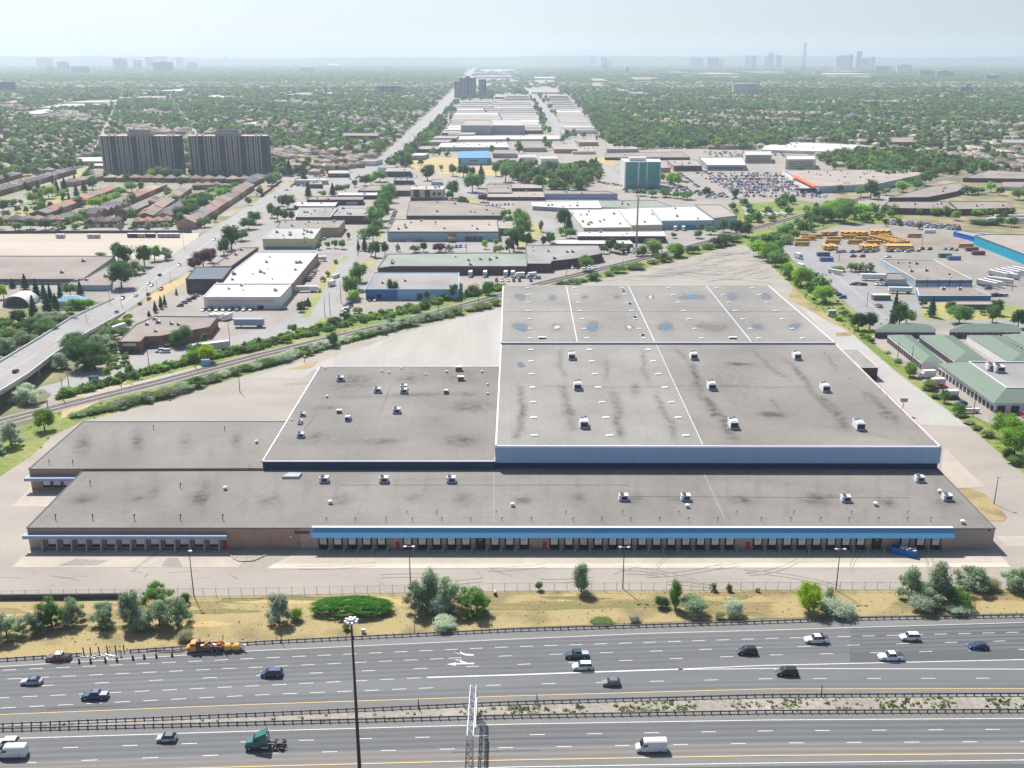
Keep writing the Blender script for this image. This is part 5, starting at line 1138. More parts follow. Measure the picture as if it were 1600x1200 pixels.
# hand-placed trees of the middle distance  (x, foot y, w, h, species)
def many(where, rows, **k):
    for r in rows: tree(*r, where, **k)
many('beside the overpass', [(118, 552, 40, 32, 'dark'), (135, 575, 50, 46, 'dark'), (155, 560, 34, 40, 'olive'), (95, 575, 28, 26, 'silver'), (150, 580, 34, 30, 'dark'), (165, 545, 26, 22, 'olive'), (170, 525, 22, 20, 'scrub')])
many('west of the overpass', [(10, 555, 34, 30, 'olive'), (40, 545, 34, 28, 'olive'), (75, 530, 36, 30, 'mid'), (92, 512, 38, 26, 'olive'), (70, 510, 30, 24, 'olive'), (50, 520, 28, 22, 'dark'), (22, 535, 30, 22, 'mid'), (5, 575, 24, 20, 'silver')])
many('beside the round-roofed tent', [(6, 467, 14, 20, 'lime'), (20, 450, 14, 14, 'conifer'), (40, 452, 16, 22, 'conifer'), (58, 466, 16, 28, 'conifer'), (70, 470, 16, 26, 'conifer'), (80, 476, 14, 30, 'conifer'), (96, 476, 16, 30, 'conifer'), (110, 462, 16, 18, 'mid'), (126, 462, 14, 22, 'conifer'), (54, 498, 20, 34, 'conifer'), (75, 490, 20, 30, 'conifer'), (88, 484, 16, 24, 'conifer'), (120, 482, 24, 16, 'bright'), (138, 482, 18, 14, 'bright'), (105, 490, 22, 12, 'mid'), (30, 505, 22, 20, 'dark')])
many('by the dirt field', [(186, 408, 20, 26, 'dark'), (196, 414, 26, 30, 'dark'), (226, 416, 20, 30, 'dark'), (242, 408, 18, 22, 'bright'), (260, 406, 18, 20, 'olive'), (190, 450, 38, 38, 'dark'), (210, 428, 26, 22, 'olive'), (157, 400, 16, 7, 'scrub'), (186, 395, 10, 12, 'dark')], desc=None)
many('beside the arterial road', [(318, 418, 30, 26, 'purple'), (305, 422, 20, 18, 'purple'), (330, 410, 16, 20, 'purple'), (350, 398, 20, 24, 'dark'), (362, 390, 26, 34, 'dark'), (378, 376, 20, 16, 'mid'), (388, 358, 24, 16, 'dark'), (398, 350, 20, 18, 'dark'), (243, 488, 10, 16, 'conifer'), (252, 482, 10, 18, 'conifer'), (258, 478, 8, 16, 'conifer'), (276, 461, 6, 9, 'conifer'), (233, 494, 8, 8, 'conifer'), (202, 503, 18, 12, 'pale'), (182, 510, 18, 14, 'scrub')])
many('near the brick workshop', [(285, 540, 34, 28, 'mid'), (320, 537, 12, 16, 'dark'), (168, 590, 12, 16, 'bright'), (202, 586, 14, 16, 'mid'), (308, 560, 26, 22, 'mid'), (325, 566, 26, 26, 'lime'), (302, 566, 18, 18, 'bright'), (272, 534, 10, 10, 'bright')])
many('by the curved industrial road', [(556, 452, 22, 34, 'mid'), (548, 464, 24, 30, 'mid'), (563, 440, 20, 28, 'mid'), (552, 470, 20, 16, 'bright'), (470, 487, 12, 14, 'dark'), (482, 478, 12, 12, 'conifer'), (476, 482, 12, 12, 'dark'), (505, 440, 8, 10, 'scrub'), (512, 432, 8, 10, 'scrub'), (524, 412, 8, 8, 'scrub'), (457, 521, 14, 14, 'mid')])
many('around the blue workshop', [(614, 465, 16, 26, 'dark'), (709, 468, 14, 22, 'dark'), (694, 465, 12, 12, 'dark'), (668, 468, 10, 12, 'mid'), (740, 460, 20, 20, 'scrub'), (764, 460, 18, 20, 'mid'), (560, 490, 14, 12, 'scrub'), (612, 500, 16, 12, 'mid'), (648, 488, 16, 14, 'scrub'), (662, 482, 14, 12, 'dark'), (640, 484, 14, 10, 'mid'), (610, 512, 12, 18, 'scrub'), (540, 500, 18, 12, 'dark'), (522, 508, 20, 12, 'dark')])
many('along the cross street', [(416, 387, 8, 14, 'dark'), (433, 387, 7, 14, 'mid'), (446, 388, 7, 14, 'mid'), (463, 388, 8, 14, 'mid'), (479, 388, 9, 16, 'mid'), (498, 390, 10, 10, 'dark'), (511, 388, 10, 10, 'bright'), (523, 388, 10, 12, 'mid'), (535, 389, 11, 13, 'mid'), (560, 392, 8, 16, 'conifer'), (570, 392, 14, 20, 'conifer'), (580, 400, 10, 18, 'dark'), (587, 402, 14, 22, 'dark'), (602, 400, 12, 20, 'dark'), (545, 374, 6, 10, 'dark'), (622, 393, 7, 12, 'olive'), (647, 394, 18, 12, 'purple'), (662, 393, 10, 13, 'dark'), (686, 394, 20, 13, 'purple'), (702, 393, 9, 12, 'olive'), (706, 378, 12, 8, 'pale'), (758, 389, 9, 13, 'lime'), (774, 384, 9, 10, 'bright'), (780, 395, 16, 14, 'scrub'), (796, 395, 14, 20, 'dark')])
many('in the green belt between the factories', [(568, 372, 16, 16, 'olive'), (583, 378, 20, 24, 'mid'), (588, 354, 26, 28, 'mid'), (596, 344, 24, 30, 'mid'), (602, 326, 22, 24, 'mid'), (606, 316, 22, 26, 'mid'), (612, 308, 18, 18, 'mid'), (596, 334, 18, 16, 'bright'), (590, 362, 18, 18, 'mid'), (573, 366, 10, 8, 'olive')])
many('beside the brick units by the arterial', [(425, 340, 14, 20, 'dark'), (434, 345, 16, 20, 'dark'), (445, 344, 12, 14, 'dark'), (456, 345, 10, 14, 'dark'), (450, 326, 22, 20, 'dark'), (440, 322, 12, 14, 'dark'), (482, 309, 14, 22, 'conifer'), (520, 306, 14, 18, 'conifer'), (503, 308, 14, 10, 'bright'), (530, 302, 14, 12, 'mid'), (540, 300, 14, 11, 'mid'), (475, 285, 14, 20, 'conifer'), (440, 262, 14, 16, 'dark'), (452, 275, 18, 22, 'conifer'), (425, 290, 18, 22, 'scrub'), (432, 284, 16, 18, 'scrub'), (555, 292, 10, 10, 'dark'), (570, 290, 16, 14, 'dark'), (580, 290, 16, 16, 'mid'), (594, 284, 24, 16, 'mid'), (468, 278, 5, 9, 'dark')])
many('around the beige shops', [(668, 282, 20, 22, 'dark'), (707, 309, 18, 24, 'dark'), (703, 312, 12, 12, 'dark'), (738, 300, 24, 26, 'mid'), (748, 294, 16, 18, 'mid'), (724, 320, 18, 12, 'dark'), (755, 316, 16, 12, 'purple'), (790, 340, 18, 12, 'mid'), (794, 354, 14, 16, 'mid'), (798, 372, 18, 14, 'mid'), (708, 275, 12, 16, 'dark'), (724, 277, 18, 18, 'dark'), (738, 277, 10, 14, 'dark'), (752, 278, 16, 18, 'conifer'), (640, 262, 12, 16, 'dark'), (657, 258, 10, 8, 'dark'), (775, 275, 12, 20, 'mid'), (790, 284, 18, 24, 'mid'), (796, 270, 16, 16, 'mid')])
many('behind the white-roofed factories', [(812, 281, 22, 20, 'dark'), (842, 285, 26, 22, 'dark'), (880, 286, 26, 20, 'mid'), (900, 282, 20, 16, 'mid'), (862, 270, 20, 16, 'dark'), (908, 268, 20, 14, 'dark'), (868, 295, 30, 9, 'bright'), (888, 297, 20, 7, 'bright'), (905, 297, 24, 8, 'mid'), (925, 266, 10, 16, 'dark'), (820, 268, 20, 14, 'dark'), (898, 270, 16, 16, 'conifer')])
many('inside the loop road', [(809, 386, 20, 30, 'mid'), (818, 374, 26, 34, 'mid'), (815, 358, 24, 28, 'mid'), (803, 392, 14, 30, 'dark'), (823, 388, 16, 22, 'dark'), (845, 362, 8, 16, 'mid'), (849, 384, 8, 14, 'purple'), (860, 384, 14, 20, 'mid'), (882, 358, 22, 30, 'dark'), (889, 362, 18, 24, 'conifer'), (891, 372, 18, 14, 'mid'), (878, 368, 12, 12, 'bright'), (954, 393, 18, 20, 'dark'), (968, 396, 18, 16, 'mid'), (1003, 399, 14, 20, 'scrub'), (1022, 398, 24, 28, 'scrub'), (1014, 392, 14, 18, 'mid'), (944, 396, 14, 12, 'mid'), (980, 394, 14, 12, 'dark'), (916, 423, 22, 22, 'mid'), (1052, 372, 10, 8, 'mid'), (995, 400, 10, 14, 'silver')])
many('along the tracks near the white warehouse', [(1090, 372, 14, 12, 'mid'), (1110, 366, 18, 12, 'mid'), (1130, 362, 14, 18, 'mid'), (1150, 368, 22, 22, 'dark'), (1165, 370, 18, 20, 'dark'), (1118, 386, 20, 14, 'dark'), (1128, 384, 16, 18, 'mid'), (1138, 382, 18, 14, 'dark'), (1170, 352, 10, 12, 'mid'), (1185, 345, 12, 8, 'mid'), (1205, 345, 14, 10, 'scrub'), (1165, 362, 10, 16, 'mid')])
many('in the wooded belt beside the bus yard', [(1185, 400, 26, 22, 'bright'), (1200, 408, 28, 26, 'bright'), (1180, 388, 20, 18, 'mid'), (1212, 396, 24, 20, 'mid'), (1193, 384, 24, 18, 'mid'), (1225, 380, 24, 18, 'scrub'), (1240, 374, 18, 14, 'mid'), (1208, 378, 22, 14, 'mid'), (1255, 366, 16, 16, 'dark'), (1265, 352, 22, 18, 'dark'), (1280, 346, 26, 22, 'mid'), (1298, 344, 28, 26, 'bright'), (1318, 348, 30, 30, 'mid'), (1334, 342, 26, 22, 'bright'), (1350, 338, 22, 18, 'bright'), (1300, 334, 28, 20, 'bright'), (1322, 330, 28, 18, 'mid'), (1212, 416, 24, 22, 'mid'), (1228, 428, 18, 16, 'bright'), (1251, 446, 32, 28, 'bright'), (1285, 472, 30, 24, 'bright'), (1232, 436, 16, 14, 'mid'), (1340, 515, 22, 26, 'dark'), (1358, 515, 22, 26, 'dark'), (1330, 500, 14, 10, 'mid'), (1202, 392, 10, 22, 'dark')])
many('around the blue-walled depot', [(1396, 506, 18, 46, 'conifer'), (1405, 508, 20, 34, 'dark'), (1416, 506, 26, 22, 'mid'), (1455, 495, 18, 30, 'conifer'), (1442, 480, 12, 14, 'dark'), (1484, 487, 16, 16, 'mid'), (1498, 506, 38, 28, 'mid'), (1550, 504, 20, 26, 'mid'), (1556, 492, 18, 22, 'dark'), (1590, 512, 22, 28, 'dark'), (1535, 492, 10, 7, 'dark'), (1393, 512, 14, 20, 'conifer'), (1330, 424, 14, 16, 'scrub'), (1345, 424, 16, 14, 'olive'), (1358, 424, 14, 14, 'olive'), (1310, 424, 20, 10, 'scrub'), (1376, 520, 10, 14, 'pale'), (1372, 480, 10, 7, 'scrub')])
many('by the home store', [(1250, 270, 12, 10, 'mid'), (1370, 312, 10, 12, 'mid'), (1360, 310, 22, 26, 'dark'), (1345, 308, 16, 14, 'mid'), (1384, 305, 14, 10, 'mid'), (1410, 300, 22, 16, 'bright'), (1432, 296, 16, 14, 'mid'), (1312, 302, 10, 12, 'mid'), (1445, 290, 20, 20, 'mid'), (1425, 288, 14, 10, 'mid'), (1047, 288, 14, 16, 'lime'), (1054, 292, 20, 20, 'bright'), (1032, 285, 14, 14, 'lime'), (1104, 308, 12, 14, 'dark'), (1148, 310, 12, 14, 'dark'), (1058, 310, 16, 10, 'mid'), (1074, 312, 20, 12, 'mid'), (1040, 308, 20, 12, 'mid'), (1018, 308, 16, 10, 'mid'), (1000, 306, 16, 10, 'mid')])
many('among the dark-walled factories', [(1434, 335, 12, 10, 'bright'), (1461, 337, 14, 12, 'bright'), (1493, 344, 14, 14, 'bright'), (1525, 337, 14, 10, 'bright'), (1536, 337, 12, 10, 'bright'), (1551, 336, 12, 10, 'bright'), (1578, 334, 16, 10, 'bright'), (1482, 336, 14, 10, 'mid'), (1512, 304, 26, 12, 'dark'), (1528, 303, 18, 10, 'mid'), (1548, 300, 14, 14, 'bright'), (1562, 305, 12, 12, 'mid'), (1592, 312, 22, 16, 'mid'), (1537, 350, 40, 7, 'dark'), (1560, 352, 16, 12, 'mid'), (1580, 354, 16, 14, 'mid'), (1404, 352, 10, 10, 'mid'), (1383, 353, 8, 10, 'dark'), (1436, 358, 12, 9, 'dark')])
many('in front of the brick townhouses', [(24, 360, 20, 12, 'lime'), (48, 358, 18, 15, 'dark'), (71, 359, 18, 15, 'dark'), (92, 358, 18, 12, 'olive'), (118, 358, 13, 9, 'lime'), (141, 355, 8, 12, 'dark'), (189, 360, 8, 14, 'olive'), (212, 358, 10, 9, 'dark'), (232, 361, 11, 14, 'olive'), (258, 357, 11, 9, 'lime'), (0, 358, 12, 18, 'mid'), (320, 355, 18, 18, 'scrub')])
many('between the townhouse rows', [(122, 350, 20, 14, 'bright'), (132, 342, 16, 14, 'lime'), (100, 350, 18, 14, 'olive'), (150, 326, 24, 16, 'lime'), (168, 320, 18, 14, 'bright'), (180, 314, 18, 12, 'bright'), (190, 308, 18, 14, 'mid'), (206, 300, 20, 14, 'mid'), (192, 350, 12, 14, 'dark'), (282, 340, 24, 16, 'dark'), (300, 338, 22, 18, 'dark'), (318, 330, 20, 20, 'dark'), (296, 328, 22, 16, 'mid'), (312, 318, 22, 16, 'mid'), (330, 316, 18, 14, 'bright'), (344, 310, 18, 14, 'bright'), (355, 303, 18, 14, 'mid'), (332, 305, 20, 12, 'mid'), (288, 292, 18, 14, 'dark'), (366, 298, 14, 12, 'mid'), (273, 350, 12, 7, 'dark')])
many('on the little green by the townhouses', [(52, 318, 16, 16, 'bright'), (62, 316, 14, 14, 'mid'), (76, 310, 20, 18, 'bright'), (66, 330, 12, 14, 'mid'), (78, 326, 10, 10, 'dark'), (98, 314, 6, 10, 'conifer'), (108, 312, 6, 12, 'conifer'), (54, 332, 12, 10, 'bright'), (66, 333, 14, 12, 'dark'), (28, 333, 10, 10, 'mid'), (90, 304, 12, 22, 'conifer'), (102, 302, 14, 22, 'conifer'), (120, 308, 12, 18, 'conifer'), (132, 300, 14, 16, 'conifer'), (145, 296, 14, 16, 'dark'), (83, 288, 6, 14, 'conifer'), (20, 322, 20, 10, 'dark'), (5, 330, 16, 16, 'dark')])
many('at the foot of the twin apartment towers', [(240, 280, 16, 14, 'bright'), (252, 282, 18, 20, 'mid'), (262, 282, 16, 18, 'mid'), (275, 282, 24, 16, 'dark'), (212, 278, 14, 9, 'bright'), (170, 272, 12, 10, 'dark'), (350, 278, 14, 10, 'mid'), (330, 279, 20, 9, 'dark'), (395, 280, 14, 9, 'dark'), (300, 276, 12, 12, 'mid'), (152, 250, 22, 12, 'mid')])
# ------------------------------------------------------------------ buildings of the middle distance
ub = random.Random(5)
def bld(desc, where, roof, hp, wall, roofm, cat='building', name='industrial_building', units=0, front=None, side=None, doors=None, edge=None, wins=None, zmax=None, group=None):
    """roof: outline of the roof in the picture, front-left corner first, then front-right ...; hp: picture height of the front wall"""
    y0 = max(roof[0][1], roof[1][1]); z = hz(hp, y0 + hp)
    fp_ = [G(p[0], p[1], z) for p in roof]; r = empty(name, (fp_[0][0], fp_[0][1], 0)); rl = Vector(r.location)
    poly = fp_ if area(fp_) > 0 else fp_[::-1]
    b = MB(); b.prism(poly, 0, z - .02, M(wall), cap=False); b.build('wall', r)
    b = MB(); b.prism(poly, z - .3, z - .25, M(roofm)); b.build('roof', r)
    b = MB(); n = len(poly); em = M(edge or 'roof_edge_dark')
    for i in range(n):
        a, c = Vector(poly[i]), Vector(poly[(i + 1) % n]); d = c - a
        b.box((a.x + c.x) / 2, (a.y + c.y) / 2, z + .05, d.length + .5, .5, .2, em, math.atan2(d.y, d.x))
    b.build('parapet', r)
    ys = [p[1] for p in roof]; xs = [p[0] for p in roof]
    for k in range(int(units * 1.6)):
        for _ in range(20):
            px, py = ub.uniform(min(xs), max(xs)), ub.uniform(min(ys), max(ys))
            if inside((px, py), shrink(roof)): break
        else: continue
        unit(px, py, z - .25, ub.choice(['box', 'box', 'dome', 'box']), ub.uniform(.5, 1.0), root=r, rl=rl)
    A_, B_ = Vector(fp_[0]), Vector(fp_[1]); d = B_ - A_; L = d.length; d.normalize(); nn = Vector((d.y, -d.x)); an_ = math.atan2(d.y, d.x)
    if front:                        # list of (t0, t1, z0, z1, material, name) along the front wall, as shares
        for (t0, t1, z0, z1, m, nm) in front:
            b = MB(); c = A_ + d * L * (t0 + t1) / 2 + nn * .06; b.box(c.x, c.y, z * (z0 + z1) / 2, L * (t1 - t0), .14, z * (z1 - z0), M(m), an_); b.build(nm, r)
    if doors:
        n_, w, h, m = doors
        for k in range(n_):
            c = A_ + d * L * (k + .5) / n_ + nn * .05; b = MB(); b.box(c.x, c.y, h / 2 + .2, w, .12, h, M(m), an_); b.build('loading_door' if w > 2 else 'door', r)
    if side:                         # doors along the left side wall (front-left to last corner)
        n_, w, h, m = side; C_ = Vector(fp_[-1]); e = C_ - A_; l2 = e.length; e.normalize(); n2 = Vector((-e.y, e.x)); 
        for k in range(n_):
            c = A_ + e * l2 * (k + .5) / n_ + n2 * .05; b = MB(); b.box(c.x, c.y, h / 2 + .2, w, .12, h, M(m), math.atan2(e.y, e.x)); b.build('roller_door', r)
    tag(r, desc, cat, where, group); PATH_OCC.append(([(x, y) for x, y in roof] + [], 2))
    cx = sum(xs) / len(xs); PATH_OCC.append(([(roof[0][0], roof[0][1]), (roof[1][0], roof[1][1]), (roof[1][0], roof[1][1] + hp + 3), (roof[0][0], roof[0][1] + hp + 3)], 2))
    return r
def inside(p, poly):
    x, y = p; c = False; n = len(poly)
    for i in range(n):
        (x0, y0), (x1, y1) = poly[i], poly[(i + 1) % n]
        if (y0 > y) != (y1 > y) and x < (x1 - x0) * (y - y0) / (y1 - y0) + x0: c = not c
    return c
def shrink(poly, f=.85):
    cx = sum(p[0] for p in poly) / len(poly); cy = sum(p[1] for p in poly) / len(poly); return [(cx + (x - cx) * f, cy + (y - cy) * f) for x, y in poly]
B = bld
B('low grey factory with a field of rooftop stacks', 'between the dirt field and the overpass', [(-40, 436), (129, 436), (180, 400), (-40, 400)], 8, 'wall_teal' if 0 else 'wall_grey', 'roof_brown', units=3, front=[(0, 1, .45, .85, 'glass_navy', 'window_band')], cat='factory')
B('lower annex with slate-blue walls', 'at the east side of the grey factory', [(90, 446), (173, 446), (176, 411), (129, 437)], 8, 'wall_bluegrey', 'roof_brown', units=4, cat='building')
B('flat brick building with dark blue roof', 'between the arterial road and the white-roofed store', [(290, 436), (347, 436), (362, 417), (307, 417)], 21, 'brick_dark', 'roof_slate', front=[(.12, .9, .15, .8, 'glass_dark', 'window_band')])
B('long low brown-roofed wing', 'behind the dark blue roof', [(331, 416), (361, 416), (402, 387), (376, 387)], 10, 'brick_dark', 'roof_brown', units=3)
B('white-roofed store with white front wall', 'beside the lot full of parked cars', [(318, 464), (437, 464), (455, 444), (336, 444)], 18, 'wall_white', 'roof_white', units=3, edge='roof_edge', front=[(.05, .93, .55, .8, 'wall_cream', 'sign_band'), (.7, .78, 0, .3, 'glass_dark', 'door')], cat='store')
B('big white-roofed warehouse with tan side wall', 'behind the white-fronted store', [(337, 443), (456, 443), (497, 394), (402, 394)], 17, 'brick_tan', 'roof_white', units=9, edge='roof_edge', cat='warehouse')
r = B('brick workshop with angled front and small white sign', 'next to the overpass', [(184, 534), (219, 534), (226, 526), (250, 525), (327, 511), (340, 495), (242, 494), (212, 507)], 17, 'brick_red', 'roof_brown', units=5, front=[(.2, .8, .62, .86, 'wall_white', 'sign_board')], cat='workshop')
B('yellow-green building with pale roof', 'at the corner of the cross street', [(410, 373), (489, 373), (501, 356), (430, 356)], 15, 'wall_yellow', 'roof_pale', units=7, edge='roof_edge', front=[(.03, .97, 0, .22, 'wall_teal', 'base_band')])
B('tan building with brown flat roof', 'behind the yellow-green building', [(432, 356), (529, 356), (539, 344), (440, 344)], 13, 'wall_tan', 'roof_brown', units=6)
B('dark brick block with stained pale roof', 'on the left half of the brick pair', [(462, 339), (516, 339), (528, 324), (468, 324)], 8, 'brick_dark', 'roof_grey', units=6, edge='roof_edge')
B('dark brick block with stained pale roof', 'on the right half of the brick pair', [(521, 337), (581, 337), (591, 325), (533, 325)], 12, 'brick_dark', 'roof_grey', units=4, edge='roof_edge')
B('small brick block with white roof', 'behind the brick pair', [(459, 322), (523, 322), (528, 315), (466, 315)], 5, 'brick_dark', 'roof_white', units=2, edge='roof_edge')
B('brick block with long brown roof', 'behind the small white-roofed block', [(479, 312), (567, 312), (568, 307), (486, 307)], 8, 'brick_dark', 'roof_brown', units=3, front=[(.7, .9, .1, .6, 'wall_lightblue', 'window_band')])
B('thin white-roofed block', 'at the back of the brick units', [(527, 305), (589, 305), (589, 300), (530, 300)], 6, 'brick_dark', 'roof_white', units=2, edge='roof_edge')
B('low dark building with long brown roof', 'next to the beige two-tone shops', [(559, 298), (641, 298), (643, 289), (579, 289)], 8, 'wall_dark', 'roof_brown')
B('beige and purple-brown shop block', 'in front of the back street', [(641, 296), (692, 296), (695, 290), (644, 290)], 17, 'wall_cream', 'roof_pale', units=6, edge='roof_edge', front=[(.1, .28, .35, 1.0, 'brick_dark', 'brick_bay'), (.44, .6, .35, .95, 'brick_dark', 'brick_bay'), (0, 1, 0, .3, 'wall_dark', 'shop_front'), (.68, .78, .5, .75, 'glass_dark', 'window'), (.84, .93, .5, .75, 'glass_dark', 'window')], cat='shop building')
B('small dark brown block', 'behind the beige shops', [(615, 282), (646, 282), (646, 278), (617, 278)], 6, 'brick_dark', 'roof_grey', units=3)
B('dark restaurant block with raised white roof', 'by the arterial road', [(601, 268), (642, 268), (642, 262), (604, 262)], 8, 'wall_dark', 'roof_tan', units=1)
B('tiny blue-grey block', 'behind the beige shops', [(674, 285), (691, 285), (690, 280), (676, 280)], 5, 'wall_bluegrey', 'roof_grey')
B('wide brown-grey flat roof over shaded dark wall', 'behind the beige-roofed factory', [(635, 337), (782, 337), (789, 326), (770, 322), (704, 313), (640, 314)], 6, 'wall_dark', 'roof_brown', units=6)  # dark wall colour paints in the shadow below the roof
B('beige-roofed factory with pale blue-grey wall', 'facing the cross street', [(605, 362), (779, 362), (776, 343), (617, 343)], 14, 'wall_bluegrey', 'roof_tan', units=9, front=[(.7, .76, .05, .5, 'glass_dark', 'loading_door'), (.765, .81, .05, .5, 'glass_dark', 'loading_door'), (.82, .86, .05, .5, 'glass_dark', 'loading_door'), (0, 1, .9, .99, 'wall_dark', 'eaves_band'), (.55, .62, .5, .8, 'brick_tan', 'sign_board')], cat='factory')
B('small grey annex', 'at the right end of the beige-roofed factory', [(779, 357), (803, 357), (800, 345), (777, 345)], 10, 'wall_grey', 'roof_tan', units=1, front=[(.15, .3, .1, .7, 'glass_dark', 'window'), (.6, .8, .1, .7, 'glass_dark', 'window')])
B('long green-grey roof over dark brick loading wall', 'behind the blue workshop', [(590, 419), (612, 416), (823, 416), (823, 396), (762, 395), (606, 397)], 13, 'brick_dark', 'roof_green', units=5, cat='factory')
B('grey-roofed dark brick block with angled corner', 'between the loading wall and the slim mast', [(824, 412), (860, 412), (862, 408), (898, 404), (941, 396), (934, 383), (821, 383)], 13, 'brick_dark', 'roof_grey', units=4, front=[(.2, .45, 0, .4, 'glass_dark', 'loading_door'), (.6, .85, 0, .4, 'glass_dark', 'loading_door')], cat='factory')
B('blue workshop with grey roof and skylights', 'beside the railway', [(571, 452), (717, 452), (717, 426), (584, 426)], 16, 'wall_lightblue', 'roof_grey', units=2, edge='wall_lightblue', front=[(0, .34, 0, .99, 'wall_blue', 'dark_blue_wall'), (.12, .17, .2, .5, 'wall_white', 'door'), (.55, .61, 0, .6, 'wall_dark', 'loading_door'), (.7, .75, .1, .5, 'wall_white', 'door')], cat='workshop')
B('long white roof with pale front wall', 'on the left of the white factory group', [(912, 356), (987, 355), (966, 326), (888, 327)], 5, 'wall_cream', 'roof_white', units=8, edge='roof_edge', cat='factory')
B('square white roof', 'in the middle of the white factory group', [(987, 352), (1035, 351), (1017, 324), (966, 326)], 9, 'wall_cream', 'roof_white', units=2, edge='roof_edge', cat='factory')
B('white roof over blue-grey wall with green doors', 'on the right of the white factory group', [(1034, 345), (1114, 344), (1086, 322), (1017, 324)], 13, 'wall_bluegrey', 'roof_white', units=2, edge='roof_edge', front=[(.45, .68, 0, .5, 'wall_teal', 'loading_door'), (.75, .83, 0, .5, 'storage_green', 'loading_door'), (.9, .98, 0, .55, 'storage_green', 'loading_door')], cat='factory')
B('beige-roofed block with pale blue corner walls', 'at the right end of the white factory group', [(1115, 341), (1152, 337), (1126, 320), (1086, 320)], 16, 'wall_bluegrey', 'roof_tan', cat='factory')
B('white roof with dark truck dock', 'behind the white factory group', [(832, 322), (885, 325), (940, 325), (934, 313), (832, 315)], 6, 'wall_grey', 'roof_white', units=5, edge='roof_edge')
B('pale green-grey roof narrowing to the right', 'behind the white factory group', [(940, 324), (1062, 327), (1025, 313), (934, 313)], 4, 'wall_cream', 'roof_green', units=2)
B('long white roof over dark brick wall', 'by the slim steel mast', [(902, 369), (1040, 369), (1036, 361), (905, 362)], 10, 'brick_dark', 'roof_white', units=4, edge='roof_edge')
B('lowest white roof half hidden by trees', 'by the slim steel mast', [(860, 381), (989, 381), (982, 374), (871, 374)], 5, 'brick_dark', 'roof_white', units=1, edge='roof_edge')
B('tan long roof with dark side', 'left of the loop road', [(760, 308), (851, 308), (849, 299), (760, 299)], 5, 'wall_dark', 'roof_tan', units=3)
B('pale blue-walled long factory', 'north of the white factory group', [(851, 303), (965, 303), (950, 299), (849, 297)], 8, 'fascia_pale', 'roof_brown', units=3, cat='factory')
B('tan stepped roof', 'behind the pale blue-walled factory', [(762, 294), (847, 294), (846, 288), (764, 286)], 5, 'brick_dark', 'roof_tan', units=2)
B('brown-roofed block at the street corner', 'east of the back street', [(762, 301), (800, 301), (798, 288), (760, 288)], 6, 'brick_dark', 'roof_brown', units=2)
# glass office
r = B('six-storey green glass office tower', 'above the crowded car park', [(977, 253), (1033, 253), (1030, 248), (970, 247)], 38, 'glass_green', 'roof_white', edge='roof_edge', cat='office building', name='office_building', front=[(0, .035, 0, 1, 'wall_white', 'corner_pier'), (.36, .40, .12, 1, 'wall_white', 'pier'), (.60, .635, .12, 1, 'wall_white', 'pier'), (.975, 1, 0, 1, 'wall_white', 'corner_pier'), (0, 1, .2, .22, 'wall_lightblue', 'floor_band')])
z = hz(38, 291); 
for k in range(1, 6):
    a, c = Vector(G(977, 253, z)), Vector(G(1033, 253, z)); d = c - a; b = MB(); b.box((a.x + c.x) / 2, (a.y + c.y) / 2 - .1, z * (k + .6) / 6.5, d.length, .12, .25, M('wall_teal')); b.build('floor_band', r)
a, c = Vector(G(984, 252, z)), Vector(G(1010, 252, z)); b = MB(); b.box((a.x + c.x) / 2, a.y + 8, z + 1.8, (c - a).length, 8, 3.6, M('wall_white')); b.build('penthouse', r)
b = MB(); a, c = Vector(G(977, 253, z)), Vector(G(970, 247, z)); e = c - a; b.box((a.x + c.x) / 2 - .12, (a.y + c.y) / 2, z / 2, e.length, .2, z, M('wall_white'), math.atan2(e.y, e.x)); b.build('side_wall', r)
# home store
B('huge beige-roofed home store', 'behind the busiest car park', [(1280, 291), (1372, 287), (1446, 271), (1432, 265), (1226, 266), (1240, 273)], 10, 'wall_bluegrey', 'roof_tan', units=18, cat='store', edge='roof_edge', front=[(0, 1, .8, .98, 'wall_white', 'upper_band')])
z = hz(10, 301); r = empty('store_entrance', (*G(1262, 290), 0)); b = MB(); q = [G(*p, z) for p in ((1241, 274), (1278, 292), (1272, 293), (1236, 275))]; b.prism(q, z - .2, z + 1.3, M('orange_roof')); b.build('orange_fascia', r)
b = MB(); q = [G(*p, z * .6) for p in ((1222, 268), (1262, 294), (1280, 294), (1236, 268))]; b.prism(q, 0, z * .62, M('wall_white'), top=M('roof_white')); b.build('porch', r)
b = MB(); x, y = G(1262, 301); b.box(x, y, 2.2, 16, 2, 4.4, M('door_dark')); b.build('doorway', r); tag(r, 'white entrance porch with bright orange fascia', 'store entrance', 'on the home store')
B('dark-walled factory with pointed west end', 'rear one east of the home store', [(1389, 309), (1450, 308), (1495, 299), (1509, 291), (1499, 285), (1450, 292)], 7, 'brick_dark', 'roof_brown', units=4, cat='factory')
B('dark-walled factory with slanted west corner', 'front left one east of the home store', [(1383, 318), (1396, 325), (1495, 327), (1478, 315), (1389, 315)], 9, 'brick_dark', 'roof_brown', units=4, cat='factory')
B('dark-walled factory with straight front', 'front right one east of the home store', [(1497, 327), (1583, 325), (1573, 315), (1483, 315)], 9, 'brick_dark', 'roof_brown', units=3, cat='factory')
B('low house-like brick hall', 'behind the dark-walled factories', [(1505, 278), (1640, 280), (1640, 270), (1545, 266)], 6, 'brick_dark', 'roof_brown', units=4)
B('small beige block with flat roof', 'right of the dark-walled factories', [(1564, 292), (1640, 294), (1640, 284), (1566, 284)], 5, 'wall_cream', 'roof_brown', units=2)
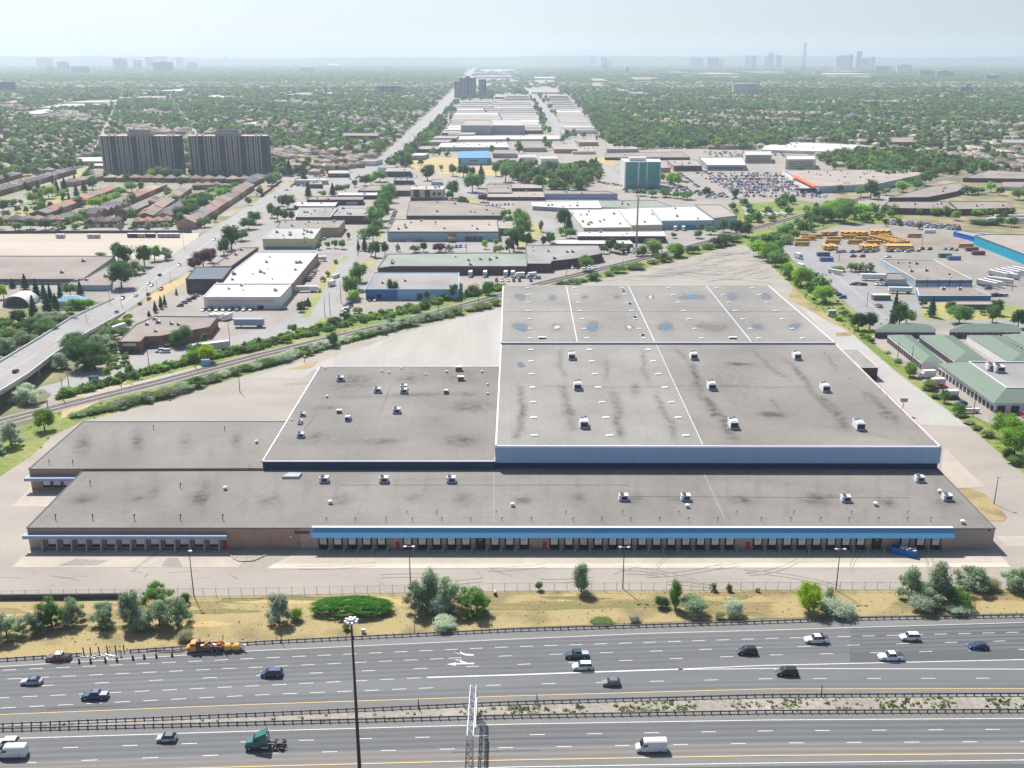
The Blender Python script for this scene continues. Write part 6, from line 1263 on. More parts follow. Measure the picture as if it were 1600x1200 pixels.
r = B('long teal and blue metal warehouse', 'right of the bus yard', [(1600, 397), (1660, 423), (1700, 368), (1546, 366), (1523, 368)], 16, 'wall_teal', 'roof_tan', units=3, edge='wall_dark', cat='warehouse')
B('lower royal blue wing', 'of the teal warehouse', [(1490, 362), (1522, 370), (1546, 367), (1500, 360)], 7, 'wall_royal', 'roof_tan', edge='wall_royal', cat='building')
r = B('blue-grey walled depot with rust columns', 'in the middle of the side street', [(1432, 437), (1519, 437), (1459, 406), (1375, 405)], 11, 'wall_bluegrey', 'roof_brown', units=7, edge='wall_white', front=[(0, 1, .55, .8, 'glass_navy', 'window_band')] + [(k / 5 - .006, k / 5 + .006, 0, 1.1, 'rust', 'column') for k in range(6)], cat='depot', name='depot_building')
B('lower brown-roofed front office with blue band', 'in front of the depot', [(1436, 462), (1549, 462), (1520, 449), (1432, 449)], 8, 'wall_blue', 'roof_brown', units=3, edge='roof_edge', name='depot_building', cat='depot')
B('pale shed wing', 'at the left side of the depot', [(1383, 437), (1417, 437), (1407, 427), (1386, 427)], 9, 'wall_bluegrey', 'roof_brown', name='depot_building', cat='depot')
B('glazed blue entrance strip', 'in front of the brown-roofed front office', [(1490, 476), (1565, 476), (1560, 470), (1488, 470)], 7, 'wall_blue', 'roof_tan', name='depot_building', cat='depot', front=[(.05, .95, .2, .8, 'glass_navy', 'window_band')])
B('wide white-roofed store', 'beyond the home store', [(1190, 234), (1300, 237), (1393, 234), (1345, 226), (1240, 222), (1198, 223)], 4, 'wall_white', 'roof_white', units=10, edge='roof_edge', cat='store')
B('white hotel-like block with pointed white roofs', 'behind the home store', [(1228, 249), (1275, 249), (1272, 243), (1230, 243)], 14, 'wall_cream', 'roof_white', cat='hotel', front=[(.1, .9, .25 + .22 * k, .35 + .22 * k, 'glass_navy', 'window_band') for k in range(3)])
B('white three-storey office', 'behind the home store', [(1165, 242), (1206, 242), (1205, 236), (1162, 236)], 12, 'wall_cream', 'roof_white', cat='office building', front=[(.05, .95, .2 + .25 * k, .33 + .25 * k, 'glass_navy', 'window_band') for k in range(3)])
B('long pale grey low office', 'behind the busy car park', [(1105, 258), (1166, 258), (1160, 246), (1092, 246)], 8, 'wall_grey', 'roof_white', cat='office building', front=[(.05, .95, .3, .65, 'glass_navy', 'window_band')])
B('brick-sided shop with tan roof', 'behind the busy car park', [(1053, 259), (1097, 259), (1088, 250), (1042, 250)], 8, 'brick_tan', 'roof_tan', units=4, front=[(0, 1, .1, .95, 'brick_dark', 'painted_shade_front')], cat='shop')  # front panel in darker brick paints in the shade on that side
B('long brown roof', 'behind the green glass office', [(945, 246), (1078, 246), (1065, 237), (945, 239)], 4, 'brick_dark', 'roof_brown', units=5)
B('tan two-part roof', 'left of the second road', [(895, 237), (930, 237), (925, 228), (886, 229)], 4, 'wall_cream', 'roof_tan', units=4)
B('grey-roofed stepped block', 'right of the second road', [(948, 233), (998, 233), (985, 220), (946, 222)], 5, 'wall_grey', 'roof_tan', units=5)
B('bright blue big-box shop', 'in the strip of factories', [(716, 247), (766, 247), (763, 235), (716, 236)], 10, 'wall_blue', 'shop_blue', cat='shop', edge='shop_blue', front=[(.1, .9, .1, .9, 'wall_lightblue', 'pale_front'), (.35, .6, .6, .75, 'red_paint', 'sign_board')])
B('long white roof with dark skylight marks', 'behind the bright blue shop', [(684, 230), (795, 230), (790, 222), (690, 223)], 6, 'wall_grey', 'roof_white', units=12, edge='roof_edge')
B('thin white roof with red shop signs', 'behind the bright blue shop', [(709, 218), (875, 217), (872, 211), (711, 212)], 3, 'wall_cream', 'roof_white', units=3, edge='roof_edge')
B('tall grey factory hall', 'in the strip of factories', [(720, 196), (768, 196), (768, 188), (728, 188)], 14, 'wall_grey', 'roof_tan', cat='factory'); B('tall grey factory hall with a lower right end', 'in the strip of factories', [(769, 196), (820, 196), (812, 187), (769, 187)], 13, 'wall_grey', 'roof_pale', cat='factory')
B('brick row of shops', 'at the plaza by the arterial road', [(460, 282), (513, 282), (510, 278), (463, 278)], 6, 'wall_cream', 'roof_pale', units=3); B('dark restaurant', 'at the plaza by the arterial road', [(483, 288), (503, 288), (503, 283), (485, 283)], 6, 'wall_dark', 'roof_grey', units=3)
B('shops with red and blue signs', 'at the plaza by the arterial road', [(512, 271), (545, 271), (545, 266), (514, 266)], 6, 'brick_dark', 'roof_pale', front=[(.05, .4, .4, .8, 'red_paint', 'sign_board'), (.5, .9, .4, .8, 'wall_blue', 'sign_board')])
B('white-roofed school-like hall', 'left of the apartment towers', [(122, 252), (162, 252), (160, 245), (115, 246)], 6, 'wall_grey', 'roof_white', edge='roof_edge'); B('brick school wing', 'left of the apartment towers', [(139, 259), (163, 259), (163, 255), (142, 255)], 4, 'brick_red', 'roof_white')
B('dark brown slab block', 'amid the trees beside the arterial road', [(534, 212), (592, 212), (590, 208), (536, 208)], 11, 'brick_dark', 'roof_brown', cat='apartment block')
B('red-brick church-like hall', 'amid the trees right of the white-roofed store', [(1390, 222), (1430, 222), (1420, 214), (1395, 215)], 9, 'brick_red', 'roof_brown', cat='hall')
# quonset tent and blue tent
r = empty('storage_tent', (*G(25, 480), 0)); s = 1 / scl(480); R_ = 21 * s; x0, y0 = G(25, 480); b = MB()
prev = None
for k in range(13):
    a = math.pi * k / 12; p = (x0 + R_ * math.cos(a), R_ * .85 * math.sin(a)); 
    if prev: b.poly([(prev[0], y0, prev[1]), (p[0], y0, p[1]), (p[0], y0 + 14, p[1]), (prev[0], y0 + 14, prev[1])], M('wall_white'))
    prev = p
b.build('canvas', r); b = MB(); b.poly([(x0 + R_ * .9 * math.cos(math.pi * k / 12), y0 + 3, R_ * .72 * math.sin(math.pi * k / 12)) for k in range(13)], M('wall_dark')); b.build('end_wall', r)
tag(r, 'white round-arched storage tent with open dark end', 'tent', 'between conifers')
r = empty('party_tent', (*G(112, 478), 0)); x0, y0 = G(112, 478); b = MB(); b.loft([[(x0 - 8, y0 - 4, 3.5), (x0 + 8, y0 - 4, 3.5), (x0 + 8, y0 + 5, 3.5), (x0 - 8, y0 + 5, 3.5)], [(x0 - 4, y0, 6), (x0 + 4, y0, 6), (x0 + 4, y0 + 1, 6), (x0 - 4, y0 + 1, 6)]], M('wall_lightblue')); b.build('roof', r); b = MB(); b.box(x0, y0 + .5, 1.75, 15, 8, 3.5, M('wall_white')); b.build('wall', r); tag(r, 'pale blue-roofed pavilion', 'pavilion', 'east of the arched tent')
# hipped / storage buildings
def hip(desc, where, foot, zw, rise, wall, roofm, name='house', cat='house', group=None, side=None, inset=.35, over=.5, wins=0, kids=True, flat=None, front_doors=None, where_px=True):
    """foot: 4 world corners FL FR BR BL"""
    c = sum((Vector(p) for p in foot), Vector((0, 0))) / 4; r = empty(name, (c.x, c.y, 0)); b = MB(); poly = foot if area(foot) > 0 else foot[::-1]
    b.prism(poly, 0, zw, M(wall), cap=False); b.build('wall', r)
    e = [Vector(p) + (Vector(p) - c).normalized() * over for p in foot]; A0, B0, C0, D0 = e; w = (B0 - A0).length; l = (D0 - A0).length
    if w >= l: k = min(.5, l / w * .5) if inset else 0; R0 = (A0 + D0) / 2 + ((B0 + C0) / 2 - (A0 + D0) / 2) * (k * (1 if inset else 0)); R1 = (B0 + C0) / 2 + ((A0 + D0) / 2 - (B0 + C0) / 2) * (k if inset else 0)
    else: k = min(.5, w / l * .5) if inset else 0; R0 = (A0 + B0) / 2 + ((D0 + C0) / 2 - (A0 + B0) / 2) * k; R1 = (D0 + C0) / 2 + ((A0 + B0) / 2 - (D0 + C0) / 2) * k
    z1 = zw + rise; b = MB(); m = M(roofm); v3 = lambda p, z: (p.x, p.y, z)
    if w >= l: b.poly([v3(A0, zw), v3(B0, zw), v3(R1, z1), v3(R0, z1)], m); b.poly([v3(C0, zw), v3(D0, zw), v3(R0, z1), v3(R1, z1)], m); b.poly([v3(D0, zw), v3(A0, zw), v3(R0, z1)], m if inset else M(wall)); b.poly([v3(B0, zw), v3(C0, zw), v3(R1, z1)], m if inset else M(wall))
    else: b.poly([v3(D0, zw), v3(A0, zw), v3(R0, z1), v3(R1, z1)], m); b.poly([v3(B0, zw), v3(C0, zw), v3(R1, z1), v3(R0, z1)], m); b.poly([v3(A0, zw), v3(B0, zw), v3(R0, z1)], m if inset else M(wall)); b.poly([v3(C0, zw), v3(D0, zw), v3(R1, z1)], m if inset else M(wall))
    b.poly([v3(A0, zw - .02), v3(D0, zw - .02), v3(C0, zw - .02), v3(B0, zw - .02)], m); ro = b.build('roof', r)
    FLv, FRv = Vector(foot[0]), Vector(foot[1]); d = FRv - FLv; L = d.length; d.normalize(); nn = Vector((d.y, -d.x)); an_ = math.atan2(d.y, d.x)
    for k in range(wins):
        t = (k + .5) / wins; p = FLv + d * L * t + nn * .04
        b = MB(); b.box(p.x, p.y, zw - 1.3, 1.3, .1, 1.2, M('glass_dark'), an_); b.build('window', r)
    if wins: p = FLv + d * L * .7 + nn * .04; b = MB(); b.box(p.x, p.y, 1.15, 3.2, .12, 2.2, M('wall_white'), an_); b.build('garage_door', r)
    def drow(P, Q, n_, w_, h_, m_, nm):
        e_ = Q - P; l_ = e_.length; e_.normalize(); n2 = Vector((e_.y, -e_.x)); 
        if (P + n2 - c).length < (P - n2 - c).length: n2 = -n2
        for k in range(n_):
            p = P + e_ * l_ * (k + .5) / n_ + n2 * .05; b = MB(); b.box(p.x, p.y, h_ / 2 + .1, w_, .12, h_, M(m_), math.atan2(e_.y, e_.x)); b.build(nm, r)
    if side: drow(FLv, Vector(foot[3]), *side, 'roller_door')
    if front_doors: drow(FLv, FRv, *front_doors, 'roller_door')
    tag(r, desc, cat, where, group); return r
def pf(pts, z): return [G(*p, z) for p in pts]
SG = 'storage unit rows'
hip('long green-roofed storage row end-on to the street', 'nearest the side street, left one', pf([(1368, 516), (1462, 516), (1454, 508), (1372, 508)], 4), 4, 2, 'wall_white', 'storage_green', 'storage_building', 'storage building', SG, front_doors=(9, 3.4, 2.8, 'door_dark'))
hip('long green-roofed storage row end-on to the street', 'nearest the side street, right one', pf([(1484, 516), (1596, 516), (1584, 507), (1500, 508)], 4), 4, 2, 'wall_white', 'storage_green', 'storage_building', 'storage building', SG, front_doors=(10, 3.4, 2.8, 'door_dark'))
hip('green-roofed storage row running away from the lot', 'nearest the warehouse lot', pf([(1441, 566), (1474, 566), (1424, 524), (1387, 524)], 3.5), 3.5, 1.6, 'wall_white', 'storage_green', 'storage_building', 'storage building', SG, side=(16, 2.3, 2.4, 'door_dark'))
hip('green-roofed storage row running away from the lot', 'second from the warehouse lot', pf([(1492, 563), (1545, 565), (1489, 524), (1437, 524)], 3.5), 3.5, 2.2, 'wall_white', 'storage_green', 'storage_building', 'storage building', SG, side=(16, 2.3, 2.4, 'door_dark'))
hip('green-roofed storage row with a blank white side', 'third from the warehouse lot', pf([(1578, 566), (1632, 567), (1562, 524), (1511, 524)], 3.5), 3.5, 2.2, 'wall_white', 'storage_green', 'storage_building', 'storage building', SG)
hip('green-roofed storage row', 'at the picture edge, fourth from the warehouse lot', pf([(1636, 560), (1680, 560), (1615, 522), (1566, 523)], 3.5), 3.5, 2.2, 'wall_white', 'storage_green', 'storage_building', 'storage building', SG, side=(12, 2.6, 2.4, 'door_dark'))
r = hip('big green-roofed storage hall with a flat roof well', 'beside the east lot', pf([(1555, 628), (1730, 628), (1620, 568), (1468, 569)], 4.5), 4.5, .05, 'wall_white', 'storage_green', 'storage_building', 'storage building', SG, side=(15, 2.4, 2.3, 'door_dark'), front_doors=(8, 3.2, 2.8, 'door_dark'))
for ch in list(r.children):
    if ch.name.startswith('roof'): bpy.data.objects.remove(ch)
e = [Vector((*p, 4.5)) for p in pf([(1552, 630), (1735, 630), (1622, 567), (1465, 568)], 4.5)]; i_ = [Vector((*p, 8)) for p in pf([(1573, 606), (1700, 606), (1622, 566), (1514, 565)], 8)]
b = MB(); 
for k in range(4): b.poly([e[k], e[(k + 1) % 4], i_[(k + 1) % 4], i_[k]], M('storage_green'))
b.build('roof', r); b = MB(); b.poly([(p.x, p.y, 7.6) for p in i_], M('roof_grey')); b.build('flat_roof', r)
b = MB()
for k in range(4):
    a, c = i_[k], i_[(k + 1) % 4]; d = c - a; b.box((a.x + c.x) / 2, (a.y + c.y) / 2, 8, d.length, .5, .4, M('roof_edge'), math.atan2(d.y, d.x))
b.build('roof_trim', r); rl = Vector(r.location)
for p in ((1548, 578), (1560, 581)): unit(*p, 7.6, 'box', 1.7, root=r, rl=rl)
PATH_OCC.append(([(1345, 520), (1660, 500), (1660, 650), (1556, 650), (1400, 548)], 1))
mat('tower_fin', A(.44, .39, .36), var=.06); mat('tower_dim', A(.16, .16, .18), var=.05)
# ------------------------------------------------------------------ apartment towers
def tower(desc, where, x0, x1, ytop, ybase, cat='apartment tower', bays=None, floors=None, wall='tower_fin', dark='tower_dark', depth=18, roofbox=True, nested=0, fins=True):
    s = scl(ybase); xa, ya_ = G(x0, ybase); xb, yb2 = G(x1, ybase); w = xb - xa; z = (ybase - ytop) / (s * CT) * (1 + 0); cx = (xa + xb) / 2
    # height: solve so that the top lands on ytop
    lo, hi_ = 5, 300
    for _ in range(40):
        m_ = (lo + hi_) / 2
        if S(cx, ya_, m_)[1] > ytop: lo = m_
        else: hi_ = m_
    z = lo; r = empty('apartment_tower', (cx, ya_, 0)); b = MB(); b.box(cx, ya_ + depth / 2, z / 2, w, depth, z, M(dark)); b.build('wall', r); floors = floors or int(z / 2.9)
    b = MB(); b.box(cx, ya_ + depth / 2, z + .3, w + .5, depth + .5, .6, M(wall)); b.build('roof', r)
    if fins:
        bays = bays or int(w / 6); k = 0
        for i in range(bays):
            px = xa + w * (i + .5) / bays
            if i % 4 in (0, 1, 3):
                b = MB()
                for q in (-.3, .3): b.box(px + q * w / bays, ya_ - .6, z / 2, 1.5, 1.4, z, M(wall))
                b.build('balcony_bay', r)
        for j in range(1, floors):
            b = MB(); b.box(cx, ya_ - .12, z * j / floors, w * .995, .25, .3, M('tower_dim')); b.build('floor_slab', r)
    if roofbox:
        b = MB(); b.box(cx, ya_ + depth * .5, z + 3, w * .31, depth * .7, 6, M(wall)); b.build('penthouse', r); b = MB(); b.box(cx, ya_ + depth * .5, z + 6.4, w * .27, depth * .6, .8, M(dark)); b.build('penthouse_roof', r)
        for q in (-.4, -.33, .36, .42): b = MB(); b.box(cx + w * q, ya_ + depth * .4, z + 1.4, 3, 4, 1.8, M('roof_edge_pink')); b.build('roof_plant', r)
    tag(r, desc, cat, where); PATH_OCC.append(([(x0, ytop), (x1, ytop), (x1, ybase + 1), (x0, ybase + 1)], 3)); return r
tower('broad brown-grey apartment slab', 'left one of the near twin towers', 163, 284, 213, 275); tower('broad brown-grey apartment slab', 'right one of the near twin towers', 299, 420, 213, 276)
r = tower('tall blue-grey apartment tower with stepped top', 'beside the arterial road in the distance', 718, 744, 122, 153, bays=5, dark='glass_navy'); tower('lower blue-grey apartment tower', 'right of the stepped tower', 748, 760, 124, 153, bays=3, dark='glass_navy', roofbox=False); tower('low pale apartment wing', 'left of the stepped tower', 710, 718, 127, 152, bays=2, roofbox=False)
tower('wide striped apartment slab', 'alone amid the trees left of the arterial road', 589, 627, 134, 149, bays=10, roofbox=False, wall='far_pale'); tower('wide dark slab block', 'cut by the left picture edge', -20, 23, 128, 146, fins=False, roofbox=False)
far = [(178, 199, 92, 112), (209, 222, 94, 108), (228, 240, 89, 106), (241, 263, 88, 104), (240, 270, 97, 113), (276, 287, 89, 104), (293, 308, 98, 111), (349, 356, 88, 98), (367, 374, 88, 98), (58, 83, 90, 106), (90, 108, 97, 110), (112, 139, 104, 115), (72, 86, 105, 114), (505, 511, 90, 99), (512, 520, 90, 99), (534, 543, 90, 99), (597, 606, 91, 99),
       (922, 930, 87, 102), (939, 949, 89, 106), (869, 875, 92, 99), (950, 956, 93, 105), (1074, 1078, 89, 103), (1079, 1098, 90, 105), (1105, 1123, 90, 106), (1124, 1130, 92, 106), (1164, 1171, 87, 106), (1173, 1181, 87, 106), (1193, 1199, 87, 106), (1200, 1208, 83, 106), (1212, 1221, 86, 106), (1305, 1331, 87, 108), (1326, 1331, 85, 108), (1337, 1345, 80, 108), (1346, 1358, 91, 108), (1360, 1366, 89, 108), (1368, 1392, 103, 113), (1401, 1425, 102, 114), (1437, 1460, 110, 120), (1463, 1490, 111, 121), (1272, 1285, 109, 118), (939, 950, 101, 109), (470, 490, 105, 112), (600, 612, 103, 109), (1540, 1560, 117, 126), (1500, 1520, 136, 148), (1145, 1186, 131, 148), (660, 685, 139, 145), (940, 948, 104, 110), (1518, 1524, 90, 96)]
for i, (x0, x1, yt, yb_2) in enumerate(far):
    yb_2 = max(yb_2, 99); t = tower('distant ' + ('broad' if x1 - x0 > 15 else 'slim') + ' blue-grey tower block', 'on the west horizon' if x1 < 745 else 'on the middle horizon' if x1 < 1150 else 'on the east horizon', x0, x1, yt, yb_2, fins=False, roofbox=(x1 - x0 > 12 and i % 2 == 0), dark='far_tower' if i % 3 else 'far_pale', depth=22, floors=2)
# ------------------------------------------------------------------ water tower, dome, masts
def mast(desc, px, yb_3, yt, wpx, z=None, legs=4, cat='radio mast'):
    x, y = G(px, yb_3); lo, hi_ = 5, 900
    for _ in range(45):
        m_ = (lo + hi_) / 2
        if S(x, y, m_)[1] > yt: lo = m_
        else: hi_ = m_
    z = lo; w = wpx / scl(yb_3); r = empty('radio_mast', (x, y, 0)); w2 = w * .55
    for a, c in ((-1, -1), (1, -1), (1, 1), (-1, 1)): b = MB(); b.tube((x + a * w / 2, y + c * w / 2, 0), (x + a * w2 / 2, y + c * w2 / 2, z), w * .07, w * .06, M('metal_dark'), 4); b.build('leg', r)
    b = MB(); n = 12
    for k in range(n):
        f0, f1 = k / n, (k + 1) / n; wa, wb_ = w + (w2 - w) * f0, w + (w2 - w) * f1; s_ = 1 if k % 2 else -1
        b.tube((x - s_ * wa / 2, y - wa / 2, z * f0), (x + s_ * wb_ / 2, y - wb_ / 2, z * f1), w * .04, w * .04, M('metal_dark'), 4, False); b.tube((x - wb_ / 2, y - wb_ / 2, z * f1), (x + wb_ / 2, y - wb_ / 2, z * f1), w * .04, w * .04, M('metal_dark'), 4, False)
    b.build('bracing', r); tag(r, desc, cat); return r
mast('tall lattice radio mast on the east horizon', 1255, 111, 66, 4.2); mast('slim leaning-looking mast at the far right horizon', 1523, 99, 71, 2.4)
r = empty('water_tower', (*G(979, 117), 0)); x, y = G(979, 117); q = 1 / scl(117); b = MB(); b.tube((x, y, 0), (x, y, 10 * q), 3.5 * q, 4.2 * q, M('far_pale'), 16); b.build('stem', r); b = MB(); b.tube((x, y, 10 * q), (x, y, 13 * q), 4.4 * q, 2.6 * q, M('wall_white'), 16); b.build('tank', r); tag(r, 'white-capped round water tower in the hazy distance', 'water tower')
r = empty('white_dome', (*G(523, 103), 0)); x, y = G(523, 103); q = 1 / scl(103); b = MB(); b.loft([[(x + 10 * q * math.cos(k * .785), y + 10 * q * math.sin(k * .785), 0) for k in range(8)], [(x + 8 * q * math.cos(k * .785), y + 8 * q * math.sin(k * .785), 2 * q) for k in range(8)], [(x + 3 * q * math.cos(k * .785), y + 3 * q * math.sin(k * .785), 3.2 * q) for k in range(8)]], M('wall_white')); b.build('shell', r); tag(r, 'white air-supported dome far away in the trees', 'dome')
b = MB(); x, y = G(994, 394); zt = hz(100, 394); lo, hi_ = 5, 200
for _ in range(40):
    m_ = (lo + hi_) / 2
    if S(x, y, m_)[1] > 308: lo = m_
    else: hi_ = m_
b.tube((x, y, 0), (x, y, lo), .75, .5, M('metal_grey'), 8); r = empty('communications_mast', (x, y, 0)); b.build('pole', r); b = MB(); [b.box(x + .9 * math.cos(k * 2.1), y + .9 * math.sin(k * 2.1), lo - 2, .3, .3, 2.4, M('metal_light')) for k in range(3)]; b.build('antenna', r); tag(r, 'slim grey communications mast behind the warehouse', 'communications mast')
# ------------------------------------------------------------------ the strip of small factories towards the horizon
sr = random.Random(17)
WHS = ['in the central factory strip', 'right of the second road']
def striprow(x0, x1, yf, yb4, hp, wall, roofm, where, dsc):
    bld(dsc, where, [(x0, yf), (x1, yf), (x1 - (x1 - 800) * .06, yb4), (x0 - (x0 - 800) * .06, yb4)], hp, wall, roofm, units=0, edge='roof_edge' if roofm != 'roof_brown' else None)
rn = {'roof_tan': 'tan', 'roof_pale': 'pale grey', 'roof_brown': 'brown', 'roof_white': 'white', 'roof_grey': 'grey'}
strip_ = []
for k in range(17):
    yf = 204 - k * 4.6 * (1 - k * .018); t = (yf - 97) / (208 - 97)
    xl = 748 - 62 * t + 6; xm = 805 + 45 * t; xr = 826 + 56 * t + 4; xe = 845 + 92 * t
    cut = sr.uniform(.35, .65); xc = xl + (xm - xl) * cut
    for (p, q) in ((xl, xc - 2), (xc + 1, xm), (xr, xe)):
        if not (p < 762 and 118 < yf < 160 and q > 706) or p > 764: strip_.append((p, q, yf, yf - 2.6 - t * 1.6))
for (x0, x1, yf, yb5) in tuple(strip_) + ((818, 853, 231, 223), (866, 902, 233, 225), (812, 838, 246, 241), (845, 872, 248, 243), (648, 684, 233, 228), (636, 662, 243, 239), (770, 806, 240, 234), (905, 935, 222, 217), (1010, 1048, 262, 257), (590, 612, 262, 258), (560, 585, 252, 249), (810, 850, 262, 258), (690, 718, 208, 203), 
                        (668, 700, 222, 218), (657, 712, 216, 212), (830, 875, 144, 138), (925, 945, 134, 131), (835, 870, 122, 120), (925, 950, 126, 123), (960, 985, 142, 139), (980, 1014, 146, 144), (990, 1020, 124, 121), (1005, 1035, 123, 121), (1060, 1085, 114, 113), (1100, 1160, 116, 114), (1180, 1230, 113, 112), (1285, 1365, 116, 114), (1320, 1360, 112, 111), (950, 985, 212, 207), (740, 800, 120, 118)):
    m = sr.choice(['roof_tan', 'roof_pale', 'roof_brown', 'roof_grey', 'roof_brown', 'roof_tan', 'roof_tan', 'roof_grey', 'roof_white']); h = max(2.2, (yf - YH) * .042)
    striprow(x0, x1, yf, yb5, h, sr.choice(['wall_cream', 'brick_dark', 'wall_grey', 'brick_tan', 'wall_white']), m, WHS[0] if x1 < 850 else (WHS[1] if x1 < 945 else 'in the hazy industrial belt'), f'long {rn[m]}-roofed factory')
for (x0, x1, yf, yb5, m) in ((0, 40, 160, 156, 'roof_pale'), (60, 135, 168, 162, 'roof_white'), (95, 175, 160, 157, 'roof_pale'), (25, 62, 178, 170, 'roof_white'), (145, 175, 165, 158, 'roof_tan'), (0, 25, 185, 180, 'roof_pale'), (300, 345, 153, 149, 'roof_white'), (190, 262, 153, 150, 'roof_tan'), (245, 290, 142, 139, 'roof_white'), (505, 523, 146, 143, 'roof_white'), (445, 490, 148, 145, 'roof_tan'), (1560, 1640, 223, 218, 'roof_grey'), (1505, 1545, 232, 225, 'roof_pale'), (1555, 1590, 237, 232, 'roof_white'), (1430, 1475, 248, 244, 'roof_tan'), (375, 400, 194, 190, 'roof_white'), (700, 740, 210, 206, 'roof_tan')):
    striprow(x0, x1, yf, yb5, max(2.2, (yf - YH) * .04), sr.choice(['wall_cream', 'brick_tan', 'wall_grey']), m, 'in the far left district' if x1 < 530 else 'behind the home store district', f'low {rn[m]}-roofed building')
# ------------------------------------------------------------------ houses
HR = random.Random(31); SHC = [('shingle_grey', 'grey'), ('shingle_brown', 'brown'), ('shingle_tan', 'tan'), ('shingle_dark', 'dark'), ('shingle_red', 'red')]
HG = 'houses of the townhouse quarter'
def rowh(p0, p1, n, depth, where, zw=4.9, rise=2.6, mats=None, gap=.0, wall='brick_house', inset=True, flip=1, wins=0, kind='house', dormer=False):
    a, c = Vector(G(*p0)), Vector(G(*p1)); d = c - a; L = d.length / n; d.normalize(); nn = Vector((-d.y, d.x)) * flip
    for k in range(n):
        P = a + d * L * (k + gap / 2); Q = a + d * L * (k + 1 - gap / 2); m = HR.choice(mats or SHC[:4]); dd = depth * HR.uniform(1.1, 1.35)
        foot = [P, Q, Q + nn * dd, P + nn * dd]; foot = [(p.x, p.y) for p in foot]
        r = hip(f'{m[1]}-roofed brick {"townhouse" if not gap else "house"}', where, foot, zw * HR.uniform(.95, 1.05), rise * HR.uniform(.9, 1.15), HR.choice([wall, wall, 'brick_tan', 'brick_red']), m[0], 'house', 'house', HG, inset=inset, wins=wins)
        if dormer:
            b = MB(); e = (P + Q) / 2 + nn * dd * .22; b.box(e.x, e.y, zw + rise * .55, 1.8, 2.2, 1.5, M('wall_white'), math.atan2(d.y, d.x)); b.build('dormer', r)
        if HR.random() < .5:
            e = (P + Q) / 2 + nn * dd * .6; b = MB(); b.box(e.x, e.y, zw + rise, .7, .7, 1.6, M('brick_red')); b.build('chimney', r)
D_ = [('shingle_dark', 'dark grey'), ('shingle_grey', 'grey'), ('shingle_dark', 'dark grey')]; Bn = [('shingle_brown', 'brown'), ('shingle_dark', 'dark grey'), ('shingle_grey', 'grey')]
rowh((-8, 309), (120, 271), 15, 11, 'in the long dormered row at the west edge', dormer=True, mats=D_, zw=5.4, rise=3)
rowh((-10, 290), (36, 277), 6, 12, 'behind the long dormered row', mats=D_); rowh((-5, 352), (62, 352), 4, 11, 'facing the dirt field at the far west', gap=.1, mats=Bn, wins=2)
rowh((66, 352), (96, 352), 2, 11, 'facing the dirt field next to the west group', gap=.1, mats=[('shingle_brown', 'brown'), ('shingle_red', 'red')], wins=2)
rowh((75, 342), (186, 300), 10, 12, 'in the back-to-back row behind the west group', mats=[('shingle_grey', 'grey'), ('shingle_red', 'red'), ('shingle_brown', 'brown')], inset=False, rise=2.6)
rowh((131, 355), (184, 355), 4, 12, 'facing the dirt field in the middle group', gap=.06, mats=Bn, wins=2); rowh((150, 343), (205, 326), 6, 12, 'in the row behind the middle group', mats=D_, inset=False, rise=2.5)
rowh((180, 330), (262, 295), 8, 12, 'west side of the housing lane', gap=.05, mats=[('shingle_red', 'red'), ('shingle_brown', 'brown'), ('shingle_tan', 'tan'), ('shingle_grey', 'grey')]); rowh((207, 356), (268, 354), 4, 12, 'facing the dirt field in the east group', gap=.06, mats=[('shingle_red', 'red'), ('shingle_brown', 'brown')], wins=2, wall='brick_red')
rowh((240, 345), (300, 300), 9, 12, 'east side of the housing lane', mats=[('shingle_brown', 'brown'), ('shingle_grey', 'grey')], inset=False); rowh((306, 358), (398, 296), 12, 12, 'in the row along the arterial road', inset=False, rise=3.2, zw=5.4, mats=[('shingle_dark', 'dark grey'), ('shingle_grey', 'grey'), ('shingle_brown', 'brown')], wall='brick_tan')
rowh((114, 292), (178, 278), 4, 12, 'beside the courtyard west of the towers', gap=.1, mats=Bn); rowh((160, 284), (408, 287), 13, 12, 'in the row at the foot of the twin towers', gap=.22, mats=[('shingle_tan', 'tan'), ('shingle_brown', 'brown'), ('shingle_grey', 'grey')], rise=3)
rowh((268, 345), (322, 310), 7, 11, 'in the inner row beside the arterial row', mats=D_, inset=False); rowh((205, 340), (255, 318), 6, 11, 'in the inner row west of the lane', mats=Bn, inset=False); rowh((100, 352), (128, 341), 3, 11, 'between the west and middle groups', mats=D_); rowh((300, 297), (345, 296), 3, 12, 'at the head of the housing lane', gap=.1, mats=Bn); rowh((398, 292), (425, 275), 3, 12, 'at the north end of the arterial row', mats=D_)
rowh((505, 266), (572, 262), 5, 12, 'around the plaza restaurants', gap=.25, mats=SHC[:4], rise=3); rowh((520, 256), (570, 252), 4, 12, 'behind the plaza restaurants', gap=.25, mats=SHC[:4], rise=3)
